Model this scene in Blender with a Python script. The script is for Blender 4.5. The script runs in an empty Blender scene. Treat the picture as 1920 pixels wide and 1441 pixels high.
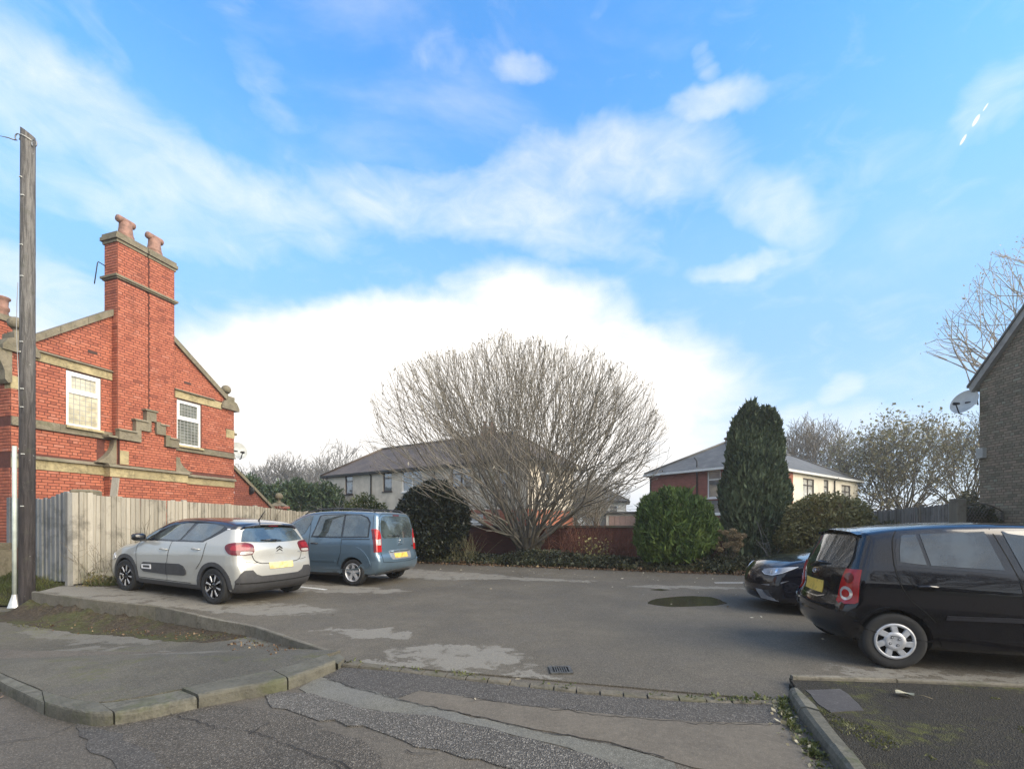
import bpy, bmesh, math, random
import numpy as np
from mathutils import Vector, Matrix
from mathutils.geometry import delaunay_2d_cdt, tessellate_polygon
R = math.radians
rng = np.random.default_rng(7)
random.seed(7)
SC = bpy.context.scene
COL = SC.collection
# ------------------------------------------------------------------ camera
EYE = 1.48
cam = bpy.data.cameras.new("camera")
cam_o = bpy.data.objects.new("camera", cam)
COL.objects.link(cam_o)
cam_o.location = (0, 0, EYE)
cam_o.rotation_euler = (R(90), 0, 0)
cam.sensor_width = 36
cam.lens = 36 * 850 / 1920
cam.shift_y = (980 - 720.5) / 1920
cam.clip_start = 0.05
cam.clip_end = 2500
SC.camera = cam_o
SC.cycles.use_denoising = True
SC.cycles.denoiser = 'OPENIMAGEDENOISE'
SC.cycles.denoising_input_passes = 'RGB_ALBEDO_NORMAL'
SC.cycles.denoising_prefilter = 'NONE'
SC.cycles.sample_clamp_indirect = 2.5
SC.cycles.volume_bounces = 0
SC.cycles.max_bounces = 8
# ------------------------------------------------------------------ light
SUN_AZ = 118      # degrees clockwise from +Y (the view direction)
SUN_EL = 30
SC.view_settings.view_transform = 'Standard'
SC.view_settings.look = 'None'
SC.view_settings.gamma = 1
SC.view_settings.use_curve_mapping = False
SC.view_settings.exposure = 1.52
def direction(az, el):
 a, e = R(az), R(el)
 return Vector((math.sin(a) * math.cos(e), math.cos(a) * math.cos(e), math.sin(e)))
sl = bpy.data.lights.new("sun", 'SUN')
sl.energy = 2.5
sl.angle = R(60)
sl.color = (1.0, 0.87, 0.68)
so = bpy.data.objects.new("sun", sl)
COL.objects.link(so)
so.rotation_euler = direction(SUN_AZ, SUN_EL).to_track_quat('Z', 'Y').to_euler()
# ------------------------------------------------------------------ sky
world = bpy.data.worlds.new("World")
SC.world = world
world.use_nodes = True
wn, wl = world.node_tree.nodes, world.node_tree.links
wn.clear()
def node(tree, typ, **kw):
 n = tree.nodes.new(typ)
 for k, v in kw.items():
  setattr(n, k, v)
 return n
def mathn(tree, op, a, b=None, c=None, clamp=False):
 n = tree.nodes.new('ShaderNodeMath')
 n.operation = op
 n.use_clamp = clamp
 for i, v in enumerate((a, b, c)):
  if v is None:
   continue
  if isinstance(v, (int, float)):
   n.inputs[i].default_value = v
  else:
   tree.links.new(v, n.inputs[i])
 return n.outputs[0]
def vmath(tree, op, a, b=None, out=0):
 n = tree.nodes.new('ShaderNodeVectorMath')
 n.operation = op
 for i, v in enumerate((a, b)):
  if v is None:
   continue
  if isinstance(v, (tuple, list, Vector)):
   n.inputs[i].default_value = v
  else:
   tree.links.new(v, n.inputs[i])
 return n.outputs[out]
def maprange(tree, v, a, b, c=0.0, d=1.0, smooth=True):
 n = tree.nodes.new('ShaderNodeMapRange')
 n.interpolation_type = 'SMOOTHSTEP' if smooth else 'LINEAR'
 tree.links.new(v, n.inputs[0])
 for i, x in enumerate((a, b, c, d)):
  n.inputs[i + 1].default_value = x
 return n.outputs[0]
def mixrgb(tree, fac, a, b, blend='MIX'):
 n = tree.nodes.new('ShaderNodeMix')
 n.data_type = 'RGBA'
 n.blend_type = blend
 n.clamp_factor = True
 for sock, v in ((n.inputs[0], fac), (n.inputs[6], a), (n.inputs[7], b)):
  if isinstance(v, (int, float)):
   sock.default_value = v
  elif isinstance(v, (tuple, list)):
   sock.default_value = tuple(v) if len(v) == 4 else tuple(v) + (1,)
  else:
   tree.links.new(v, sock)
 return n.outputs[2]
def noise(tree, vec, scale, detail=4, rough=0.55, dist=0.0, out='Fac'):
 n = tree.nodes.new('ShaderNodeTexNoise')
 n.inputs['Scale'].default_value = scale
 n.inputs['Detail'].default_value = detail
 n.inputs['Roughness'].default_value = rough
 n.inputs['Distortion'].default_value = dist
 if vec is not None:
  tree.links.new(vec, n.inputs['Vector'])
 return n.outputs[out]
def build_sky():
 t = world.node_tree
 tc = node(t, 'ShaderNodeTexCoord')
 v = vmath(t, 'NORMALIZE', tc.outputs['Generated'])
 sky = node(t, 'ShaderNodeTexSky', sky_type='NISHITA')
 sky.sun_disc = False
 sky.sun_elevation = R(SUN_EL)
 sky.sun_rotation = R(SUN_AZ)
 sky.altitude = 100
 sky.air_density = 1.0
 sky.dust_density = 0.6
 sky.ozone_density = 3.0
 # soft clouds: noise in the direction of sight, thicker where the photograph's cloud banks lie
 sep = node(t, 'ShaderNodeSeparateXYZ')
 t.links.new(v, sep.inputs[0])
 el = sep.outputs[2]
 # stretch the noise so clouds flatten towards the horizon
 dn = noise(t, v, 3.2, 5, 0.6, 0.0, 'Color')
 off = vmath(t, 'SUBTRACT', dn, (0.5, 0.5, 0.5))
 offs = node(t, 'ShaderNodeVectorMath', operation='SCALE')
 t.links.new(off, offs.inputs[0]); offs.inputs['Scale'].default_value = 0.17
 vd = vmath(t, 'ADD', v, offs.outputs[0])
 mp = node(t, 'ShaderNodeMapping')
 mp.inputs['Scale'].default_value = (1.0, 1.0, 2.1)
 t.links.new(v, mp.inputs[0])
 n1 = noise(t, mp.outputs[0], 3.4, 9, 0.62, 0.5)
 n2 = noise(t, mp.outputs[0], 11.0, 6, 0.6, 0.8)
 nn = mathn(t, 'ADD', mathn(t, 'MULTIPLY', n1, 0.55), mathn(t, 'MULTIPLY', n2, 0.45))
 acc = None
 for (px, py, rx, ry, rot, amp) in CLOUDS:
  c = Vector(((px - 960) / 850, 1, (980 - py) / 850)).normalized()
  h = Vector((0, 0, 1)).cross(c) * -1
  h.normalize()
  up = h.cross(c) * 1.0
  if up.z < 0:
   up = -up
  a = R(rot)
  ax = h * math.cos(a) + up * math.sin(a)
  bx = -h * math.sin(a) + up * math.cos(a)
  k = c.y / 850
  d = vmath(t, 'SUBTRACT', vd, tuple(c))
  e1 = vmath(t, 'DOT_PRODUCT', d, tuple(ax / (rx * k)), out=1)
  e2 = vmath(t, 'DOT_PRODUCT', d, tuple(bx / (ry * k)), out=1)
  e3 = vmath(t, 'DOT_PRODUCT', d, tuple(c / 0.5), out=1)
  s = mathn(t, 'MULTIPLY', e1, e1)
  s = mathn(t, 'MULTIPLY_ADD', e2, e2, s)
  s = mathn(t, 'MULTIPLY_ADD', e3, e3, s)
  f = mathn(t, 'MULTIPLY', maprange(t, s, 0.0, 1.7, 1.0, 0.0), amp)
  acc = f if acc is None else mathn(t, 'MAXIMUM', acc, f)
 # elsewhere: scattered clouds of their own
 far = maprange(t, noise(t, v, 1.7, 3, 0.5), 0.30, 0.52, 0.0, 1.1)
 behind = maprange(t, sep.outputs[1], 0.30, 0.0, 0.0, 1.0)
 acc = mathn(t, 'MAXIMUM', acc, mathn(t, 'MULTIPLY', far, behind))
 dens = mathn(t, 'ADD', mathn(t, 'MULTIPLY', acc, 0.72), mathn(t, 'MULTIPLY', nn, 1.75))
 cl = maprange(t, dens, 0.90, 2.15, smooth=False)
 cl = mathn(t, 'POWER', cl, 1.15)
 veil = maprange(t, noise(t, mp.outputs[0], 2.1, 6, 0.6, 0.4), 0.50, 0.80, 0.0, 0.25)
 cl = mathn(t, 'MAXIMUM', cl, veil)
 for (px, py, rx, ry, rot) in ((1848, 201, 6, 1.4, 52), (1830, 226, 9, 3.2, 58), (1806, 262, 8, 2.3, 58)):     # broken contrail
  c = Vector(((px - 960) / 850, 1, (980 - py) / 850)).normalized()
  h = Vector((c.y, -c.x, 0)).normalized(); up = c.cross(h) * -1
  if up.z < 0: up = -up
  a = R(rot); ax = h * math.cos(a) + up * math.sin(a); bx = up * math.cos(a) - h * math.sin(a); k = c.y / 850
  d = vmath(t, 'SUBTRACT', v, tuple(c))
  e1 = vmath(t, 'DOT_PRODUCT', d, tuple(ax / (rx * k)), out=1); e2 = vmath(t, 'DOT_PRODUCT', d, tuple(bx / (ry * k)), out=1); e3 = vmath(t, 'DOT_PRODUCT', d, tuple(c / 0.5), out=1)
  s = mathn(t, 'MULTIPLY_ADD', e3, e3, mathn(t, 'MULTIPLY_ADD', e2, e2, mathn(t, 'MULTIPLY', e1, e1)))
  cl = mathn(t, 'MAXIMUM', cl, maprange(t, s, 1.5, 0.5, 0.0, 0.8))
 # pale band towards the horizon
 md = maprange(t, el, 0.74, 0.30, 0.0, 0.85)
 hz = maprange(t, el, 0.34, 0.0, 0.0, 0.65)
 skyc = mixrgb(t, 1.0, sky.outputs[0], SKY_TINT, 'MULTIPLY')
 bg0 = mixrgb(t, hz, mixrgb(t, md, skyc, (1.35, 2.35, 3.65)), (3.3, 3.6, 3.9))
 col = mixrgb(t, cl, bg0, CLOUD_COL)
 bg = node(t, 'ShaderNodeBackground')
 bg.inputs[1].default_value = SKY_STRENGTH
 t.links.new(col, bg.inputs[0])
 out = node(t, 'ShaderNodeOutputWorld')
 t.links.new(bg.outputs[0], out.inputs[0])
SKY_STRENGTH = 0.10
SKY_TINT = (0.60, 1.28, 1.62)
CLOUD_COL = (4.6, 4.4, 4.15)
#          px    py   rx   ry  rot amp   (centre and half sizes as pixels of the photograph)
CLOUDS = [(700, 860, 760, 150, 2, 2.3), (760, 780, 470, 170, 0, 2.6), (1090, 760, 260, 150, 0, 2.3), (1010, 600, 160, 90, 0, 1.7), (640, 640, 270, 75, 10, 1.8),
          (1200, 665, 110, 70, -30, 1.7), (860, 650, 330, 70, 0, 2.0), (1290, 830, 120, 60, -10, 1.1), (130, 640, 360, 110, 0, 1.0),
          (890, 385, 300, 65, -4, 0.85), (1080, 330, 270, 60, 0, 0.75), (1420, 370, 110, 50, -45, 0.65), (700, 350, 90, 40, 0, 0.55),
          (240, 270, 270, 95, -8, 0.8), (430, 350, 230, 70, -6, 0.75), (120, 210, 150, 50, -4, 0.6), (330, 400, 260, 50, 0, 0.6), (1000, 155, 50, 22, 0, 0.55), (1320, 215, 80, 30, 5, 0.75),
          (1370, 490, 80, 20, 0, 0.7), (500, 130, 90, 40, -60, 0.3), (1320, 140, 25, 28, 0, 0.5), (1880, 160, 60, 60, 0, 0.45), (200, 60, 160, 35, -60, 0.2),
          (60, 530, 220, 70, 0, 0.75), (1440, 830, 220, 50, 0, 0.75), (1565, 745, 40, 25, 40, 0.6), (820, 130, 60, 30, 0, 0.3)]
build_sky()
# ------------------------------------------------------------------ materials
def new_mat(name):
 m = bpy.data.materials.new(name)
 m.use_nodes = True
 nt = m.node_tree
 b = nt.nodes['Principled BSDF']
 return m, nt, b
def S(b, **kw):
 names = {'base': 'Base Color', 'rough': 'Roughness', 'metal': 'Metallic', 'ior': 'IOR', 'spec': 'Specular IOR Level',
             'coat': 'Coat Weight', 'coatr': 'Coat Roughness', 'trans': 'Transmission Weight', 'alpha': 'Alpha'}
 for k, v in kw.items():
  if k == 'base':
   v = tuple(v) + (1,) if len(v) == 3 else v
  b.inputs[names[k]].default_value = v
def coords(nt, kind='Object'):
 return nt.nodes.new('ShaderNodeTexCoord').outputs[kind]
def wpos(nt):
 return nt.nodes.new('ShaderNodeNewGeometry').outputs['Position']
def bump(nt, b, h, strength=0.3, dist=0.01):
 n = nt.nodes.new('ShaderNodeBump')
 n.inputs['Strength'].default_value = strength
 n.inputs['Distance'].default_value = dist
 nt.links.new(h, n.inputs['Height'])
 nt.links.new(n.outputs[0], b.inputs['Normal'])
 return n
def plain(name, base, rough=0.6, metal=0.0, var=0.12, scale=6.0, bumps=0.0, bscale=40.0, **kw):
 m, nt, b = new_mat(name)
 S(b, rough=rough, metal=metal, **kw)
 p = wpos(nt)
 n = noise(nt, p, scale, 5, 0.6)
 lo = tuple(c * (1 - var) for c in base)
 hi = tuple(min(1, c * (1 + var)) for c in base)
 c = mixrgb(nt, maprange(nt, n, 0.3, 0.7), lo, hi)
 nt.links.new(c, b.inputs['Base Color'])
 if bumps:
  bump(nt, b, noise(nt, p, bscale, 4, 0.6), bumps, 0.01)
 return m
def ramp(nt, fac, stops):
 n = nt.nodes.new('ShaderNodeValToRGB')
 e = n.color_ramp.elements
 while len(e) < len(stops):
  e.new(0.5)
 for i, (p, c) in enumerate(stops):
  e[i].position = p
  e[i].color = tuple(c) + (1,)
 nt.links.new(fac, n.inputs[0])
 return n.outputs[0]
def toned(name, stops, rough=0.7, nscale=0.0, bumps=0.0, trans=0.0, spec=0.5, mottle=0.0, mscale=3.0):
 """colour read from the mesh attribute 'tone' (one value per brick, board, leaf)"""
 m, nt, b = new_mat(name)
 S(b, rough=rough, spec=spec)
 a = nt.nodes.new('ShaderNodeAttribute')
 a.attribute_name = 'tone'
 f = a.outputs['Fac']
 if nscale:
  n = noise(nt, wpos(nt), nscale, 5, 0.65)
  f = mathn(nt, 'ADD', f, mathn(nt, 'MULTIPLY', mathn(nt, 'SUBTRACT', n, 0.5), 0.7), clamp=True)
 c = ramp(nt, f, stops)
 if mottle:
  n = noise(nt, wpos(nt), mscale, 5, 0.65, 0.6)
  c = mixrgb(nt, maprange(nt, n, 0.45, 0.75, 0, mottle), c, tuple(x * 0.35 for x in stops[0][1]))
 nt.links.new(c, b.inputs['Base Color'])
 if trans:
  b.inputs['Subsurface Weight'].default_value = 0.0
 if bumps:
  bump(nt, b, noise(nt, wpos(nt), 60, 4, 0.6), bumps, 0.01)
 return m
# ------------------------------------------------------------------ object helpers
def tag(o, label=None, cat=None, group=None, kind=None):
 if label: o['label'] = label
 if cat: o['category'] = cat
 if group: o['group'] = group
 if kind: o['kind'] = kind
 return o
def empty(name, loc=(0, 0, 0), rz=0.0, label=None, cat=None, group=None):
 o = bpy.data.objects.new(name, None)
 o.empty_display_size = 0.2
 COL.objects.link(o)
 o.location = loc
 o.rotation_euler = (0, 0, rz)
 return tag(o, label, cat, group)
def link(name, me, parent=None):
 o = bpy.data.objects.new(name, me)
 COL.objects.link(o)
 if parent is not None:
  o.parent = parent
 return o
class MB:
 """collects boxes, prisms, tubes; build() links ONE mesh object"""
 def __init__(s):
  s.v, s.f, s.m, s.t, s.sm = [], [], [], [], []
  s.tone = 0.5
  s.mat = 0
  s.smooth = False
  s.M = None
 def add(s, vs, fs):
  b = len(s.v)
  if s.M is not None:
   vs = [tuple(s.M @ Vector(p)) for p in vs]
  s.v.extend(tuple(p) for p in vs)
  for f in fs:
   s.f.append(tuple(b + i for i in f))
   s.m.append(s.mat)
   s.sm.append(s.smooth)
  s.t.extend([s.tone] * len(vs))
  return s
 def box(s, x0, y0, z0, x1, y1, z1):
  vs = [(x0, y0, z0), (x1, y0, z0), (x1, y1, z0), (x0, y1, z0), (x0, y0, z1), (x1, y0, z1), (x1, y1, z1), (x0, y1, z1)]
  return s.add(vs, [(0, 3, 2, 1), (4, 5, 6, 7), (0, 1, 5, 4), (1, 2, 6, 5), (2, 3, 7, 6), (3, 0, 4, 7)])
 def cbox(s, x0, y0, z0, x1, y1, z1, c=0.01):
  """box with chamfered edges round the top and the four uprights"""
  def ring(z, i):
   return [(x0 + i + c, y0 + i, z), (x1 - i - c, y0 + i, z), (x1 - i, y0 + i + c, z), (x1 - i, y1 - i - c, z), (x1 - i - c, y1 - i, z),
     (x0 + i + c, y1 - i, z), (x0 + i, y1 - i - c, z), (x0 + i, y0 + i + c, z)]
  vs = ring(z0, 0) + ring(z1 - c, 0) + ring(z1, c)
  fs = [tuple(range(7, -1, -1)), tuple(range(16, 24))]
  for k in (0, 8):
   for i in range(8):
    j = (i + 1) % 8
    fs.append((k + i, k + j, k + 8 + j, k + 8 + i))
  return s.add(vs, fs)
 def prism(s, pts, vec):
  """extrude a planar 3-D polygon along vec"""
  n = len(pts)
  v = Vector(vec)
  vs = [Vector(p) for p in pts] + [Vector(p) + v for p in pts]
  tri = tessellate_polygon([[Vector(p) for p in pts]]) if n > 4 else None
  fs = []
  if tri:
   fs += [tuple(t) for t in tri] + [tuple(n + i for i in reversed(t)) for t in tri]
  else:
   fs += [tuple(range(n)), tuple(range(2 * n - 1, n - 1, -1))]
  for i in range(n):
   j = (i + 1) % n
   fs.append((i, n + i, n + j, j))
  return s.add(vs, fs)
 def tube(s, pts, rad, n=8, cap=True):
  pts = [Vector(p) for p in pts]
  if isinstance(rad, (int, float)):
   rad = [rad] * len(pts)
  vs, fs = [], []
  prev = None
  for i, p in enumerate(pts):
   d = (pts[min(i + 1, len(pts) - 1)] - pts[max(i - 1, 0)])
   if d.length < 1e-9:
    d = Vector((0, 0, 1))
   d.normalize()
   a = prev if prev is not None else (Vector((0, 0, 1)) if abs(d.z) < 0.9 else Vector((1, 0, 0)))
   a = (a - d * a.dot(d))
   if a.length < 1e-6:
    a = Vector((1, 0, 0)) - d * d.x
   a.normalize()
   prev = a
   b = d.cross(a)
   for k in range(n):
    w = 2 * math.pi * k / n
    vs.append(p + (a * math.cos(w) + b * math.sin(w)) * rad[i])
  for i in range(len(pts) - 1):
   for k in range(n):
    j = (k + 1) % n
    fs.append((i * n + k, i * n + j, (i + 1) * n + j, (i + 1) * n + k))
  if cap:
   fs.append(tuple(range(n - 1, -1, -1)))
   fs.append(tuple((len(pts) - 1) * n + k for k in range(n)))
  return s.add(vs, fs)
 def lathe(s, prof, c=(0, 0, 0), axis='Z', n=24):
  """prof: list of (radius, height)"""
  vs, fs = [], []
  for r, h in prof:
   for k in range(n):
    w = 2 * math.pi * k / n
    x, y = r * math.cos(w), r * math.sin(w)
    p = (x, y, h) if axis == 'Z' else ((x, h, y) if axis == 'Y' else (h, x, y))
    vs.append((p[0] + c[0], p[1] + c[1], p[2] + c[2]))
  for i in range(len(prof) - 1):
   for k in range(n):
    j = (k + 1) % n
    q = (i * n + k, i * n + j, (i + 1) * n + j, (i + 1) * n + k)
    fs.append(q if axis != 'Y' else q[::-1])
  return s.add(vs, fs)
 def build(s, name, mats, parent=None, M=None):
  me = bpy.data.meshes.new(name)
  me.from_pydata(s.v, [], s.f)
  for m in (mats if isinstance(mats, (list, tuple)) else [mats]):
   me.materials.append(m)
  me.polygons.foreach_set('material_index', s.m)
  me.polygons.foreach_set('use_smooth', s.sm)
  at = me.attributes.new('tone', 'FLOAT', 'POINT')
  at.data.foreach_set('value', s.t)
  me.update()
  o = link(name, me, parent)
  if M is not None:
   o.matrix_local = M
  return o
def np_mesh(name, V, Fq, mats, parent=None, tone=None, smooth=False, matidx=None):
 """fast mesh from numpy arrays; Fq is (n,3) or (n,4)"""
 V = np.asarray(V, dtype=np.float32)
 Fq = np.asarray(Fq, dtype=np.int32)
 k = Fq.shape[1]
 me = bpy.data.meshes.new(name)
 me.vertices.add(len(V))
 me.vertices.foreach_set('co', V.ravel())
 me.loops.add(Fq.size)
 me.loops.foreach_set('vertex_index', Fq.ravel())
 me.polygons.add(len(Fq))
 me.polygons.foreach_set('loop_start', np.arange(0, Fq.size, k, dtype=np.int32))
 me.polygons.foreach_set('loop_total', np.full(len(Fq), k, dtype=np.int32))
 if smooth:
  me.polygons.foreach_set('use_smooth', np.ones(len(Fq), dtype=bool))
 for m in (mats if isinstance(mats, (list, tuple)) else [mats]):
  me.materials.append(m)
 if matidx is not None:
  me.polygons.foreach_set('material_index', np.asarray(matidx, dtype=np.int32))
 if tone is not None:
  at = me.attributes.new('tone', 'FLOAT', 'POINT')
  at.data.foreach_set('value', np.asarray(tone, dtype=np.float32))
 me.update(calc_edges=True)
 me.validate()
 return link(name, me, parent)
def catmull(pts, n=8, closed=False):
 pts = [np.array(p, float) for p in pts]
 out = []
 N = len(pts)
 rngs = range(N if closed else N - 1)
 for i in rngs:
  p0 = pts[(i - 1) % N] if closed or i > 0 else pts[0]
  p1, p2 = pts[i], pts[(i + 1) % N]
  p3 = pts[(i + 2) % N] if closed or i + 2 < N else pts[-1]
  for k in range(n):
   t = k / n
   out.append(0.5 * ((2 * p1) + (-p0 + p2) * t + (2 * p0 - 5 * p1 + 4 * p2 - p3) * t * t + (-p0 + 3 * p1 - 3 * p2 + p3) * t ** 3))
 if not closed:
  out.append(pts[-1])
 return np.array(out)
# ------------------------------------------------------------------ the lie of the land
def smooth01(x):
 x = min(1.0, max(0.0, x))
 return x * x * (3 - 2 * x)
def z_park(x, y):
 """the car park: level, rising gently to its left-hand edge"""
 return 0.045 * max(0.0, -x - 4.2)
def z_road(x, y):
 """the street: falls away to the left"""
 return -0.012 - 0.036 * min(6.5, max(0.0, -x - 1.2))
def z_pave(x, y):
 return z_road(x, y) + 0.10 - 0.13 * smooth01((y - 4.95) / 0.9) * smooth01((x + 8.3) / 2.0)
def at(px, py, zf=0.0):
 """where the sight line through a pixel of the photograph meets the surface zf"""
 dx, dz = (px - 960) / 850.0, -(py - 980) / 850.0
 z = zf if isinstance(zf, (int, float)) else 0.0
 for _ in range(12):
  t = (z - EYE) / dz
  if isinstance(zf, (int, float)):
   break
  z = 0.5 * z + 0.5 * zf(dx * t, t)
 return Vector((dx * t, t, z))
# ================================================================== ground, car park, street, pavements
def asphalt(name, base, speck=0.35, grain=230.0, stain=0.25, bumpy=0.5, rough=0.88, blobs=(), blob_col=None, seed=0.0, moss=0.0, bluish=0.0, bdist=0.004):
 m, nt, b = new_mat(name)
 S(b, rough=rough, spec=0.35)
 p = wpos(nt)
 if seed:
  p = vmath(nt, 'ADD', p, (seed * 13.1, seed * 7.7, 0))
 big = noise(nt, p, 0.45, 5, 0.6, 0.4)
 mid = noise(nt, p, 3.2, 6, 0.68, 0.2)
 c = mixrgb(nt, maprange(nt, big, 0.32, 0.68), tuple(x * (1 - stain) for x in base), tuple(x * (1 + stain) for x in base))
 c = mixrgb(nt, maprange(nt, mid, 0.35, 0.72, 0, 0.55), c, tuple(x * 0.68 for x in base))
 f2 = noise(nt, wpos(nt), 26, 5, 0.75)
 c = mixrgb(nt, maprange(nt, f2, 0.50, 0.72, 0, 0.55), c, tuple(x * 1.55 for x in base))
 c = mixrgb(nt, maprange(nt, f2, 0.46, 0.30, 0, 0.6), c, tuple(x * 0.55 for x in base))
 if bluish:
  c = mixrgb(nt, maprange(nt, noise(nt, p, 1.1, 4, 0.6), 0.45, 0.7, 0, bluish), c, (base[0] * 0.95, base[1] * 1.05, base[2] * 1.45))
 gpos = wpos(nt)
 # patches with outlines of their own
 if blobs:
  dn = noise(nt, gpos, 2.6, 7, 0.66, 0.3, 'Color')
  off = vmath(nt, 'SUBTRACT', dn, (0.5, 0.5, 0.5))
  sc = node(nt, 'ShaderNodeVectorMath', operation='SCALE')
  nt.links.new(off, sc.inputs[0]); sc.inputs['Scale'].default_value = 1.25
  q = vmath(nt, 'ADD', gpos, sc.outputs[0])
  acc = None
  for (x, y, rx, ry, rot) in blobs:
   a = R(rot)
   d = vmath(nt, 'SUBTRACT', q, (x, y, 0))
   e1 = vmath(nt, 'DOT_PRODUCT', d, (math.cos(a) / rx, math.sin(a) / rx, 0), out=1)
   e2 = vmath(nt, 'DOT_PRODUCT', d, (-math.sin(a) / ry, math.cos(a) / ry, 0), out=1)
   s_ = mathn(nt, 'MULTIPLY_ADD', e2, e2, mathn(nt, 'MULTIPLY', e1, e1))
   f = maprange(nt, s_, 0.80, 1.12, 1.0, 0.0)
   acc = f if acc is None else mathn(nt, 'MAXIMUM', acc, f)
  holes = maprange(nt, noise(nt, gpos, 3.4, 6, 0.7), 0.54, 0.62, 1.0, 0.12)
  acc = mathn(nt, 'MULTIPLY', acc, holes)
  c = mixrgb(nt, mathn(nt, 'MULTIPLY', acc, 0.9), c, blob_col)
 # stone chips
 vo = nt.nodes.new('ShaderNodeTexVoronoi')
 vo.inputs['Scale'].default_value = grain
 nt.links.new(gpos, vo.inputs['Vector'])
 sp = nt.nodes.new('ShaderNodeSeparateColor')
 nt.links.new(vo.outputs['Color'], sp.inputs[0])
 c = mixrgb(nt, maprange(nt, sp.outputs[0], 0.62, 1.0, 0, speck), c, tuple(min(1, x * 3.0 + 0.04) for x in base))
 c = mixrgb(nt, maprange(nt, sp.outputs[1], 0.55, 1.0, 0, speck), c, tuple(x * 0.25 for x in base))
 # pale flecks a little larger
 fl = noise(nt, gpos, 38, 3, 0.7)
 c = mixrgb(nt, maprange(nt, fl, 0.68, 0.76, 0, 0.4), c, tuple(min(1, x * 2.2 + 0.03) for x in base))
 if moss:
  mf = mathn(nt, 'MULTIPLY', maprange(nt, noise(nt, gpos, 1.3, 6, 0.7), 0.50, 0.66), maprange(nt, noise(nt, gpos, 9, 5, 0.7), 0.4, 0.6))
  c = mixrgb(nt, mathn(nt, 'MULTIPLY', mf, moss), c, (0.10, 0.105, 0.022))
 nt.links.new(c, b.inputs['Base Color'])
 nt.links.new(maprange(nt, big, 0.3, 0.7, rough - 0.13, rough + 0.06), b.inputs['Roughness'])
 h = mathn(nt, 'ADD', mathn(nt, 'MULTIPLY', vo.outputs['Distance'], 1.0), mathn(nt, 'MULTIPLY', noise(nt, gpos, 45, 4, 0.6), 0.8))
 bump(nt, b, h, bumpy, bdist)
 return m
def stone_mat(name, base, moss=0.3, dark=0.5, rough=0.9, scale=5.0):
 m, nt, b = new_mat(name)
 S(b, rough=rough, spec=0.3)
 p = wpos(nt)
 a = nt.nodes.new('ShaderNodeAttribute'); a.attribute_name = 'tone'
 n1, n2, n3 = noise(nt, p, scale, 6, 0.7, 0.3), noise(nt, p, scale * 7, 5, 0.65), noise(nt, p, 2.1, 5, 0.7, 0.5)
 c = mixrgb(nt, maprange(nt, n1, 0.32, 0.7), tuple(x * dark for x in base), base)
 c = mixrgb(nt, maprange(nt, n2, 0.35, 0.7, 0, 0.5), c, tuple(x * 1.25 for x in base))
 c = mixrgb(nt, maprange(nt, a.outputs['Fac'], 0.0, 1.0, 0.0, 0.5), c, tuple(x * 0.6 for x in base))
 if moss:
  c = mixrgb(nt, mathn(nt, 'MULTIPLY', maprange(nt, n3, 0.5, 0.68), moss), c, (0.07, 0.08, 0.028))
 nt.links.new(c, b.inputs['Base Color'])
 bump(nt, b, mathn(nt, 'ADD', n2, mathn(nt, 'MULTIPLY', n1, 1.2)), 0.6, 0.012)
 return m
def soil_mat(name, base, moss=(0.06, 0.08, 0.02), mossf=0.6):
 m, nt, b = new_mat(name)
 S(b, rough=0.95, spec=0.2)
 p = wpos(nt)
 n1, n2 = noise(nt, p, 1.6, 6, 0.7), noise(nt, p, 22, 6, 0.7)
 c = mixrgb(nt, maprange(nt, n2, 0.35, 0.7), tuple(x * 0.5 for x in base), tuple(x * 1.3 for x in base))
 c = mixrgb(nt, mathn(nt, 'MULTIPLY', maprange(nt, n1, 0.45, 0.62), mossf), c, moss)
 nt.links.new(c, b.inputs['Base Color'])
 bump(nt, b, n2, 0.8, 0.03)
 return m
def sheet(name, outline, zf, mat, h=0.35, jitter=0.0, kind='structure', uneven=0.0, seed=1):
 """a ground sheet inside an outline (world x,y), draped on zf"""
 rr = np.random.default_rng(seed)
 B = resample2(outline, min(h, 0.12) if jitter else h)
 if jitter:
  n = len(B)
  ph = np.cumsum(rr.normal(0, 1, (n, 2)), 0)
  ph -= np.linspace(0, 1, n)[:, None] * ph[-1]
  wob = rr.normal(0, 1, (n, 2)) * 0.5 + np.sin(ph * 0.6)
  B = B + wob * jitter
 lo, hi = B.min(0), B.max(0)
 gx, gy = np.meshgrid(np.arange(lo[0], hi[0], h), np.arange(lo[1], hi[1], h), indexing='ij')
 G = np.c_[gx.ravel(), gy.ravel()]
 if len(G):
  G = G[sdf2(G, B) < -0.4 * h]
 pts = [Vector(p) for p in B] + [Vector(p) for p in G]
 edges = [(i, (i + 1) % len(B)) for i in range(len(B))]
 vv, _, ff, *_ = delaunay_2d_cdt(pts, edges, [], 1, 1e-6)
 V = [(p[0], p[1], zf(p[0], p[1])) for p in vv]
 F_ = []
 nb0 = len(B)
 for f in ff:
  a, b, c = (V[i] for i in f[:3])
  F_.append(tuple(f) if (b[0] - a[0]) * (c[1] - a[1]) - (b[1] - a[1]) * (c[0] - a[0]) > 0 else tuple(reversed(f)))
 ns = len(F_)
 ee = set()
 for f in F_:
  for i in range(len(f)): ee.add((f[i], f[(i + 1) % len(f)]))
 for a, b in [e for e in ee if (e[1], e[0]) not in ee]:
  k = len(V)
  V += [V[a], V[b], (V[b][0], V[b][1], V[b][2] - 0.03), (V[a][0], V[a][1], V[a][2] - 0.03)]
  F_.append((k + 1, k, k + 3, k + 2))
 me = bpy.data.meshes.new(name)
 me.from_pydata(V, [], F_)
 me.materials.append(mat)
 me.polygons.foreach_set('use_smooth', [True] * ns + [False] * (len(F_) - ns))
 me.update()
 return tag(link(name, me), kind=kind)
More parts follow.
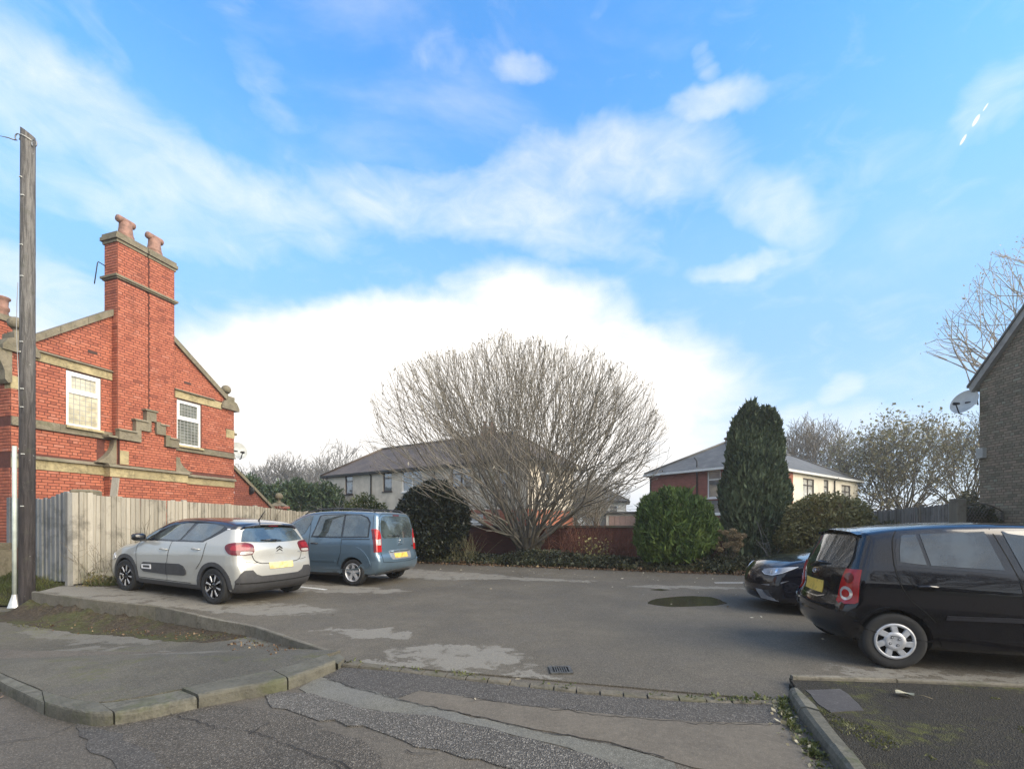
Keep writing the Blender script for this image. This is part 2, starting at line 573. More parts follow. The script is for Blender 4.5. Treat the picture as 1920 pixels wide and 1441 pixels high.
def resample2(poly, h):
 poly = [np.array(p[:2], float) for p in poly]
 out = []
 for i in range(len(poly)):
  a, b = poly[i], poly[(i + 1) % len(poly)]
  n = max(1, int(np.linalg.norm(b - a) / h))
  out += [a + (b - a) * k / n for k in range(n)]
 return np.array(out)
def sdf2(P, poly):
 A, B = poly, np.roll(poly, -1, 0)
 d2 = np.full(len(P), 1e9); ins = np.zeros(len(P), bool)
 for a, b in zip(A, B):
  e = b - a; L = e @ e
  if L < 1e-12: continue
  w = P - a; t = np.clip((w @ e) / L, 0, 1)
  q = w - t[:, None] * e
  d2 = np.minimum(d2, (q * q).sum(1))
  c = (a[1] > P[:, 1]) != (b[1] > P[:, 1])
  ins ^= c & (P[:, 0] < (b[0] - a[0]) * (P[:, 1] - a[1]) / (b[1] - a[1] + 1e-15) + a[0])
 return np.sqrt(d2) * np.where(ins, -1, 1)
def fix_n(o):
 bmx = bmesh.new(); bmx.from_mesh(o.data)
 bmesh.ops.recalc_face_normals(bmx, faces=bmx.faces)
 bmx.to_mesh(o.data); bmx.free()
 return o
def W2(pts, zf):
 return [tuple(at(x, y, zf)[:2]) for x, y in pts]
# main lines of the plan (world x, y), taken from the photograph
EDGE_L = [at(638, 1222, lambda x, y: z_park(x, y) + 0.03), at(478, 1170, lambda x, y: z_park(x, y) + 0.03), at(300, 1135, lambda x, y: z_park(x, y) + 0.03),
          at(180, 1122, lambda x, y: z_park(x, y) + 0.03), at(66, 1107, lambda x, y: z_park(x, y) + 0.03)]
SETT_L, SETT_R = at(650, 1240, 0.0), at(1478, 1313, 0.0)
EDGE_R = [at(1480, 1275, 0.03), at(1700, 1281, 0.03), at(1920, 1291, 0.03)]
BED = [Vector((-6.7, 18.4, 0)), Vector((-3.35, 16.8, 0)), Vector((6.65, 12.95, 0)), Vector((12.2, 10.9, 0))]
# far ground
mb = MB()
g_mat = soil_mat('grass_far', (0.055, 0.06, 0.03), (0.05, 0.075, 0.022), 0.8)
mb.add([(-900, -60, -0.75), (900, -60, -0.75), (900, 1500, -0.75), (-900, 1500, -0.75)], [(0, 1, 2, 3)])
tag(mb.build('ground', g_mat), kind='structure')
garden = sheet('garden_ground', [(-60, 9.6), (-9.4, 9.6), (-7.2, 18.3), (-6.7, 18.4), (12.2, 10.9), (16.0, 9.0), (60, 9), (70, 90), (-70, 90)],
               lambda x, y: 0.10 + 0.18 * smooth01((-x - 5) / 3) , g_mat, 3.0)
park_mat = asphalt('car_park_asphalt', (0.098, 0.085, 0.064), speck=0.36, grain=170, stain=0.22, bumpy=0.55, bluish=0.12, blob_col=(0.205, 0.190, 0.158),
                   blobs=[(at(860, 1228)[0], at(860, 1228)[1], 0.78, 0.40, -15), (at(1000, 1262)[0], at(1000, 1262)[1], 0.34, 0.12, -10), (at(700, 1185)[0], at(700, 1185)[1], 0.62, 0.25, -20),
                          (at(720, 1245)[0], at(720, 1245)[1], 0.45, 0.13, -10), (at(640, 1180)[0], at(640, 1180)[1], 0.35, 0.10, -10),
                          (at(400, 1132, 0.05)[0], at(400, 1132, 0.05)[1], 2.3, 0.55, -10), (at(200, 1112, 0.15)[0], at(200, 1112, 0.15)[1], 1.8, 0.5, -10),
                          (at(640, 1104)[0], at(640, 1104)[1], 1.5, 0.5, -15), (at(820, 1078)[0], at(820, 1078)[1], 2.2, 0.9, -15), (at(700, 1070)[0], at(700, 1070)[1], 2.6, 0.9, -15),
                          (at(1290, 1100)[0], at(1290, 1100)[1], 1.4, 0.25, -5), (at(1000, 1085)[0], at(1000, 1085)[1], 1.6, 0.3, -20), (at(1800, 1262)[0], at(1800, 1262)[1], 1.2, 0.12, -5)])
park_outline = [tuple(v[:2]) for v in EDGE_L[::-1]] + [tuple(SETT_L[:2])] + [tuple(SETT_R[:2])] + [tuple(v[:2]) for v in EDGE_R] + [(9.5, 3.9), (12.2, 10.9)] + [tuple(v[:2]) for v in BED[::-1][1:]] + [(-9.1, 9.2)]
sheet('car_park', park_outline, z_park, park_mat, 0.6)
# street
ROADC = asphalt('street_asphalt', (0.100, 0.086, 0.067), speck=0.30, grain=150, stain=0.22, bumpy=0.6, seed=1.0)
road_outline = [(-40, 1.2), (-40, 15), (-16, 9.6), (-11.2, 7.75), (-6.5, 6.0), (-1.9, 5.3), tuple(SETT_L[:2]), tuple(SETT_R[:2]), (3.2, 3.9), (12, 3.2), (12, -6), (-40, -6)]
sheet('street', road_outline, lambda x, y: z_road(x, y) - 0.003, ROADC, 0.5)
dark_strip = asphalt('dark_patching_asphalt', (0.074, 0.067, 0.058), speck=0.5, grain=120, stain=0.12, bumpy=0.9, seed=2.0, bdist=0.006)
smooth_strip = asphalt('smooth_patching_asphalt', (0.118, 0.101, 0.078), speck=0.14, grain=200, stain=0.16, bumpy=0.3, seed=3.0)
green_strip = asphalt('greenish_patching_asphalt', (0.128, 0.121, 0.098), speck=0.28, grain=190, stain=0.2, bumpy=0.4, seed=4.0, bluish=0.2)
chip_strip = asphalt('worn_chippings', (0.120, 0.110, 0.095), speck=0.6, grain=105, stain=0.2, bumpy=1.0, seed=5.0, bdist=0.014)
crack_mat = asphalt('coarse_worn_asphalt', (0.095, 0.083, 0.067), speck=0.5, grain=110, stain=0.25, bumpy=1.0, seed=6.0, bdist=0.012)
def zr(k):
 return lambda x, y: z_road(x, y) - 0.003 + 0.004 * k
sheet('street_patch', W2([(650, 1246), (880, 1270), (1100, 1298), (1300, 1315), (1480, 1321), (1467, 1356), (1300, 1353), (1150, 1340), (1040, 1327), (950, 1316), (860, 1304), (785, 1293), (745, 1308), (700, 1299), (655, 1285), (608, 1268)], zr(1)), zr(1), dark_strip, 0.25, 0.012, seed=2)
sheet('street_patch', W2([(745, 1308), (785, 1293), (860, 1304), (950, 1316), (1040, 1327), (1150, 1340), (1300, 1353), (1467, 1356), (1520, 1420), (1560, 1470), (1300, 1440), (1150, 1392), (1000, 1366), (890, 1340), (800, 1322)], zr(2.2)), zr(2.2), smooth_strip, 0.25, 0.012, seed=3)
sheet('street_patch', W2([(600, 1268), (655, 1285), (745, 1310), (800, 1322), (890, 1340), (1000, 1366), (1150, 1392), (1260, 1425), (1290, 1470), (1180, 1441), (1060, 1400), (930, 1368), (820, 1345), (700, 1330), (600, 1308), (560, 1290)], zr(1.6)), zr(1.6), green_strip, 0.25, 0.018, seed=4)
sheet('street_patch', W2([(490, 1292), (560, 1296), (620, 1313), (700, 1330), (820, 1346), (930, 1370), (1060, 1402), (1180, 1443), (1290, 1480), (1100, 1500), (960, 1446), (860, 1420), (780, 1395), (700, 1365), (600, 1345), (500, 1318)], zr(2.4)), zr(2.4), chip_strip, 0.2, 0.03, seed=5)
sheet('street_patch', W2([(150, 1338), (260, 1334), (420, 1320), (560, 1345), (700, 1400), (740, 1480), (420, 1500), (300, 1441), (180, 1370)], zr(1)), zr(1), crack_mat, 0.2, 0.03, seed=6)
sheet('street_patch', W2([(135, 1345), (190, 1362), (250, 1392), (310, 1420), (340, 1470), (250, 1470), (220, 1420), (170, 1385)], zr(1.8)), zr(1.8), dark_strip, 0.2, 0.03, seed=7)
# cracks: narrow dark sunken lines on the surfacing
crack_line = simple_dark = plain('crack_filling', (0.02, 0.018, 0.016), 0.95)
def crack(name, px, k=6.5, w=0.012, seed=0):
 rr = np.random.default_rng(seed)
 pts = [at(x, y, zr(k)) for x, y in px]
 L = []
 for a, b in zip(pts[:-1], pts[1:]):
  n = max(2, int((b - a).length / 0.05))
  for i in range(n):
   L.append(a.lerp(b, i / n) + Vector((rr.normal(0, 0.012), rr.normal(0, 0.012), 0)))
 mb = MB()
 vs = []
 for i, p in enumerate(L):
  d = (L[min(i + 1, len(L) - 1)] - L[max(0, i - 1)]).normalized()
  s_ = Vector((-d.y, d.x, 0)) * w * rr.uniform(0.3, 1.0)
  z = zr(k)(p.x, p.y)
  vs += [(p.x + s_.x, p.y + s_.y, z), (p.x - s_.x, p.y - s_.y, z)]
 mb.add(vs, [(2 * i, 2 * i + 1, 2 * i + 3, 2 * i + 2) for i in range(len(L) - 1)])
 o = mb.build(name, crack_line)
 o['kind'] = 'structure'
for i, px in enumerate([[(300, 1330), (400, 1360), (480, 1372), (560, 1400), (640, 1430), (700, 1470)], [(470, 1375), (500, 1355), (525, 1348)], [(610, 1268), (655, 1286), (745, 1310), (800, 1322), (890, 1340), (1000, 1366), (1150, 1392), (1260, 1424)],
      [(760, 1405), (790, 1412), (840, 1410)], [(600, 1425), (640, 1437), (680, 1460)], [(0, 1390), (90, 1380), (150, 1352)], [(1467, 1357), (1300, 1354), (1150, 1341), (1040, 1328), (950, 1317), (860, 1305)]]):
 crack('street_crack', px, 3.2, 0.005 if i != 2 else 0.006, 40 + i)
# left pavement with its kerb
PAVE = asphalt('pavement_asphalt', (0.094, 0.085, 0.064), speck=0.34, grain=190, stain=0.3, bumpy=0.6, seed=7.0, moss=0.45, bluish=0.15, blob_col=(0.15, 0.14, 0.115), blobs=[(-6.7, 6.9, 0.8, 0.3, -10), (-5.6, 6.5, 0.7, 0.2, -10), (-3.6, 6.3, 0.8, 0.2, -20), (-5.6, 5.9, 0.5, 0.15, 0), (-4.2, 5.6, 0.9, 0.12, -15)])
kerb_in = [(-260, 1162), (-100, 1216), (-2, 1258), (60, 1284), (95, 1298), (170, 1314), (240, 1309), (338, 1291), (425, 1273), (512, 1256), (560, 1243), (612, 1226)]
kerb_out = [(-260, 1175), (-100, 1231), (-2, 1274), (50, 1300), (90, 1318), (172, 1335), (250, 1328), (342, 1310), (430, 1292), (518, 1277), (575, 1259), (630, 1238)]
zk = lambda x, y: z_pave(x, y) + 0.004
pin = [tuple(q) for q in catmull(W2(kerb_in, z_pave), 5)]
pave_outline = pin + [tuple(EDGE_L[0][:2])] + [tuple(v[:2]) for v in EDGE_L[1:]] + [(-9.3, 8.9), (-11.0, 9.6), (-16, 11.2), (-16, 9.4)]
def z_pave2(x, y):
 """footway: falls towards the left, and lies well below the car park's edging there"""
 return z_pave(x, y) + 0.25 * smooth01((y - 7.6) / 1.6) * smooth01((-x - 8.4) / 0.8)
sheet('pavement', pave_outline, z_pave, PAVE, 0.4)
kerb_mat = stone_mat('kerb_stone', (0.150, 0.142, 0.112), 0.5, 0.40)
kerb_root = empty('kerb', tuple(at(338, 1300, z_pave)), 0, 'worn stone kerb curving round the left-hand pavement', 'kerb')
kin, kout = [tuple(q) for q in catmull(W2(kerb_in, zk), 5)], [tuple(q) for q in catmull(W2(kerb_out, zk), 5)]
def along(poly, t):
 L = [0]
 for a, b in zip(poly[:-1], poly[1:]):
  L.append(L[-1] + math.dist(a, b))
 s_ = t * L[-1]
 for i in range(len(L) - 1):
  if s_ <= L[i + 1] + 1e-9:
   f = (s_ - L[i]) / max(1e-9, L[i + 1] - L[i])
   return (poly[i][0] + (poly[i + 1][0] - poly[i][0]) * f, poly[i][1] + (poly[i + 1][1] - poly[i][1]) * f)
 return poly[-1]
def stone_run(root, inn, out, cuts, ztop, depth, mat, name='kerb_stone', seed=0, sub=5, bev=0.018, gap=0.0007):
 rr = np.random.default_rng(seed)
 inv = root.matrix_basis.inverted() if root else Matrix()
 for a, b in zip(cuts[:-1], cuts[1:]):
  g = gap
  mb = MB(); mb.tone = float(rr.uniform(0, 1)); mb.smooth = False
  dz = rr.normal(0, 0.004)
  vs = []
  for k in range(sub + 1):
   t = a + g + (b - a - 2 * g) * k / sub
   p, q = Vector((*along(inn, t), 0)), Vector((*along(out, t), 0))
   d = (q - p); w = d.length; d /= w
   j = lambda s_: rr.normal(0, s_)
   ring = [(p, -depth), (p, -bev * 0.7), (p + d * bev * 0.6, 0.0), (p + d * (w - bev * 1.6), 0.0 + j(0.002)), (q - d * bev * 0.5, -bev * 0.6 + j(0.002)), (q + d * 0.0, -bev * 1.8), (q + d * j(0.003), -depth)]
   for (c, z) in ring:
    vs.append(inv @ Vector((c.x, c.y, ztop(c.x, c.y) + z + dz)))
  m = 7
  fs = [(k * m + i, k * m + i + 1, (k + 1) * m + i + 1, (k + 1) * m + i) for k in range(sub) for i in range(m - 1)]
  fs += [tuple(range(m))[::-1], tuple(sub * m + i for i in range(m))]
  mb.add(vs, fs)
  o = mb.build(name, mat, root)
  bmx = bmesh.new(); bmx.from_mesh(o.data); bmesh.ops.recalc_face_normals(bmx, faces=bmx.faces); bmx.to_mesh(o.data); bmx.free()
tot = lambda poly: sum(math.dist(a, b) for a, b in zip(poly[:-1], poly[1:]))
def frac_at(poly, pt):
 best = min(range(401), key=lambda i: math.dist(along(poly, i / 400), pt))
 return best / 400
cuts = [0] + [frac_at(kin, tuple(at(x, y, zk)[:2])) for x, y in ((80, 1292), (190, 1313), (338, 1291), (512, 1256))] + [1.0]
stone_run(kerb_root, kin, kout, sorted(cuts), zk, 0.17, kerb_mat, seed=3, sub=14)
mb = MB(); mb.tone = 0.1
q = W2([(606, 1228), (634, 1222), (646, 1232), (634, 1243)], 0.03)
mb.prism([(a, b, -0.12) for a, b in q], (0, 0, 0.145)); mb.M = None
o = fix_n(mb.build('kerb_stone', kerb_mat, kerb_root)); o.matrix_local = kerb_root.matrix_basis.inverted()
# thin concrete edging that holds the car park up beside the pavement
edge_mat = stone_mat('edging_concrete', (0.205, 0.185, 0.145), 0.35, 0.4)
er = empty('edging', tuple(EDGE_L[2]), 0, 'thin concrete edging between the left-hand pavement and the car park', 'edging')
eo = [tuple(v[:2]) for v in EDGE_L]
def offs(poly, d):
 out = []
 for i, p in enumerate(poly):
  a, b = Vector(poly[max(0, i - 1)]), Vector(poly[min(len(poly) - 1, i + 1)])
  t = (b - a).normalized()
  out.append((p[0] - t.y * d, p[1] + t.x * d))
 return out
stone_run(er, eo, offs(eo, 0.055), [0, 0.165, 0.31, 0.46, 0.66, 0.83, 1.0], lambda x, y: z_park(x, y) + 0.03, 0.42, edge_mat, 'edging_stone', 5, 4, 0.008)
# dirt and moss heaped against the edging
def z_heap(x, y):
 best = min(((x - p[0]) ** 2 + (y - p[1]) ** 2, p) for p in [along(eo, i / 40) for i in range(41)])
 dd = math.sqrt(best[0]); f = max(0.0, 1 - dd / 0.45)
 zt = z_park(*best[1]) - 0.05 - z_pave(x, y)
 return z_pave(x, y) + 0.005 + (0.80 + 0.12 * math.sin(5 * x + 2) + 0.10 * math.sin(17 * x)) * max(0, zt) * (f ** 1.3) * smooth01((-best[1][0] - 3.2) / 4.5) + 0.012 * math.sin(9 * x) * math.sin(11 * y) * f
sheet('soil_strip', eo[1:] + [(eo[4][0] - 0.6, eo[4][1] - 0.1), (eo[4][0] - 0.3, eo[4][1] - 0.75), (eo[2][0] - 0.2, eo[2][1] - 0.7), (eo[1][0] - 0.5, eo[1][1] - 0.35)], z_heap, soil_mat('edge_dirt', (0.07, 0.055, 0.038), (0.07, 0.08, 0.025), 0.6), 0.08, 0.03, seed=31)
# setts across the mouth
sett_mat = stone_mat('sett_stone', (0.16, 0.142, 0.108), 0.4, 0.5)
sr = empty('sett_row', tuple(SETT_L), 0, 'row of flat stone setts across the mouth of the car park', 'setts')
row = [tuple(SETT_L[:2]), tuple(at(880, 1268)[:2]), tuple(at(1100, 1293)[:2]), tuple(at(1300, 1307)[:2]), tuple(SETT_R[:2])]
nset = 19
rr_ = np.random.default_rng(8)
cu = np.r_[0, np.cumsum(rr_.uniform(0.8, 1.2, nset))]; cu = list(cu / cu[-1])
stone_run(sr, offs(row, 0.03), offs(row, -0.075), cu, lambda x, y: 0.007, 0.10, sett_mat, 'sett', 9, 3, 0.016, 0.0016)
# right-hand verge with kerb and edging
verge_mat = asphalt('mossy_verge', (0.030, 0.027, 0.020), speck=0.22, grain=110, stain=0.45, bumpy=1.0, seed=9.0, moss=0.9, bdist=0.02)
zv = lambda x, y: 0.055
vk_in = W2([(1500, 1292), (1535, 1325), (1572, 1372), (1605, 1410), (1650, 1470)], lambda x, y: 0.085)
vk_out = W2([(1478, 1286), (1483, 1300), (1505, 1330), (1548, 1385), (1580, 1425), (1612, 1470)], lambda x, y: 0.085)
sheet('verge', [vk_in[0]] + [tuple(v[:2]) for v in EDGE_R] + [(9.5, 3.9), (9.5, 0.5)] + [(vk_in[-1][0] + 0.35, 0.8)] + vk_in[::-1][:-1], zv, verge_mat, 0.3)
kr = empty('kerb', tuple(at(1560, 1380, 0.08)), 0, 'rounded mossy kerb beside the right-hand verge', 'kerb')
ext = lambda L: L + [(L[-1][0] + (L[-1][0] - L[-2][0]) * 2.2, L[-1][1] + (L[-1][1] - L[-2][1]) * 2.2)]
stone_run(kr, ext(vk_in), ext(vk_out), [0, 0.2, 0.48, 0.75, 1.0], lambda x, y: 0.085, 0.16, kerb_mat, 'kerb_stone', 11, 5, 0.03)
er2 = empty('edging', tuple(EDGE_R[1]), 0, 'thin concrete edging between the right-hand verge and the car park', 'edging')
e2 = [tuple(v[:2]) for v in EDGE_R] + [(9.4, 3.93)]
stone_run(er2, e2, offs(e2, -0.055), [0, 0.13, 0.30, 0.46, 0.62, 0.8, 1.0], lambda x, y: 0.085, 0.2, edge_mat, 'edging_stone', 12, 4, 0.008)
cov = sheet('worn_concrete_patch', W2([(1512, 1292), (1572, 1290), (1600, 1310), (1618, 1330), (1560, 1334), (1535, 1318)], lambda x, y: 0.06), lambda x, y: 0.060, asphalt('worn_cover', (0.078, 0.073, 0.072), speck=0.1, grain=200, stain=0.3), 0.1, 0.012)
# planting bed behind the car park and banks by the fence
bed_mat = soil_mat('bed_soil', (0.035, 0.026, 0.018), (0.045, 0.055, 0.02), 0.5)
def z_bed(x, y):
 return 0.02 + 0.12 * smooth01((y - (16.8 - 0.385 * (x + 3.35))) / 1.0) + 0.03 * math.sin(3 * x) * math.sin(2.3 * y)
bed_outline = [tuple(v[:2]) for v in BED] + [(14.5, 14.5), (9, 18.0), (-7, 23.5), (-7.3, 19.0)]
sheet('planting_bed', bed_outline, z_bed, bed_mat, 0.5)
bank_mat = soil_mat('bank_turf', (0.06, 0.05, 0.03), (0.075, 0.095, 0.025), 0.85)
def z_bank(x, y):
 fx = -8.93 + 0.306 * (y - 9.2)           # the line of the fence
 d = x - fx
 return max(z_park(x, y) + 0.01, 0.30 - 0.35 * max(0, d) - 0.012 * max(0, y - 9.2)) if y > 9 else 0.30
sheet('bank', [(-8.75, 9.25), (-8.25, 9.25), (-7.7, 11.2), (-6.6, 14.8), (-5.7, 18.0), (-6.9, 18.4), (-9.2, 10.4)], z_bank, bank_mat, 0.3)
def z_bank2(x, y):
 return z_pave(x, y) + 0.02 + 0.55 * smooth01((y - 8.55) / 1.1)
sheet('grass_bank', [(-8.95, 8.75), (-8.9, 9.3), (-10.9, 9.95), (-16, 11.6), (-16, 10.3), (-12.5, 9.5), (-10.5, 8.75)], z_bank2, bank_mat, 0.25)
# white bay lines
line_mat = plain('bay_line_paint', (0.55, 0.55, 0.52), 0.7, var=0.3, scale=30)
for a, b in (((574, 1101), (612, 1105)), ((715, 1077), (735, 1079)), ((1340, 1092), (1408, 1092))):
 p, q = at(*a, z_park), at(*b, z_park)
 d = (q - p).normalized(); s_ = Vector((-d.y, d.x, 0)) * 0.05
 mb = MB()
 z = lambda v: z_park(v.x, v.y) + 0.004
 e = q + d * 1.6 if a[0] > 1300 else q
 s0 = p - d * (1.0 if a[0] < 700 else 0)
 vs = [s0 + s_, s0 - s_, e - s_, e + s_]
 mb.add([(v.x, v.y, z(v)) for v in vs], [(0, 1, 2, 3)])
 tag(mb.build('bay_line', line_mat), kind='structure')
# puddle
pm, pnt, pb = new_mat('puddle_water')
S(pb, base=(0.040, 0.033, 0.024), rough=0.13, ior=1.33)
bump(pnt, pb, noise(pnt, wpos(pnt), 9, 2, 0.5), 0.03, 0.01)
pud = W2([(1218, 1127), (1228, 1122), (1256, 1119), (1300, 1117), (1335, 1119), (1352, 1124), (1364, 1130), (1345, 1134), (1300, 1136), (1262, 1137), (1232, 1134), (1216, 1131)], 0.0)
sheet('puddle', pud, lambda x, y: 0.004, pm, 0.2, 0.02, seed=12)
pud = W2([(1218, 1105), (1235, 1103), (1254, 1105), (1240, 1107)], 0.0)
sheet('puddle', pud, lambda x, y: 0.004, pm, 0.2, 0.01, seed=13)
# ================================================================== buildings
def brick_mat(name, stops, mottle=0.35):
 return toned(name, stops, rough=0.85, nscale=2.3, bumps=0.35, mottle=mottle, mscale=2.6)
RED = brick_mat('red_brick', [(0.0, (0.22, 0.064, 0.038)), (0.35, (0.355, 0.104, 0.058)), (0.75, (0.425, 0.135, 0.074)), (1.0, (0.44, 0.165, 0.105))])
MORT = plain('red_mortar', (0.105, 0.036, 0.026), 0.95, var=0.2, scale=12)
BROWN = brick_mat('brown_brick', [(0.0, (0.135, 0.118, 0.080)), (0.5, (0.21, 0.178, 0.122)), (0.8, (0.27, 0.205, 0.145)), (1.0, (0.25, 0.25, 0.18))], 0.3)
MORT2 = plain('grey_mortar', (0.095, 0.085, 0.062), 0.95)
STONE = stone_mat('sandstone', (0.44, 0.365, 0.205), 0.12, 0.36, scale=2.2)
STONE_D = stone_mat('weathered_sandstone', (0.235, 0.205, 0.145), 0.35, 0.5, scale=3.0)
UPVC = plain('white_window_frame', (0.78, 0.78, 0.76), 0.35, var=0.05)
TERRA = plain('terracotta', (0.24, 0.135, 0.10), 0.85, var=0.3, scale=9, bumps=0.2)
def window_glass(name, base, ior=1.9, rough=0.03, wob=0.12):
 m, nt, b = new_mat(name)
 S(b, rough=rough, ior=ior, coat=0.5, coatr=0.0)
 p = wpos(nt)
 c = mixrgb(nt, maprange(nt, noise(nt, p, 2.6, 4, 0.6), 0.35, 0.65), tuple(x * 0.7 for x in base), tuple(min(1, x * 1.2) for x in base))
 nt.links.new(c, b.inputs['Base Color'])
 bump(nt, b, noise(nt, p, 3.0, 2, 0.5), wob, 0.03)
 return m
GLASS_CREAM = window_glass('leaded_glass_pale', (0.52, 0.47, 0.33), 2.0)
GLASS_DARK = window_glass('leaded_glass_dark', (0.16, 0.17, 0.14), 2.4, wob=0.6)
GLASS_FAR = window_glass('far_window_glass', (0.10, 0.11, 0.12), 2.4)
LEAD = plain('lead_came', (0.30, 0.30, 0.29), 0.6)
_brick_mesh = {}
def unit_brick(L, H, D, tone, mat):
 key = (round(L, 3), round(H, 3), round(D, 3), tone, mat.name)
 if key not in _brick_mesh:
  mb = MB(); mb.tone = tone
  c = 0.004
  mb.add([(0, 0, 0), (L, 0, 0), (L, 0, H), (0, 0, H), (c, -D, c), (L - c, -D, c), (L - c, -D, H - c), (c, -D, H - c)],
               [(4, 5, 6, 7), (0, 1, 5, 4), (1, 2, 6, 5), (2, 3, 7, 6), (3, 0, 4, 7)])
  o = mb.build('brick_tmp', mat)
  _brick_mesh[key] = o.data
  bpy.data.objects.remove(o)
 return _brick_mesh[key]
def clip_intervals(a, b, ivs):
 out = [(a, b)]
 for (c, d) in ivs:
  nn = []
  for (x, y) in out:
   if d <= x or c >= y: nn.append((x, y)); continue
   if c > x: nn.append((x, c))
   if d < y: nn.append((d, y))
  out = nn
 return out
def brickwork(root, frame_, t0, t1, z0, z1, o, limits=None, holes=(), mat=RED, single=0, score=None, seed=0, D=0.006, CH=0.075, bond=4, rough_j=0.0, name='brickwork'):
 """Individually laid bricks on a plane. frame_(t, o, z) -> local point. limits(z) -> (tmin, tmax).
 The SINGLE best-scoring full bricks become objects, the rest one part of kind stuff. Local axes: t along, z up, outward normal -y of the unit brick."""
 rr = np.random.default_rng(seed)
 bricks = []
 n = int(math.ceil((z1 - z0) / CH))
 for k in range(n):
  za, zb = z0 + k * CH, min(z1, z0 + (k + 1) * CH)
  if zb - za < 0.03: continue
  head = (k % bond) == bond - 1
  L = 0.1125 if head else 0.225
  offx = (0.05625 if head else (0.1125 if (k % 2) else 0.0)) + rr.uniform(-0.006, 0.006)
  zm = 0.5 * (za + zb)
  a, b = (t0, t1) if limits is None else limits(zm)
  a, b = max(a, t0), min(b, t1)
  if b <= a: continue
  ivs = [(h[0], h[1]) for h in holes if zb > h[2] + 0.01 and za < h[3] - 0.01]
  x = math.floor((a - offx) / L) * L + offx
  while x < b:
   for (p, q) in clip_intervals(max(x, a), min(x + L, b), ivs):
    if q - p > 0.03:
     bricks.append((p, q, za, zb, abs(q - p - L) < 0.002 and abs(zb - za - CH) < 1e-4, L))
   x += L
 if single:
  full = [i for i, b_ in enumerate(bricks) if b_[4]]
  full.sort(key=lambda i: score(0.5 * (bricks[i][0] + bricks[i][1]), bricks[i][2]))
  pick = set(full[:single])
 else:
  pick = set()
 g = 0.0065
 mb = MB()
 origin = frame_(0, 0, 0); et = frame_(1, 0, 0) - origin; eo = frame_(0, 1, 0) - origin
 M3 = Matrix(((et.x, -eo.x, 0, 0), (et.y, -eo.y, 0, 0), (0, 0, 1, 0), (0, 0, 0, 1)))
 for i, (p, q, za, zb, full, L) in enumerate(bricks):
  tone = float(np.clip(rr.normal(0.55, 0.2), 0, 1))
  if i in pick:
   tq = round(tone * 5) / 5
   me = unit_brick(L - 2 * g, CH - 2 * g, D, tq, mat)
   ob = link('brick', me, root)
   M = M3.copy(); M.translation = frame_(p + g, o + rr.uniform(0, 0.003), za + g)
   ob.matrix_local = M
  else:
   mb.tone = tone
   oo = o + rr.uniform(0, 0.003)
   pts = []
   c = 0.004
   for (t, w, z) in ((p + g, 0, za + g), (q - g, 0, za + g), (q - g, 0, zb - g), (p + g, 0, zb - g), (p + g + c, D, za + g + c), (q - g - c, D, za + g + c), (q - g - c, D, zb - g - c), (p + g + c, D, zb - g - c)):
    pts.append(frame_(t, oo + w, z))
   mb.add(pts, [(4, 5, 6, 7), (0, 1, 5, 4), (1, 2, 6, 5), (2, 3, 7, 6), (3, 0, 4, 7)])
 if mb.v:
  ob = mb.build(name, mat, root)
  ob['kind'] = 'stuff'
 return len(bricks)
def block(mb, fr, t0, t1, o0, o1, z0, z1, ch=0.0, tone=None):
 """a box in wall coordinates"""
 if tone is not None: mb.tone = tone
 P = [fr(t, o, z) for z in (z0, z1) for (t, o) in ((t0, o0), (t1, o0), (t1, o1), (t0, o1))]
 if ch:
  P[4:] = [fr(t, o, z1) for (t, o) in ((t0, o0), (t1, o0), (t1, o1 - ch), (t0, o1 - ch))]
 mb.add(P, [(0, 3, 2, 1), (4, 5, 6, 7), (0, 1, 5, 4), (1, 2, 6, 5), (2, 3, 7, 6), (3, 0, 4, 7)])
def fix_normals(o):
 bmx = bmesh.new(); bmx.from_mesh(o.data)
 bmesh.ops.recalc_face_normals(bmx, faces=bmx.faces)
 bmx.to_mesh(o.data); bmx.free()
 return o
def poly_block(mb, fr, pts, o0, o1):
 """extrude an outline given in (t,z) between two distances from the wall"""
 n = len(pts)
 tri = tessellate_polygon([[Vector((p[0], p[1], 0)) for p in pts]])
 vs = [fr(t, o0, z) for t, z in pts] + [fr(t, o1, z) for t, z in pts]
 fs = [tuple(t) for t in tri] + [tuple(n + i for i in reversed(t)) for t in tri] + [(i, (i + 1) % n, n + (i + 1) % n, n + i) for i in range(n)]
 mb.add(vs, fs)
def stone_band(root, fr, t0, t1, o0, o1, z0, z1, mat, seed, lens=(0.5, 1.1), name='stone', ch=0.0):
 rr = np.random.default_rng(seed)
 t = t0
 while t < t1 - 0.02:
  L = rr.uniform(*lens)
  e = t + L if t + L < t1 - 0.25 else t1
  mb = MB(); block(mb, fr, t + 0.002, e - 0.002, o0, o1 + rr.uniform(0, 0.004), z0, z1, ch, float(rr.uniform(0, 1)))
  fix_normals(mb.build(name, mat, root))
  t = e
def ball_finial(mb, c, r, mat_i=0):
 mb.smooth = True
 x, y, z = c
 prof = [(0.9 * r, 0), (0.95 * r, 0.10 * r), (0.42 * r, 0.35 * r), (0.36 * r, 0.75 * r), (0.55 * r, 0.95 * r)]
 prof += [(r * math.sin(a), 1.75 * r - r * math.cos(a)) for a in np.linspace(0.6, math.pi, 10)]
 mb.lathe(prof, (x, y, z), n=20)
 mb.smooth = False
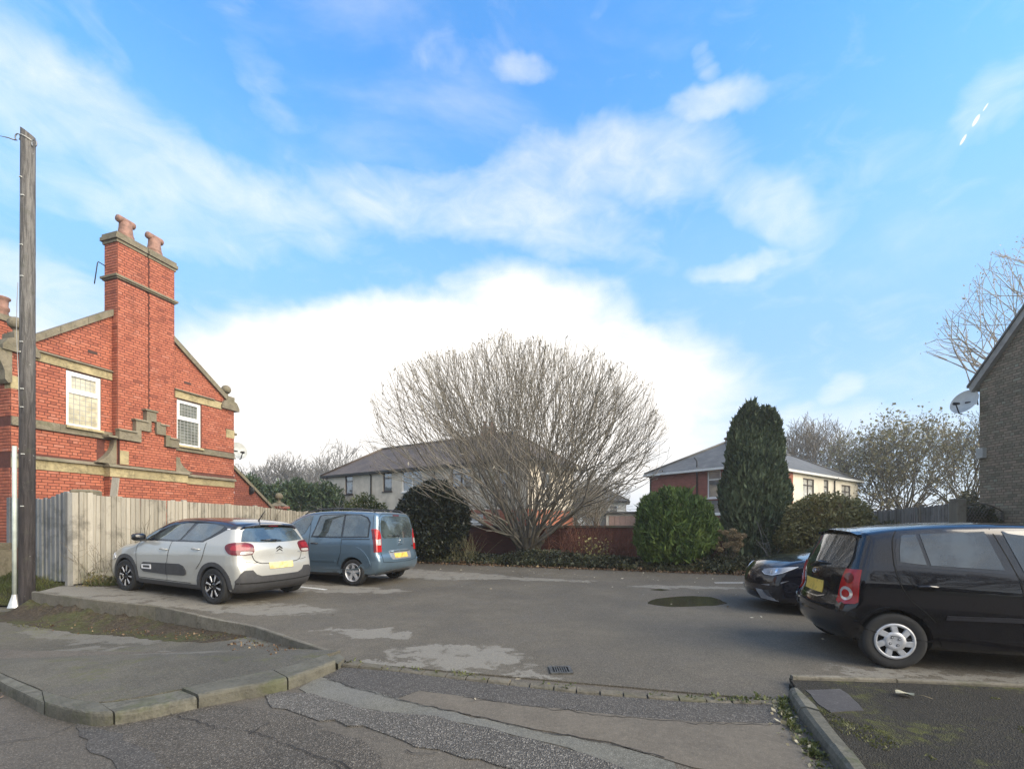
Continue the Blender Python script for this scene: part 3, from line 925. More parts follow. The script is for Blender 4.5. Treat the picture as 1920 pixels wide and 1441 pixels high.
def leaded_window(root, fr, t0, t1, z0, z1, oset, split, glass, nx, nz_top, nz_bot, reveal=0.09):
 """white framed window, an opening light over a fixed one, leaded squares"""
 mb = MB()
 w = 0.055
 a, b = oset - 0.05, oset + 0.015
 block(mb, fr, t0, t1, a, b, z0, z0 + w); block(mb, fr, t0, t1, a, b, z1 - w, z1)
 block(mb, fr, t0, t0 + w, a, b - 0.001, z0 + w, z1 - w); block(mb, fr, t1 - w, t1, a, b - 0.001, z0 + w, z1 - w)
 block(mb, fr, t0 + w, t1 - w, a, b - 0.002, split - 0.03, split + 0.03)
 win = fix_normals(mb.build('window', UPVC, root))
 # opening sash
 mb = MB(); s_ = 0.05
 x0, x1, y0, y1 = t0 + w + 0.004, t1 - w - 0.004, split + 0.034, z1 - w - 0.004
 block(mb, fr, x0, x1, a, b + 0.012, y0, y0 + s_); block(mb, fr, x0, x1, a, b + 0.012, y1 - s_, y1)
 block(mb, fr, x0, x0 + s_, a, b + 0.011, y0 + s_, y1 - s_); block(mb, fr, x1 - s_, x1, a, b + 0.011, y0 + s_, y1 - s_)
 fix_normals(mb.build('sash', UPVC, win))
 for (u0, u1, v0, v1, nz, oo) in ((x0 + s_, x1 - s_, y0 + s_, y1 - s_, nz_top, oset - 0.012), (t0 + w, t1 - w, z0 + w, split - 0.03, nz_bot, oset - 0.018)):
  mb = MB(); block(mb, fr, u0, u1, oo - 0.02, oo, v0, v1); fix_normals(mb.build('pane', glass, win))
  mb = MB()
  for i in range(1, nx):
   t = u0 + (u1 - u0) * i / nx
   block(mb, fr, t - 0.006, t + 0.006, oo, oo + 0.005, v0, v1)
  for j in range(1, nz):
   z = v0 + (v1 - v0) * j / nz
   block(mb, fr, u0, u1, oo, oo + 0.004, z - 0.006, z + 0.006)
  o = fix_normals(mb.build('leading', LEAD, win)); o['kind'] = 'stuff'
# ------------------------------------------------------------------ the red brick lodge on the left
def lodge():
 O = Vector((-11.68, 10.56, 0)); d = Vector((0.2925, 0.9563, 0)).normalized(); n = Vector((d.y, -d.x, 0))
 root = empty('brick_lodge', tuple(O), 0, 'tall red brick lodge with sandstone bands and a big gable chimney', 'house')
 fr = lambda t, o, z: d * t + n * o + Vector((0, 0, z))            # local to root
 TL, W0, W1, EZ = 5.92, 0.0, 5.92, 5.55
 apex_t, apex_z = 2.96, 7.98
 slope = (apex_z - EZ) / (apex_t)
 lim = lambda z: (0.0, TL) if z < EZ else ((z - EZ) / slope, TL - (z - EZ) / slope)
 # solid core (mortar coloured), the body behind the brick faces; openings recessed
 wins = [(1.05, 1.81, 3.985, 5.38), (3.875, 4.69, 3.955, 5.40)]
 mb = MB()
 D0 = -0.15
 def gable(o):
  return [fr(0, o, -0.6), fr(TL, o, -0.6), fr(TL, o, EZ), fr(apex_t, o, apex_z), fr(0, o, EZ)]
 back = -7.5
 f0, f1 = gable(D0), [v - Vector((0, 0, 0.6)) for v in gable(back)]
 f0b = [v - Vector((0, 0, 0.6)) for v in gable(-0.31)]
 for fa, fb in ((f0, gable(-0.31)), (f0b, f1)):
  mb.add(fa + fb, [(0, 1, 2, 3, 4), (9, 8, 7, 6, 5), (0, 5, 6, 1), (1, 6, 7, 2), (2, 7, 8, 3), (3, 8, 9, 4), (4, 9, 5, 0)])
 # skin with window openings
 def skin(cells):
  for (a, b, z0, z1) in cells:
   block(mb, fr, a, b, D0 + 0.001, 0.0, z0, z1)
 skin([(0, TL, -0.6, 3.955), (0, 1.05, 3.955, 5.40), (1.81, 3.875, 3.955, 5.40), (4.69, TL, 3.955, 5.40), (0, TL, 5.40, EZ)])
 mb.add([fr(0, D0 + .001, EZ), fr(TL, D0 + .001, EZ), fr(apex_t, D0 + .001, apex_z), fr(0, 0, EZ), fr(TL, 0, EZ), fr(apex_t, 0, apex_z)], [(0, 2, 1), (3, 4, 5), (0, 1, 4, 3), (1, 2, 5, 4), (2, 0, 3, 5)])
 fix_normals(mb.build('wall', MORT, root))
 # chimney breast and stack
 mb = MB()
 block(mb, fr, 2.08, 2.80, 0.0, 0.215, 2.9, 7.2); block(mb, fr, 2.90, 3.64, 0.0, 0.215, 2.9, 7.2); block(mb, fr, 2.80, 2.90, 0.0, 0.190, 2.9, 7.2)
 block(mb, fr, 2.08, 2.80, -0.30, 0.215, 7.2, 9.30)
 block(mb, fr, 2.90, 3.64, -0.30, 0.215, 7.2, 9.30)
 block(mb, fr, 2.80, 2.90, -0.27, 0.190, 7.201, 9.28)
 st = fix_normals(mb.build('chimney_stack', MORT, root))
 # lower wide base under the string course
 mb = MB(); block(mb, fr, 1.89, 4.02, 0.0, 0.235, -0.5, 2.76); fix_normals(mb.build('chimney_base', MORT, root))
 hole = [(w[0], w[1], w[2], w[3]) for w in wins]
 stones = [(0, TL, 3.80, 3.97), (0, TL, 2.78, 3.09), (0.35, 2.08, 5.42, 5.68), (3.80, 5.45, 5.42, 5.70), (1.72, 1.89, 3.09, 3.80), (5.60, TL, 4.49, 4.78), (2.08, 3.64, 2.5, 9.4)]
 cam_l = Vector((0, 0, EYE)) - O
 sc = lambda t, z: -z * 0.2 + t * 1.0 + (2.0 if z > 3.0 else 0)
 brickwork(root, fr, 0, TL, 0.9, apex_z - 0.05, 0.0, lim, hole + stones + [(1.89, 4.02, 0, 2.8)], RED, 215, sc, 1)
 brickwork(root, fr, 1.89, 4.02, 1.0, 2.77, 0.235, None, [], RED, 60, lambda t, z: t, 2)
 steps = [(2.08, 2.60, 3.70, 4.03), (2.46, 2.90, 4.03, 4.40), (2.74, 3.00, 4.40, 4.72), (2.86, 3.28, 4.03, 4.41), (3.20, 3.64, 3.70, 4.03)]
 brickwork(root, fr, 2.08, 2.80, 3.08, 9.25, 0.215, None, steps + [(0, 9, 8.22, 8.32)], RED, 0, None, 3)
 brickwork(root, fr, 2.90, 3.64, 3.08, 9.25, 0.215, None, steps + [(0, 9, 8.22, 8.32)], RED, 0, None, 4)
 brickwork(root, fr, 2.80, 2.90, 3.08, 9.25, 0.192, None, steps + [(0, 9, 8.22, 8.32)], RED, 0, None, 44)
 # sides of breast and stack
 frs = lambda t, o, z: fr(2.08 - o, 0.215 - t, z)
 brickwork(root, frs, 0.0, 0.215, 3.08, 7.2, 0.0, None, [], RED, 0, None, 5)
 brickwork(root, frs, 0.0, 0.515, 7.0, 9.25, 0.0, None, [(0, 9, 8.22, 8.32)], RED, 0, None, 6)
 frs2 = lambda t, o, z: fr(1.89 - o, 0.235 - t, z)
 brickwork(root, frs2, 0.0, 0.235, 1.0, 2.77, 0.0, None, [], RED, 0, None, 7)
 # street front, round the left-hand corner
 frf = lambda t, o, z: fr(0 - o, -7.5 + t, z)
 brickwork(root, frf, 5.2, 7.5, 0.6, EZ - 0.05, 0.0, None, [(0, 9, 3.80, 3.97), (0, 9, 2.78, 3.09)], RED, 0, None, 8)
 # the brick below the stepped hood stands slightly proud, following the steps
 mb = MB()
 low = [(2.08, 3.08), (3.64, 3.08), (3.64, 3.78), (3.28, 3.78), (3.28, 4.10), (3.01, 4.10), (3.01, 4.44), (2.87, 4.44), (2.87, 4.12), (2.60, 4.12), (2.60, 3.78), (2.08, 3.78)]
 poly_block(mb, fr, low, 0.2, 0.292); fix_normals(mb.build('lower_breast', MORT, root))
 def lim2(z):
  if z < 3.78: return (2.08, 3.64)
  if z < 4.10: return (2.60, 3.28)
  return (2.87, 3.01)
 brickwork(root, fr, 2.08, 3.64, 3.08, 4.44, 0.292, lim2, [], RED, 20, lambda t, z: t, 9)
 # stepped stone hood
 for i, (pts, nm) in enumerate([([(2.04, 3.78), (2.60, 3.78), (2.60, 4.12), (2.46, 4.12), (2.46, 4.02), (2.04, 4.02)], 0), ([(2.46, 4.122), (2.87, 4.122), (2.87, 4.44), (2.74, 4.44), (2.74, 4.38), (2.46, 4.38)], 1),
                                   ([(2.74, 4.442), (3.01, 4.442), (3.01, 4.72), (2.74, 4.72)], 2), ([(3.012, 4.10), (3.28, 4.10), (3.28, 4.38), (3.14, 4.38), (3.14, 4.46), (3.012, 4.46)], 3), ([(3.282, 3.78), (3.68, 3.78), (3.68, 4.02), (3.42, 4.02), (3.42, 4.12), (3.282, 4.12)], 4)]):
  mb = MB(); mb.tone = 0.25 * i; poly_block(mb, fr, pts, 0.2, 0.36 + 0.002 * i); fix_normals(mb.build('hood_stone', STONE_D, root))
 for (a, b, z) in ((2.02, 2.48, 4.02), (2.42, 2.78, 4.38), (2.70, 3.05, 4.72), (3.12, 3.38, 4.38), (3.40, 3.70, 4.02)):
  mb = MB(); block(mb, fr, a, b, 0.21, 0.40, z + 0.002, z + 0.05, 0.03); fix_normals(mb.build('hood_drip', STONE_D, root))
 # string course and bands
 stone_band(root, fr, 0, 1.885, -0.05, 0.03, 2.78, 3.02, STONE, 20)
 stone_band(root, fr, 4.025, TL, -0.05, 0.03, 2.74, 2.96, STONE, 21)
 stone_band(root, fr, 1.87, 4.04, 0.0, 0.262, 2.745, 3.0, STONE, 22, (0.45, 0.9))
 for (a, b, o1, z) in ((0.0, 1.85, 0.10, 3.02), (1.83, 4.06, 0.335, 3.0), (4.07, TL + 0.03, 0.10, 2.965)):
  mb = MB(); block(mb, fr, a, b, 0.0, o1, z + 0.002, z + 0.085, 0.06); fix_normals(mb.build('string_course', STONE_D, root))
 stone_band(root, fr, 0, 2.075, -0.05, 0.035, 3.81, 3.975, STONE_D, 23)
 stone_band(root, fr, 3.645, TL, -0.05, 0.035, 3.79, 3.95, STONE_D, 24)
 for (a, b) in ((0.0, 2.075), (3.66, TL + 0.02)):
  mb = MB(); block(mb, fr, a, b, 0.0, 0.07, 3.765, 3.808); fix_normals(mb.build('string_course', STONE_D, root))
 stone_band(root, fr, 0.35, 2.07, -0.05, 0.03, 5.42, 5.63, STONE, 25, (0.6, 1.2))
 stone_band(root, fr, 3.80, 5.42, -0.05, 0.03, 5.42, 5.65, STONE, 26, (0.7, 1.3))
 for (a, b, z) in ((0.36, 2.07, 5.632), (3.78, 5.12, 5.652)):
  mb = MB(); block(mb, fr, a, b, 0.0, 0.09, z, z + 0.05, 0.05); fix_normals(mb.build('drip_mould', STONE_D, root))
 mb = MB(); mb.tone = 0.2; block(mb, fr, 5.60, TL + 0.004, -0.3, 0.02, 4.49, 4.78); fix_normals(mb.build('quoin', STONE, root))
 mb = MB(); block(mb, fr, TL, TL + 0.1, -0.1, 0.03, 4.62, 4.70); fix_normals(mb.build('bracket', STONE_D, root))
 # scrolled shoulder stones each side of the breast
 for mirror, (ta, tb, za, zb) in enumerate(((1.885, 1.62, 3.09, 3.80), (4.02, 4.18, 3.07, 3.50))):
  mb = MB(); mb.tone = 0.3
 def shoulder(t0, t1, z0, z1, o1, nm='shoulder_stone'):
  prof = []
  for k in range(9):
   a = k / 8
   prof.append((t1 + (t0 - t1) * (1 - (1 - a) ** 2.2) if False else t0 + (t1 - t0) * (1 - a) ** 2.4, z0 + (z1 - z0) * a))
  pts = [(t0 + (0.0), z0)] + prof[0:] + [(t0, z1)]
  pts = [(t0 - (t1 - t0) * 0.55, z0)] + prof + [(t0 - (t1 - t0) * 0.55, z1)]
  mb = MB(); mb.tone = 0.4; poly_block(mb, fr, pts, 0.0, o1); fix_normals(mb.build(nm, STONE_D, root))
 shoulder(2.02, 1.62, 3.10, 3.80, 0.20)
 mb = MB(); block(mb, fr, 1.82, 2.10, 0.0, 0.33, 3.80, 3.86, 0.05); fix_normals(mb.build('shoulder_cap', STONE_D, root))
 mb = MB(); mb.tone = 0.2; block(mb, fr, 2.085, 2.30, 0.1, 0.315, 3.10, 3.48); fix_normals(mb.build('shoulder_block', STONE, root))
 shoulder(3.80, 4.22, 3.06, 3.52, 0.24)
 # copings, kneelers and ball finials
 sl = Vector((apex_t, 0, apex_z - EZ)).normalized()
 def coping(t0, z0, t1, z1, nm=4):
  for k in range(nm):
   a, b = k / nm + 0.002, (k + 1) / nm - 0.002
   p = (t0 + (t1 - t0) * a, z0 + (z1 - z0) * a); q = (t0 + (t1 - t0) * b, z0 + (z1 - z0) * b)
   mb = MB(); mb.tone = random.random()
   poly_block(mb, fr, [p, q, (q[0], q[1] + 0.18), (p[0], p[1] + 0.18)], -0.30, 0.09)
   fix_normals(mb.build('coping_stone', STONE_D, root))
 coping(0.30, EZ + 0.20, 2.07, EZ + 0.20 + 1.77 * 0.82, 3)
 coping(3.65, EZ + 0.22 + 1.94 * 0.73, 5.60, EZ + 0.22 - 0.01, 3)
 for t, sg in ((0.16, -1), (5.72, 1)):
  mb = MB(); mb.tone = 0.5
  base = [(t - 0.34, EZ - 0.08), (t + 0.34, EZ - 0.08), (t + 0.34, EZ + 0.02), (t + 0.24, EZ + 0.20), (t + 0.14, EZ + 0.24), (t + 0.14, EZ + 0.38), (t - 0.14, EZ + 0.38), (t - 0.14, EZ + 0.24), (t - 0.24, EZ + 0.20), (t - 0.34, EZ + 0.02)]
  poly_block(mb, fr, base, -0.36, 0.10)
  c = fr(t, -0.13, EZ + 0.38)
  ball_finial(mb, tuple(c), 0.155)
  fix_normals(mb.build('finial', STONE_D, root))
 # corbel scroll under the left kneeler on the street side
 frc = lambda t, o, z: fr(-0.0 - o, t, z)
 mb = MB(); mb.tone = 0.3
 poly_block(mb, lambda t, o, z: fr(0.0 - t, o, z), [(0.0, 4.75), (0.06, 4.72), (0.12, 4.80), (0.13, 5.0), (0.22, 5.25), (0.26, 5.45), (0.26, 5.48), (0, 5.48)], -0.36, 0.06)
 fix_normals(mb.build('corbel', STONE_D, root))
 mb = MB(); mb.tone = 0.2; block(mb, fr, -0.01, 0.22, -0.2, 0.02, 4.62, 4.92); fix_normals(mb.build('quoin', STONE, root))
 # chimney cap, mid band and pots
 for (z0, z1, e) in ((8.22, 8.26, 0.04), (8.26, 8.32, 0.075)):
  mb = MB(); block(mb, fr, 2.08 - e, 3.64 + e, -0.30 - e, 0.215 + e, z0, z1 - 0.001, 0.0); fix_normals(mb.build('chimney_band', STONE_D, root))
 for (a, b) in ((2.08, 2.80), (2.90, 3.64)):
  for (z0, z1, e) in ((9.22, 9.30, 0.035), (9.302, 9.40, 0.075), (9.402, 9.49, 0.045)):
   mb = MB(); block(mb, fr, a - e, b + e * 0.9, -0.30 - e, 0.215 + e, z0, z1, 0.0); fix_normals(mb.build('chimney_cap', STONE_D, root))
 for t in (2.42, 3.20):
  c = fr(t, 0.0, 9.49)
  mb = MB(); mb.smooth = True
  mb.lathe([(0.23, -0.02), (0.21, 0.06), (0.185, 0.10), (0.20, 0.12), (0.18, 0.15), (0.155, 0.34), (0.15, 0.48), (0, 0.48)], tuple(c), n=20)
  # pot with a half-round hood laid across its top
  p0, p1 = c + d * -0.19 + Vector((0, 0, 0.52)), c + d * 0.19 + Vector((0, 0, 0.52))
  mb.tube([p0 - d * 0.03, p0, p1, p1 + d * 0.03], [0.085, 0.10, 0.10, 0.085], 14)
  mb.build('chimney_pot', TERRA, root)
 mb = MB(); mb.smooth = True
 a0 = fr(2.08, -0.25, 8.62)
 mb.tube([a0, a0 - d * 0.18 + Vector((0, 0, 0.03)), a0 - d * 0.20 - Vector((0, 0, 0.03)), a0 - d * 0.27 - Vector((0, 0, 0.62))], 0.014, 6)
 mb.build('aerial_bracket', CM_dark, root)
 # airbricks
 for (t, z) in ((1.62, 6.03), (4.22, 5.98)):
  mb = MB(); block(mb, fr, t - 0.11, t + 0.11, 0.0, 0.012, z - 0.033, z + 0.033); fix_normals(mb.build('air_brick', plain('air_brick_grime', (0.06, 0.035, 0.028), 0.9) if 'air_brick_grime' not in bpy.data.materials else bpy.data.materials['air_brick_grime'], root))
 leaded_window(root, fr, wins[0][0] + 0.0, wins[0][1] - 0.0, wins[0][2], wins[0][3], -0.03, 4.86, GLASS_CREAM, 5, 3, 6)
 leaded_window(root, fr, wins[1][0] + 0.0, wins[1][1] - 0.0, wins[1][2], wins[1][3], -0.06, 4.80, GLASS_DARK, 6, 4, 8)
 for w in wins:
  mb = MB(); mb.tone = 0.4; block(mb, fr, w[0] - 0.03, w[1] + 0.03, -0.1, 0.10, w[2] - 0.075, w[2] - 0.004, 0.03); fix_normals(mb.build('sill', STONE, root))
 # roof of slate
 mb = MB()
 for sg, (ta, tb) in ((-1, (0, apex_t)), (1, (TL, apex_t))):
  p = [fr(ta, -0.31, EZ - 0.44), fr(tb, -0.31, apex_z - 0.44), fr(tb, -7.6, apex_z - 0.44), fr(ta, -7.6, EZ - 0.44)]
  mb.add(p + [q + Vector((0, 0, 0.06)) for q in p], [(0, 1, 2, 3), (4, 7, 6, 5), (0, 4, 5, 1), (1, 5, 6, 2), (2, 6, 7, 3), (3, 7, 4, 0)])
 fix_normals(mb.build('roof', SLATE, root))
 # the second stack and cross wing seen over the street front
 mb = MB()
 block(mb, fr, -1.2, 1.60, -3.5, -3.02, -0.6, 7.12); block(mb, fr, -1.2, 0.9, -7.2, -3.51, -0.6, 6.6)
 fix_normals(mb.build('cross_wing', MORT, root))
 brickwork(root, fr, -1.2, 1.60, 5.6, 7.10, -3.02, None, [], RED, 0, None, 14)
 mb = MB(); block(mb, fr, -1.25, 1.66, -3.56, -2.96, 7.12, 7.21); block(mb, fr, -1.22, 1.63, -3.53, -2.99, 7.212, 7.30); fix_normals(mb.build('chimney_cap', STONE_D, root))
 mb = MB(); mb.smooth = True
 c = fr(1.34, -3.25, 7.30)
 mb.lathe([(0.15, 0), (0.13, 0.14), (0.16, 0.20), (0.16, 0.26), (0.13, 0.30), (0.14, 0.46), (0.18, 0.50), (0.18, 0.54), (0.1, 0.54)], tuple(c), n=18); mb.build('chimney_pot', TERRA, root)
 # lower wing at the back: lean-to gable with stone coping
 wing = lambda z: (TL, TL + 0.04 + max(0, (3.72 - z)) / 0.80)
 mb = MB()
 poly = [(TL, -0.5), (8.4, -0.5), (8.4, 1.75), (TL + 0.04, 3.70), (TL, 3.70)]
 poly_block(mb, fr, poly, -4.0, -0.45); fix_normals(mb.build('side_wing', MORT, root))
 brickwork(root, fr, TL, 8.4, 1.2, 3.70, -0.45, lambda z: (TL, min(8.4, TL + (3.72 - z) / 0.795)), [], brick_mat('darker_red_brick', [(0, (0.17, 0.05, 0.035)), (1, (0.27, 0.085, 0.055))]), 0, None, 15)
 for k in range(4):
  a, b = k / 4, (k + 1) / 4
  f = lambda s_: (TL + 2.45 * s_, 3.74 - 1.95 * s_)
  p, q = f(a + 0.003), f(b - 0.003)
  mb = MB(); mb.tone = 0.3 * k; poly_block(mb, fr, [p, q, (q[0], q[1] + 0.13), (p[0], p[1] + 0.13)], -0.75, -0.36); fix_normals(mb.build('coping_stone', STONE_D, root))
 # white soil pipe with collars
 mb = MB(); mb.smooth = True
 c0 = fr(6.10, -0.30, 0.0)
 mb.tube([c0, c0 + Vector((0, 0, 3.22))], 0.06, 14)
 for z in (1.3, 2.55, 3.16):
  mb.tube([c0 + Vector((0, 0, z)), c0 + Vector((0, 0, z + 0.07))], 0.075, 14)
 mb.build('soil_pipe', UPVC, root)
 mb = MB(); c = fr(7.0, -0.40, 2.72); mb.smooth = True
 mb.lathe([(0.0, -0.03), (0.13, -0.02), (0.15, 0.0), (0.14, 0.02), (0, 0.03)], tuple(c), 'Y', 16); mb.build('wall_lamp', CM_dark, root)
 # garden wall piece at the street corner: brick plinth and stone coping
 return root
CM_dark = plain('dark_metal', (0.03, 0.03, 0.032), 0.5, 0.5)
def slate_mat(name, base, rows=9.0):
 m, nt, b = new_mat(name)
 S(b, rough=0.6, spec=0.4)
 p = wpos(nt)
 n1 = noise(nt, p, 0.9, 5, 0.65)
 mp = node(nt, 'ShaderNodeMapping'); mp.inputs['Scale'].default_value = (4, 4, rows)
 nt.links.new(p, mp.inputs[0])
 vo = nt.nodes.new('ShaderNodeTexVoronoi'); vo.inputs['Scale'].default_value = 1.3
 nt.links.new(mp.outputs[0], vo.inputs['Vector'])
 sp = nt.nodes.new('ShaderNodeSeparateColor'); nt.links.new(vo.outputs['Color'], sp.inputs[0])
 sepz = node(nt, 'ShaderNodeSeparateXYZ'); nt.links.new(p, sepz.inputs[0])
 c = mixrgb(nt, maprange(nt, n1, 0.35, 0.65), tuple(x * 0.7 for x in base), tuple(x * 1.15 for x in base))
 c = mixrgb(nt, maprange(nt, sp.outputs[0], 0, 1, 0, 0.45), c, tuple(x * 0.55 for x in base))
 c = mixrgb(nt, maprange(nt, noise(nt, p, 3.5, 5, 0.7), 0.6, 0.75, 0, 0.5), c, (0.10, 0.11, 0.05))
 nt.links.new(c, b.inputs['Base Color'])
 bump(nt, b, vo.outputs['Distance'], 0.4, 0.03)
 return m
SLATE = slate_mat('slate_roof', (0.118, 0.112, 0.098))
TILE = slate_mat('brown_tile_roof', (0.120, 0.088, 0.062))
lodge()
def gable_wall_building():
 """brown brick building whose gable wall shows at the right edge"""
 O = Vector((13.46, 13.05, 0)); d = Vector((-0.05, -1.0, 0)).normalized(); n = Vector((-1, 0.05, 0)).normalized()
 root = empty('brown_brick_building', tuple(O), 0, 'brown brick building with a steep grey verge at the right edge', 'building')
 fr = lambda t, o, z: d * t + n * o + Vector((0, 0, z))
 pitch = 1.08
 T = 7.0
 ap = T / 2
 gab = [(0, -0.3), (T, -0.3), (T, 5.42), (ap, 5.42 + ap * pitch), (0, 5.42)]
 mb = MB(); poly_block(mb, fr, gab, -9.0, 0.0); fix_normals(mb.build('wall', MORT2, root))
 lim = lambda z: (0, T) if z < 5.42 else ((z - 5.42) / pitch, T - (z - 5.42) / pitch)
 brickwork(root, fr, 0, 3.0, 0.0, 8.2, 0.0, lambda z: (lim(z)[0], min(3.0, lim(z)[1])), [], BROWN, 0, None, 31, D=0.007)
 # verge board and its bed of mortar
 s_ = Vector((ap, ap * pitch)).normalized()
 mb = MB()
 poly_block(mb, fr, [(-0.12, 5.42 - 0.14), (ap + 0.02, 5.42 + ap * pitch - 0.0), (ap + 0.02, 5.42 + ap * pitch + 0.24), (-0.20, 5.42 + 0.02)], -0.1, 0.13)
 fix_normals(mb.build('verge', plain('weathered_verge', (0.27, 0.26, 0.235), 0.8, var=0.2, scale=4), root))
 mb = MB()
 for a, b_ in (((-0.22, 5.42 + 0.0), (ap, 5.42 + ap * pitch + 0.18)), ((T + 0.2, 5.42), (ap, 5.42 + ap * pitch + 0.18))):
  poly_block(mb, fr, [a, b_, (b_[0], b_[1] + 0.07), (a[0], a[1] + 0.07)], -9.1, 0.16)
 fix_normals(mb.build('roof', SLATE, root))
 return root, fr
gw_root, gw_fr = gable_wall_building()
# ------------------------------------------------------------------ rendered and brick houses beyond the car park
PEBBLE = plain('pebble_dash', (0.56, 0.50, 0.41), 0.95, var=0.16, scale=1.4, bumps=0.8, bscale=25)
CREAM = plain('cream_render', (0.66, 0.60, 0.48), 0.9, var=0.12, scale=0.8, bumps=0.3, bscale=20)
WHITE_R = plain('white_render', (0.55, 0.54, 0.50), 0.9, var=0.08, scale=1.0)
def far_brick(name, base, mortar=(0.26, 0.19, 0.15), D=(0.5, 0.5), ang=0.0):
 m, nt, b = new_mat(name)
 S(b, rough=0.9, spec=0.3)
 p = wpos(nt)
 sep = node(nt, 'ShaderNodeSeparateXYZ'); nt.links.new(p, sep.inputs[0])
 h = vmath(nt, 'DOT_PRODUCT', p, (math.cos(ang), math.sin(ang), 0), out=1)
 cmb = node(nt, 'ShaderNodeCombineXYZ'); nt.links.new(h, cmb.inputs[0]); nt.links.new(sep.outputs[2], cmb.inputs[1])
 bt = nt.nodes.new('ShaderNodeTexBrick')
 nt.links.new(cmb.outputs[0], bt.inputs['Vector'])
 bt.inputs['Scale'].default_value = 1.0
 bt.inputs['Brick Width'].default_value = 0.225; bt.inputs['Row Height'].default_value = 0.075; bt.inputs['Mortar Size'].default_value = 0.009
 bt.inputs['Color1'].default_value = tuple(base) + (1,); bt.inputs['Color2'].default_value = tuple(x * 0.66 for x in base) + (1,); bt.inputs['Mortar'].default_value = tuple(mortar) + (1,)
 c = mixrgb(nt, maprange(nt, noise(nt, p, 0.9, 5, 0.65), 0.35, 0.7, 0, 0.4), bt.outputs['Color'], tuple(x * 0.5 for x in base))
 nt.links.new(c, b.inputs['Base Color'])
 bump(nt, b, bt.outputs['Fac'], -0.4, 0.01)
 return m
CORE = plain('room_dark', (0.03, 0.028, 0.025), 0.9)
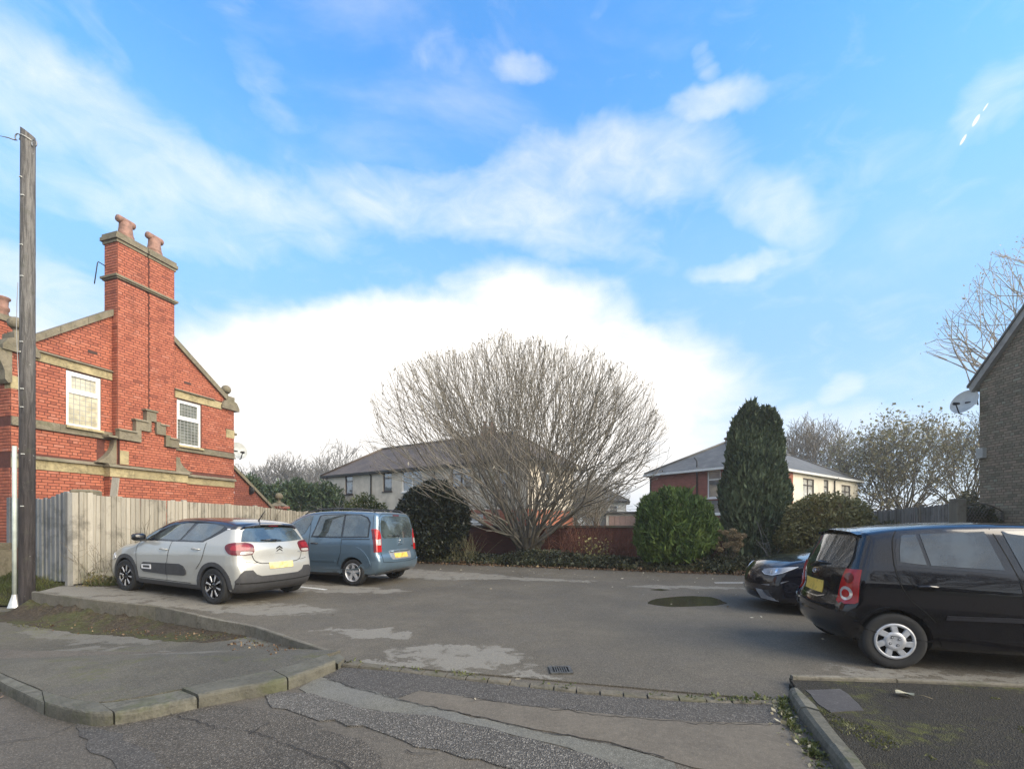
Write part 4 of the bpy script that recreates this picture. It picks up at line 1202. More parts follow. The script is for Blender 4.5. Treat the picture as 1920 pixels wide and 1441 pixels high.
def hip_house(name, label, N, dirA, LA, dirB, LB, walls, eaves, ridge, windows, roofmat, fascia, z0=-0.3, over=0.35, cat='house', ridge_in=None, chimneys=(), pipes=()):
 """N: corner nearest the camera; wall A runs along dirA for LA, wall B along dirB for LB.
 walls: {'A': [(t0,t1,z0,z1,mat)], 'B': [...]}; windows: (wall, t0, t1, z0, z1, style)"""
 N = Vector((N[0], N[1], 0)); A = Vector((*dirA, 0)).normalized(); B = Vector((*dirB, 0)).normalized()
 root = empty(name, tuple(N), 0, label, cat)
 def nrm(u, other):
  q = Vector((u.y, -u.x, 0))
  return q if q.dot(other) < 0 else -q
 nA, nB = nrm(A, B), nrm(B, A)
 frA = lambda t, o, z: A * t + nA * o + Vector((0, 0, z))
 frB = lambda t, o, z: B * t + nB * o + Vector((0, 0, z))
 C = [Vector((0, 0, 0)), A * LA, A * LA + B * LB, B * LB]
 mb = MB()
 s_ = 0.12
 cen = (C[0] + C[2]) / 2
 ins = [A * q + B * w for q, w in ((0.25, 0.25), (LA - 0.25, 0.25), (LA - 0.25, LB - 0.25), (0.25, LB - 0.25))]
 mb.add([c + Vector((0, 0, z0)) for c in ins] + [c + Vector((0, 0, eaves)) for c in ins], [(3, 2, 1, 0), (4, 5, 6, 7), (0, 1, 5, 4), (1, 2, 6, 5), (2, 3, 7, 6), (3, 0, 4, 7)])
 fix_normals(mb.build('core', CORE, root))
 for side, fr, L in (('A', frA, LA), ('B', frB, LB)):
  for (t0, t1, a, b, m) in walls[side]:
   holes = [w for w in windows if w[0] == side]
   mb = MB()
   xs = sorted({t0, t1} | {min(max(w[1], t0), t1) for w in holes} | {min(max(w[2], t0), t1) for w in holes})
   zs = sorted({a, b} | {min(max(w[3], a), b) for w in holes} | {min(max(w[4], a), b) for w in holes})
   for i in range(len(xs) - 1):
    for j in range(len(zs) - 1):
     cx, cz = (xs[i] + xs[i + 1]) / 2, (zs[j] + zs[j + 1]) / 2
     if any(w[1] < cx < w[2] and w[3] < cz < w[4] for w in holes): continue
     if xs[i + 1] - xs[i] < 1e-4 or zs[j + 1] - zs[j] < 1e-4: continue
     block(mb, fr, xs[i], xs[i + 1], -0.13, 0.0, zs[j], zs[j + 1])
   fix_normals(mb.build('wall', m, root))
 # the two sides away from the camera
 mb = MB()
 frC = lambda t, o, z: B * LB + A * t - nA * o + Vector((0, 0, z))
 frD = lambda t, o, z: A * LA + B * t - nB * o + Vector((0, 0, z))
 block(mb, frC, 0, LA, -0.13, 0, z0, eaves); block(mb, frD, 0, LB, -0.13, 0, z0, eaves)
 fix_normals(mb.build('wall', walls['A'][-1][4], root))
 for w in windows:
  fr = frA if w[0] == 'A' else frB
  t0, t1, a, b = w[1:5]; st = w[5]
  mb = MB(); fw = 0.07; o0, o1 = -0.12, -0.045
  block(mb, fr, t0, t1, o0, o1, a, a + fw); block(mb, fr, t0, t1, o0, o1, b - fw, b); block(mb, fr, t0, t0 + fw, o0, o1 - 0.001, a + fw, b - fw); block(mb, fr, t1 - fw, t1, o0, o1 - 0.001, a + fw, b - fw)
  tr = a + (b - a) * 0.68
  block(mb, fr, t0 + fw, t1 - fw, o0, o1 - 0.002, tr - 0.035, tr + 0.035)
  nm = st.get('mull', 0)
  for k in range(nm):
   t = t0 + (t1 - t0) * (k + 1) / (nm + 1)
   block(mb, fr, t - 0.035, t + 0.035, o0, o1 - 0.003, a + fw, b - fw)
  win = fix_normals(mb.build('window', st['frame'], root))
  mb = MB(); block(mb, fr, t0 + fw, t1 - fw, -0.115, -0.085, a + fw, tr - 0.035); fix_normals(mb.build('pane', st.get('glass', GLASS_FAR), win))
  mb = MB(); block(mb, fr, t0 + fw, t1 - fw, -0.115, -0.085, tr + 0.035, b - fw); fix_normals(mb.build('pane', st.get('glass', GLASS_FAR), win))
  mb = MB(); block(mb, fr, t0 - 0.06, t1 + 0.06, -0.10, 0.06, a - 0.07, a - 0.003); fix_normals(mb.build('sill', st.get('sill', st['frame']), win))
 # hip roof with overhang
 E = [c + (c - cen).normalized() * over * 1.35 for c in C]
 long_a = LA >= LB
 half = min(LA, LB) / 2
 if long_a:
  r0, r1 = A * (ridge_in or half) + B * (LB / 2), A * (LA - half) + B * (LB / 2)
  order = [0, 1, 2, 3]
 else:
  r0, r1 = B * (ridge_in or half) + A * (LA / 2), B * (LB - half) + A * (LA / 2)
 ez = eaves + 0.02
 V = [e + Vector((0, 0, ez)) for e in E] + [r0 + Vector((0, 0, ridge)), r1 + Vector((0, 0, ridge))]
 if long_a:
  fs = [(0, 1, 5, 4), (2, 3, 4, 5), (3, 0, 4), (1, 2, 5)]
 else:
  fs = [(0, 3, 5, 4), (1, 2, 5, 4), (0, 1, 4), (3, 2, 5)]
 low = [v - Vector((0, 0, 0.10)) for v in V[:4]]
 mb = MB(); mb.add(V + low, fs + [(6, 7, 8, 9)] + [(i, (i + 1) % 4, 6 + (i + 1) % 4, 6 + i) for i in range(4)])
 rf = fix_normals(mb.build('roof', roofmat, root))
 # ridge and hip tiles
 mb = MB(); mb.smooth = True
 up = Vector((0, 0, 0.03))
 mb.tube([V[4] + up, V[5] + up], 0.09, 6)
 for i, j in ((0, 4), (3 if long_a else 1, 4), (1 if long_a else 3, 5), (2, 5)):
  mb.tube([V[i] + up, V[j] + up], 0.08, 6)
 mb.build('ridge_tiles', roofmat, rf)
 # gutters and fascia
 mb = MB()
 for i in range(4):
  p, q = E[i] + Vector((0, 0, ez - 0.03)), E[(i + 1) % 4] + Vector((0, 0, ez - 0.03))
  u = (q - p).normalized(); nn = Vector((u.y, -u.x, 0))
  if nn.dot(p - cen) < 0: nn = -nn
  mb.add([p + nn * 0.02 + Vector((0, 0, -0.16)), q + nn * 0.02 + Vector((0, 0, -0.16)), q + nn * 0.02, p + nn * 0.02, p + nn * 0.10 + Vector((0, 0, -0.14)), q + nn * 0.10 + Vector((0, 0, -0.14)), q + nn * 0.12, p + nn * 0.12],
               [(0, 1, 2, 3), (4, 5, 6, 7), (0, 1, 5, 4), (3, 2, 6, 7), (0, 4, 7, 3), (1, 5, 6, 2)])
 fix_normals(mb.build('gutter', fascia, root))
 for (c, w, h, zt) in chimneys:
  base = A * c[0] + B * c[1]
  mb = MB(); mb.box(base.x - w, base.y - w * 0.7, ridge - 0.6, base.x + w, base.y + w * 0.7, zt)
  mb.box(base.x - w - 0.06, base.y - w * 0.7 - 0.06, zt + 0.002, base.x + w + 0.06, base.y + w * 0.7 + 0.06, zt + 0.12)
  ch = fix_normals(mb.build('chimney', far_brick('chimney_brick', (0.20, 0.13, 0.09)) if 'chimney_brick' not in bpy.data.materials else bpy.data.materials['chimney_brick'], rf))
  for k in (-1, 1):
   mb = MB(); mb.smooth = True; mb.lathe([(0.13, 0), (0.11, 0.3), (0.14, 0.34), (0.14, 0.4)], (base.x + k * w * 0.5, base.y, zt + 0.12), n=12); mb.build('chimney_pot', TERRA, rf)
 for (sd, t, a, b, m) in pipes:
  fr = frA if sd == 'A' else frB
  mb = MB(); mb.smooth = True
  mb.tube([fr(t, 0.06, a), fr(t, 0.06, b), fr(t + 0.05, 0.3, b + 0.22)], 0.045, 8); mb.build('downpipe', m, root)
 return root
BRWN = plain('dark_brown_frame', (0.045, 0.03, 0.024), 0.5)
WF = dict(frame=UPVC); BF = dict(frame=BRWN); BF1 = dict(frame=BRWN, mull=1)
BRIGHT = window_glass('sky_reflection_toned_glass', (0.50, 0.48, 0.42), 2.6)  # pale base colour paints in the reflection of bright sky
DKB = plain('black_gutter', (0.02, 0.02, 0.02), 0.5)
fbA = far_brick('orange_far_brick', (0.46, 0.15, 0.085), ang=math.atan2(0.541, -0.841))
hip_house('pebble_dashed_house', 'grey pebble-dashed terrace with dark window frames and a brown hipped roof behind the bare tree', (0.86, 24.5), (-0.841, 0.541), 17.6, (0.541, 0.841), 5.8,
          {'A': [(0, 17.6, 2.25, 5.0, PEBBLE), (0, 11, -0.3, 2.25, fbA), (11, 17.6, -0.3, 2.25, PEBBLE)], 'B': [(0, 5.8, 2.25, 5.0, PEBBLE), (0, 5.8, -0.3, 2.25, fbA)]}, 5.0, 7.15,
          [('A', 14.55, 15.4, 3.55, 4.9, BF), ('A', 10.55, 11.4, 3.6, 4.9, BF), ('A', 7.8, 9.6, 3.5, 4.9, dict(frame=UPVC, mull=1)), ('A', 3.9, 5.4, 3.6, 4.8, dict(frame=BRWN, mull=1)), ('A', 1.0, 2.0, 3.6, 4.8, BF),
           ('A', 3.0, 4.4, 0.6, 2.0, dict(frame=UPVC)), ('A', 7.5, 9.3, 0.6, 1.9, dict(frame=UPVC, mull=1)), ('B', 1.5, 2.6, 3.5, 4.8, WF)], TILE, DKB, chimneys=[((4.7, 2.9), 0.45, 0.5, 7.55)],
          pipes=[('A', 12.55, 0, 4.75, DKB), ('A', 6.7, 0, 4.75, DKB)])
fbB = far_brick('shaded_side_red_brick', (0.36, 0.105, 0.075), (0.22, 0.12, 0.09), ang=math.atan2(0.8, -0.6))  # darker copy of the front brick: this side's shade put into the colour
fbC = far_brick('lit_front_red_brick', (0.40, 0.125, 0.075), (0.24, 0.14, 0.1), ang=math.atan2(0.6, 0.8))  # lighter copy of the side brick: light on the front put into the colour
hip_house('semi_detached_house', 'red brick and cream rendered semi-detached houses with a grey slate roof behind the tall conifer', (14.6, 27.2), (-0.60, 0.80), 7.5, (0.80, 0.60), 18.0,
          {'A': [(0, 7.5, -0.3, 5.0, fbB)], 'B': [(0, 5.3, -0.3, 5.0, fbC), (5.3, 18, -0.3, 5.0, CREAM)]}, 5.0, 7.25,
          [('A', 2.15, 3.05, 3.1, 4.85, dict(frame=UPVC)), ('A', 2.2, 3.2, 0.6, 1.7, dict(frame=UPVC)),
           ('B', 2.6, 4.5, 3.4, 4.75, dict(frame=UPVC, glass=BRIGHT, mull=1)), ('B', 6.9, 8.8, 3.15, 4.6, dict(frame=BRWN, glass=BRIGHT, mull=1)), ('B', 10.6, 11.5, 3.1, 4.7, dict(frame=BRWN, glass=BRIGHT)), ('B', 14.2, 16.2, 2.9, 4.5, dict(frame=BRWN, glass=BRIGHT, mull=1))],
          SLATE, UPVC, chimneys=[((3.9, 4.6), 0.3, 0.5, 7.6)], pipes=[('A', 3.75, 0.5, 5.6, DKB), ('B', 12.6, 0.5, 4.7, DKB), ('A', 7.42, 0, 4.7, DKB)])
def lean_roof():
 N = Vector((14.6, 27.2, 0)); A = Vector((-0.6, 0.8, 0)); nA = Vector((-0.8, -0.6, 0))
 r = empty('lean_to', tuple(N), 0, 'low slate lean-to below the white framed window on the red brick house', 'lean-to')
 fr = lambda t, o, z: A * t + nA * o + Vector((0, 0, z))
 mb = MB(); block(mb, fr, 0.5, 3.6, 0.003, 1.2, -0.3, 2.05); fix_normals(mb.build('wall', fbB, r))
 mb = MB(); poly_block(mb, lambda t, o, z: fr(o, t, z), [(0.003, 2.95), (1.4, 2.15), (1.4, 2.06), (0.003, 2.8)], 0.4, 3.7); fix_normals(mb.build('roof', SLATE, r))
 mb = MB(); block(mb, fr, 0.4, 3.7, 1.403, 1.45, 1.95, 2.12); fix_normals(mb.build('fascia', UPVC, r))
lean_roof()
hip_house('small_white_house', 'small pale rendered house with a grey roof between the bare tree and the red house', (13.6, 54.0), (-0.97, 0.24), 8.5, (0.24, 0.97), 7.0,
          {'A': [(0, 8.5, -0.3, 4.1, WHITE_R)], 'B': [(0, 7.0, -0.3, 4.1, WHITE_R)]}, 4.1, 6.3, [('A', 5.0, 6.2, 2.1, 3.6, WF), ('A', 1.0, 3.0, 2.0, 3.6, dict(frame=UPVC, mull=1))], SLATE, DKB)
def garage():
 p = Vector((8.6, 33.5, 0))
 r = empty('flat_roofed_garage', tuple(p), R(8), 'low flat roofed garage with pinkish doors behind the boundary wall', 'garage')
 mb = MB(); mb.box(-1.7, 0, -0.3, 1.7, 5, 2.15); mb.build('wall', WHITE_R, r)
 mb = MB(); mb.box(-1.9, -0.2, 2.152, 1.9, 5.2, 2.32); mb.build('roof', DKB, r)
 for k in range(5):
  mb = MB(); mb.box(-1.5 + 0.42 * k, -0.04, 0.0, -1.5 + 0.42 * k + 0.40, -0.003, 2.0); mb.build('door_panel', plain('garage_door', (0.30, 0.20, 0.17), 0.7) if 'garage_door' not in bpy.data.materials else bpy.data.materials['garage_door'], r)
garage()
# ------------------------------------------------------------------ red brick boundary wall behind the bed
def boundary_wall():
 P0, P1 = Vector((-7.2, 22.4, 0)), Vector((9.2, 16.1, 0))
 u = (P1 - P0).normalized(); L = (P1 - P0).length; n = Vector((u.y, -u.x, 0))
 r = empty('boundary_wall', tuple(P0), 0, 'old red brick boundary wall with dark coping behind the planting bed', 'wall')
 fr = lambda t, o, z: u * t + n * o + Vector((0, 0, z))
 m = far_brick('old_red_wall_brick', (0.13, 0.042, 0.032), (0.06, 0.042, 0.032), ang=math.atan2(u.y, u.x))  # brick colour darkened to stand for the shade on this wall
 mb = MB(); block(mb, fr, 0, L, -0.22, 0, -0.3, 1.30); fix_normals(mb.build('wall', m, r))
 t = 0; k = 0
 mc = stone_mat('wall_coping', (0.085, 0.075, 0.06), 0.5, 0.5)
 while t < L:
  e = min(L, t + 0.6)
  mb = MB(); mb.tone = random.random(); block(mb, fr, t + 0.004, e - 0.004, -0.26, 0.045, 1.302, 1.385, 0.04); fix_normals(mb.build('coping_stone', mc, r)); t = e
boundary_wall()
# ================================================================== fences, pole, dishes, small fixtures
def wood_mat(name, stops, streak=0.72):
 m, nt, b = new_mat(name)
 S(b, rough=0.9, spec=0.25)
 p = wpos(nt)
 a = nt.nodes.new('ShaderNodeAttribute'); a.attribute_name = 'tone'
 oi = nt.nodes.new('ShaderNodeObjectInfo')
 mp = node(nt, 'ShaderNodeMapping'); mp.inputs['Scale'].default_value = (9, 9, 0.9)
 nt.links.new(p, mp.inputs[0])
 n1 = noise(nt, mp.outputs[0], 4.0, 6, 0.7, 0.6)
 n2 = noise(nt, p, 1.8, 5, 0.7)
 f = mathn(nt, 'ADD', mathn(nt, 'MULTIPLY', oi.outputs['Random'], 0.42), mathn(nt, 'MULTIPLY', n1, streak), clamp=True)
 c = ramp(nt, f, stops)
 c = mixrgb(nt, maprange(nt, n2, 0.48, 0.68, 0, 0.6), c, tuple(x * 0.5 for x in stops[0][1]))
 # green algae towards the foot
 sep = node(nt, 'ShaderNodeSeparateXYZ'); nt.links.new(p, sep.inputs[0])
 g = mathn(nt, 'MULTIPLY', maprange(nt, sep.outputs[2], 1.0, 0.25), maprange(nt, noise(nt, p, 3, 5, 0.7), 0.4, 0.65))
 c = mixrgb(nt, mathn(nt, 'MULTIPLY', g, 0.45), c, (0.16, 0.17, 0.085))
 nt.links.new(c, b.inputs['Base Color'])
 bump(nt, b, n1, 0.35, 0.006)
 return m
PALE_WOOD = wood_mat('pale_weathered_timber', [(0.0, (0.13, 0.12, 0.095)), (0.45, (0.29, 0.265, 0.215)), (1.0, (0.47, 0.43, 0.355))])
GREY_WOOD = wood_mat('grey_weathered_timber', [(0.0, (0.12, 0.115, 0.105)), (0.5, (0.21, 0.205, 0.19)), (1.0, (0.31, 0.30, 0.275))])
DARK_WOOD = wood_mat('dark_fence_timber', [(0.0, (0.06, 0.054, 0.042)), (0.5, (0.13, 0.118, 0.092)), (1.0, (0.20, 0.18, 0.14))])
def board_mesh(w, h, t0, t1, mat, tone, slant=0.0):
 """feather-edge board: thick on one edge, thin on the other"""
 mb = MB(); mb.tone = tone
 mb.add([(0, 0, 0), (w, 0, 0), (w, -t1, 0), (0, -t0, 0), (0, 0, h), (w, 0, h + slant), (w, -t1, h + slant), (0, -t0, h)],
           [(0, 1, 2, 3), (7, 6, 5, 4), (0, 4, 5, 1), (1, 5, 6, 2), (2, 6, 7, 3), (3, 7, 4, 0)])
 o = mb.build('tmp', mat); me = o.data; bpy.data.objects.remove(o); return me
def board_fence(root, P0, u, n, L, top, bot, pitch, mat, w=0.118, seed=0, posts=(), post_mat=None, extra_top=0.03, gravel=True, back_n=1):
 """vertical boards one by one; u along, n towards the viewer"""
 rr = np.random.default_rng(seed)
 kinds = {}
 k = 0
 t = 0.0
 inv = Vector(root.location)
 while t < L - 0.02:
  x = t
  zt, zb = top(x), bot(x)
  h = zt - zb + rr.normal(0, 0.007)
  key = (round(h / 0.02), k % 3)
  if key not in kinds:
   kinds[key] = board_mesh(w, round(h / 0.02) * 0.02, 0.034, 0.007, mat, 0.5)
  o = link('board', kinds[key], root)
  p = P0 + u * x + n * (0.003 * (k % 2)) - inv
  M = Matrix(((u.x, -n.x, 0, p.x), (u.y, -n.y, 0, p.y), (0, 0, 1, zb - inv.z), (0, 0, 0, 1)))
  M = M @ Matrix.Rotation(R(rr.normal(0, 0.35)), 4, 'Y') @ Matrix.Rotation(R(rr.normal(0, 2.6)), 4, 'Z')
  o.matrix_local = M
  t += pitch; k += 1
 for x in posts:
  mb = MB(); mb.tone = 0.4
  zt, zb = top(x) + extra_top, bot(x) - 0.35
  mb.M = Matrix(((u.x, -n.x, 0, 0), (u.y, -n.y, 0, 0), (0, 0, 1, 0), (0, 0, 0, 1)))
  mb.cbox(-0.05, -0.055, zb, 0.05, 0.045, zt, 0.01)
  o = mb.build('fence_post', post_mat or mat, root)
  o.location = P0 + u * x - Vector((inv.x, inv.y, inv.z))
 # rails behind
 for f in (0.2, 0.85):
  mb = MB(); n_ = 6
  for i in range(n_):
   a, b = L * i / n_, L * (i + 1) / n_
   za, zb_ = bot(a) + (top(a) - bot(a)) * f, bot(b) + (top(b) - bot(b)) * f
   pa, pb = P0 + u * a - n * 0.03 * back_n, P0 + u * b - n * 0.03 * back_n
   qs = []
   for p, z in ((pa, za), (pb, zb_)):
    for dn, dz in ((0, -0.04), (0, 0.04), (-0.07, 0.04), (-0.07, -0.04)):
     qs.append(p + n * dn * back_n + Vector((0, 0, z + dz)) - inv)
   mb.add(qs, [(0, 1, 5, 4), (1, 2, 6, 5), (2, 3, 7, 6), (3, 0, 4, 7), (0, 3, 2, 1), (4, 5, 6, 7)])
  fix_normals(mb.build('rail', mat, root))
def left_fence():
 d = Vector((0.2925, 0.9563, 0)).normalized(); n = Vector((d.y, -d.x, 0))
 P0 = Vector((-8.93, 9.20, 0))
 root = empty('timber_fence', (P0.x, P0.y, 0.3), 0, 'pale weathered close-boarded fence running back beside the grey hatchback', 'fence')
 top = lambda t: 2.115 - 0.012 * t - 0.0045 * t * t * (1 if t < 8 else 1)
 top = lambda t: float(np.interp(t, [0, 0.22, 0.23, 2.25, 4.45, 6.5, 9.5], [2.11, 2.11, 2.075, 2.02, 1.965, 1.85, 1.78]))
 bot = lambda t: float(np.interp(t, [0, 0.3, 0.31, 3, 9.5], [0.24, 0.24, 0.44, 0.38, 0.25]))
 board_fence(root, P0, d, n, 9.5, top, bot, 0.098, PALE_WOOD, 0.115, 5, (0.29, 2.30, 4.45, 6.55, 8.6), PALE_WOOD, 0.035)
 # gravel boards
 for a, b in ((0.34, 2.25), (2.35, 4.40), (4.50, 6.50), (6.60, 8.55)):
  mb = MB(); fr = lambda t, o, z: P0 + d * t + n * o + Vector((0, 0, z)) - Vector(root.location)
  block(mb, fr, a, b, -0.02, 0.022, bot(a) - 0.35, bot(a) + 0.0); fix_normals(mb.build('gravel_board', PALE_WOOD, root))
 # return leg towards the street wall, with a dipped top
 root2 = empty('timber_fence', (P0.x, P0.y, 0.3), 0, 'short grey-blue fence return with a dipped top, directly behind the telegraph pole', 'fence')
 u = -n
 top2 = lambda t: float(np.interp(t, [0, 0.12, 0.35, 0.55, 0.8, 2.0], [2.12, 2.10, 2.04, 1.99, 1.985, 2.03]))
 bot2 = lambda t: float(np.interp(t, [0, 1.4, 1.41, 2.0], [0.30, 0.26, 0.95, 0.95]))
 board_fence(root2, P0 + d * -0.03, u, -d, 1.95, top2, bot2, 0.135, wood_mat('blue_grey_timber', [(0.0, (0.13, 0.14, 0.15)), (0.5, (0.235, 0.245, 0.25)), (1.0, (0.34, 0.345, 0.33))]), 0.145, 6, (0.02,), GREY_WOOD, -0.02)
 # stone gate pier head seen over the corner and a plank leaning on the house
 p = empty('stone_pier', (-9.25, 9.85, 0), 0.3, 'mossy square stone pier head just above the fence corner', 'pier')
 mb = MB(); mb.tone = 0.5; mb.cbox(-0.17, -0.17, 0.0, 0.17, 0.17, 2.06, 0.02); mb.build('shaft', STONE_D, p)
 mb = MB(); mb.tone = 0.8; mb.cbox(-0.20, -0.20, 2.062, 0.20, 0.20, 2.20, 0.03); mb.build('cap', STONE_D, p)
 mb = MB(); mb.M = Matrix.Translation((-10.05, 11.2, 0.6)) @ Matrix.Rotation(R(7), 4, 'Y')
 mb.box(-0.06, -0.02, 0, 0.10, 0.02, 2.02)
 tag(mb.build('leaning_plank', PALE_WOOD), 'pale plank leaning against the lodge wall behind the fence', 'plank')
 # low street wall with coping at the far left
 lw = empty('street_wall', (-9.6, 8.75, 0), 0, 'low red brick wall with a stone coping at the left edge', 'wall')
 fr = lambda t, o, z: u * t + d * (-o) + Vector((0, 0, z))
 P = Vector((-10.83, 9.45, 0)) - Vector(lw.location)
 fr = lambda t, o, z: P + u * t - d * o + Vector((0, 0, z))
 mb = MB(); block(mb, fr, 0, 3.0, -0.25, 0, -0.3, 0.93); fix_normals(mb.build('wall', MORT, lw))
 brickwork(lw, fr, 0, 3.0, 0.1, 0.92, 0.0, None, [], bpy.data.materials['darker_red_brick'], 0, None, 77)
 mb = MB(); mb.tone = 0.4; block(mb, fr, -0.05, 3.05, -0.30, 0.07, 0.932, 1.06, 0.03); fix_normals(mb.build('coping', STONE_D, lw))
 mb = MB(); mb.tone = 0.1; block(mb, fr, -0.22, 0.0, -0.2, 0.03, -0.3, 0.93); fix_normals(mb.build('end_stone', STONE_D, lw))
 # gate pier with ball near the back of the lodge
 gp = empty('ball_topped_pier', (-10.9, 0, 0), 0, 'red brick gate pier with a stone ball behind the long fence', 'pier')
 O = Vector((-11.68, 10.56, 0)); q = O + d * 9.0 - n * 1.0
 gp.location = (q.x, q.y, 0)
 mb = MB(); mb.M = Matrix.Rotation(math.atan2(d.y, d.x), 4, 'Z')
 mb.box(-0.22, -0.22, -0.3, 0.22, 0.22, 2.10); mb.box(-0.30, -0.30, 2.102, 0.30, 0.30, 2.20)
 mb.build('shaft', far_brick('pier_brick', (0.33, 0.11, 0.08)), gp)
 mb = MB(); mb.tone = 0.6
 mb.add([(-0.3, -0.3, 2.202), (0.3, -0.3, 2.202), (0.3, 0.3, 2.202), (-0.3, 0.3, 2.202), (-0.10, -0.10, 2.36), (0.10, -0.10, 2.36), (0.10, 0.10, 2.36), (-0.10, 0.10, 2.36)], [(0, 1, 5, 4), (1, 2, 6, 5), (2, 3, 7, 6), (3, 0, 4, 7), (4, 5, 6, 7)])
 ball_finial(mb, (0, 0, 2.34), 0.16)
 fix_normals(mb.build('ball', STONE_D, gp))
left_fence()
def right_fence():
 A, B = Vector((11.75, 12.0, 0)), Vector((19.4, 26.9, 0))
 u = (B - A).normalized(); n = Vector((-u.y, u.x, 0))
 L = (B - A).length
 root = empty('timber_fence', tuple(A), 0, 'dark grey close-boarded fence beyond the parked black cars', 'fence')
 top = lambda t: float(np.interp(t, [0, L], [1.99, 1.96]))
 bot = lambda t: 0.1
 board_fence(root, A, u, n, L, top, bot, 0.115, GREY_WOOD, 0.13, 15, (2.6, 5.2, 7.8, 10.4, 13.0), DARK_WOOD, 0.06)
 mb = MB(); mb.cbox(-0.13, -0.12, 0, 0.13, 0.12, 2.12, 0.02)
 o = mb.build('fence_post', DARK_WOOD, root); o.location = (-0.05, -0.1, 0)
right_fence()
def trellis():
 A, B = Vector((11.85, 11.95, 0)), Vector((13.30, 12.35, 0))
 u = (B - A).normalized(); L = (B - A).length + 0.1
 root = empty('trellis', tuple(A), 0, 'arched diamond trellis overgrown with ivy against the brown brick wall', 'trellis')
 topz = lambda t: 1.62 + 0.38 * math.sin(math.pi * min(1, max(0, 0.15 + 0.62 * (1 - t / L))))
 mb = MB()
 mbm = MB(); mbm.smooth = True
 for k in range(-12, 16):
  for sg in (1, -1):
   # diagonal laths clipped to the arch
   pts = []
   for i in range(21):
    t = L * i / 20; z = 0.5 + k * 0.13 + sg * t
    if 0.4 < z < topz(t): pts.append((t, z))
   if len(pts) >= 2:
    a, b = pts[0], pts[-1]
    p, q = u * a[0] + Vector((0, 0, a[1])), u * b[0] + Vector((0, 0, b[1]))
    off = Vector((-u.y, u.x, 0)) * (0.008 * sg)
    mb.tube([p + off, q + off], 0.009, 4)
 o = mb.build('lattice', DARK_WOOD, root); o['kind'] = 'stuff'
 mbm.tube([u * (L * i / 20) + Vector((0, 0, topz(L * i / 20))) for i in range(21)], 0.018, 6); mbm.build('arch_rail', DARK_WOOD, root)
 for t in (0, L):
  mb = MB(); p = u * t; mb.box(p.x - 0.025, p.y - 0.025, 0, p.x + 0.025, p.y + 0.025, topz(t)); mb.build('upright', DARK_WOOD, root)
trellis()
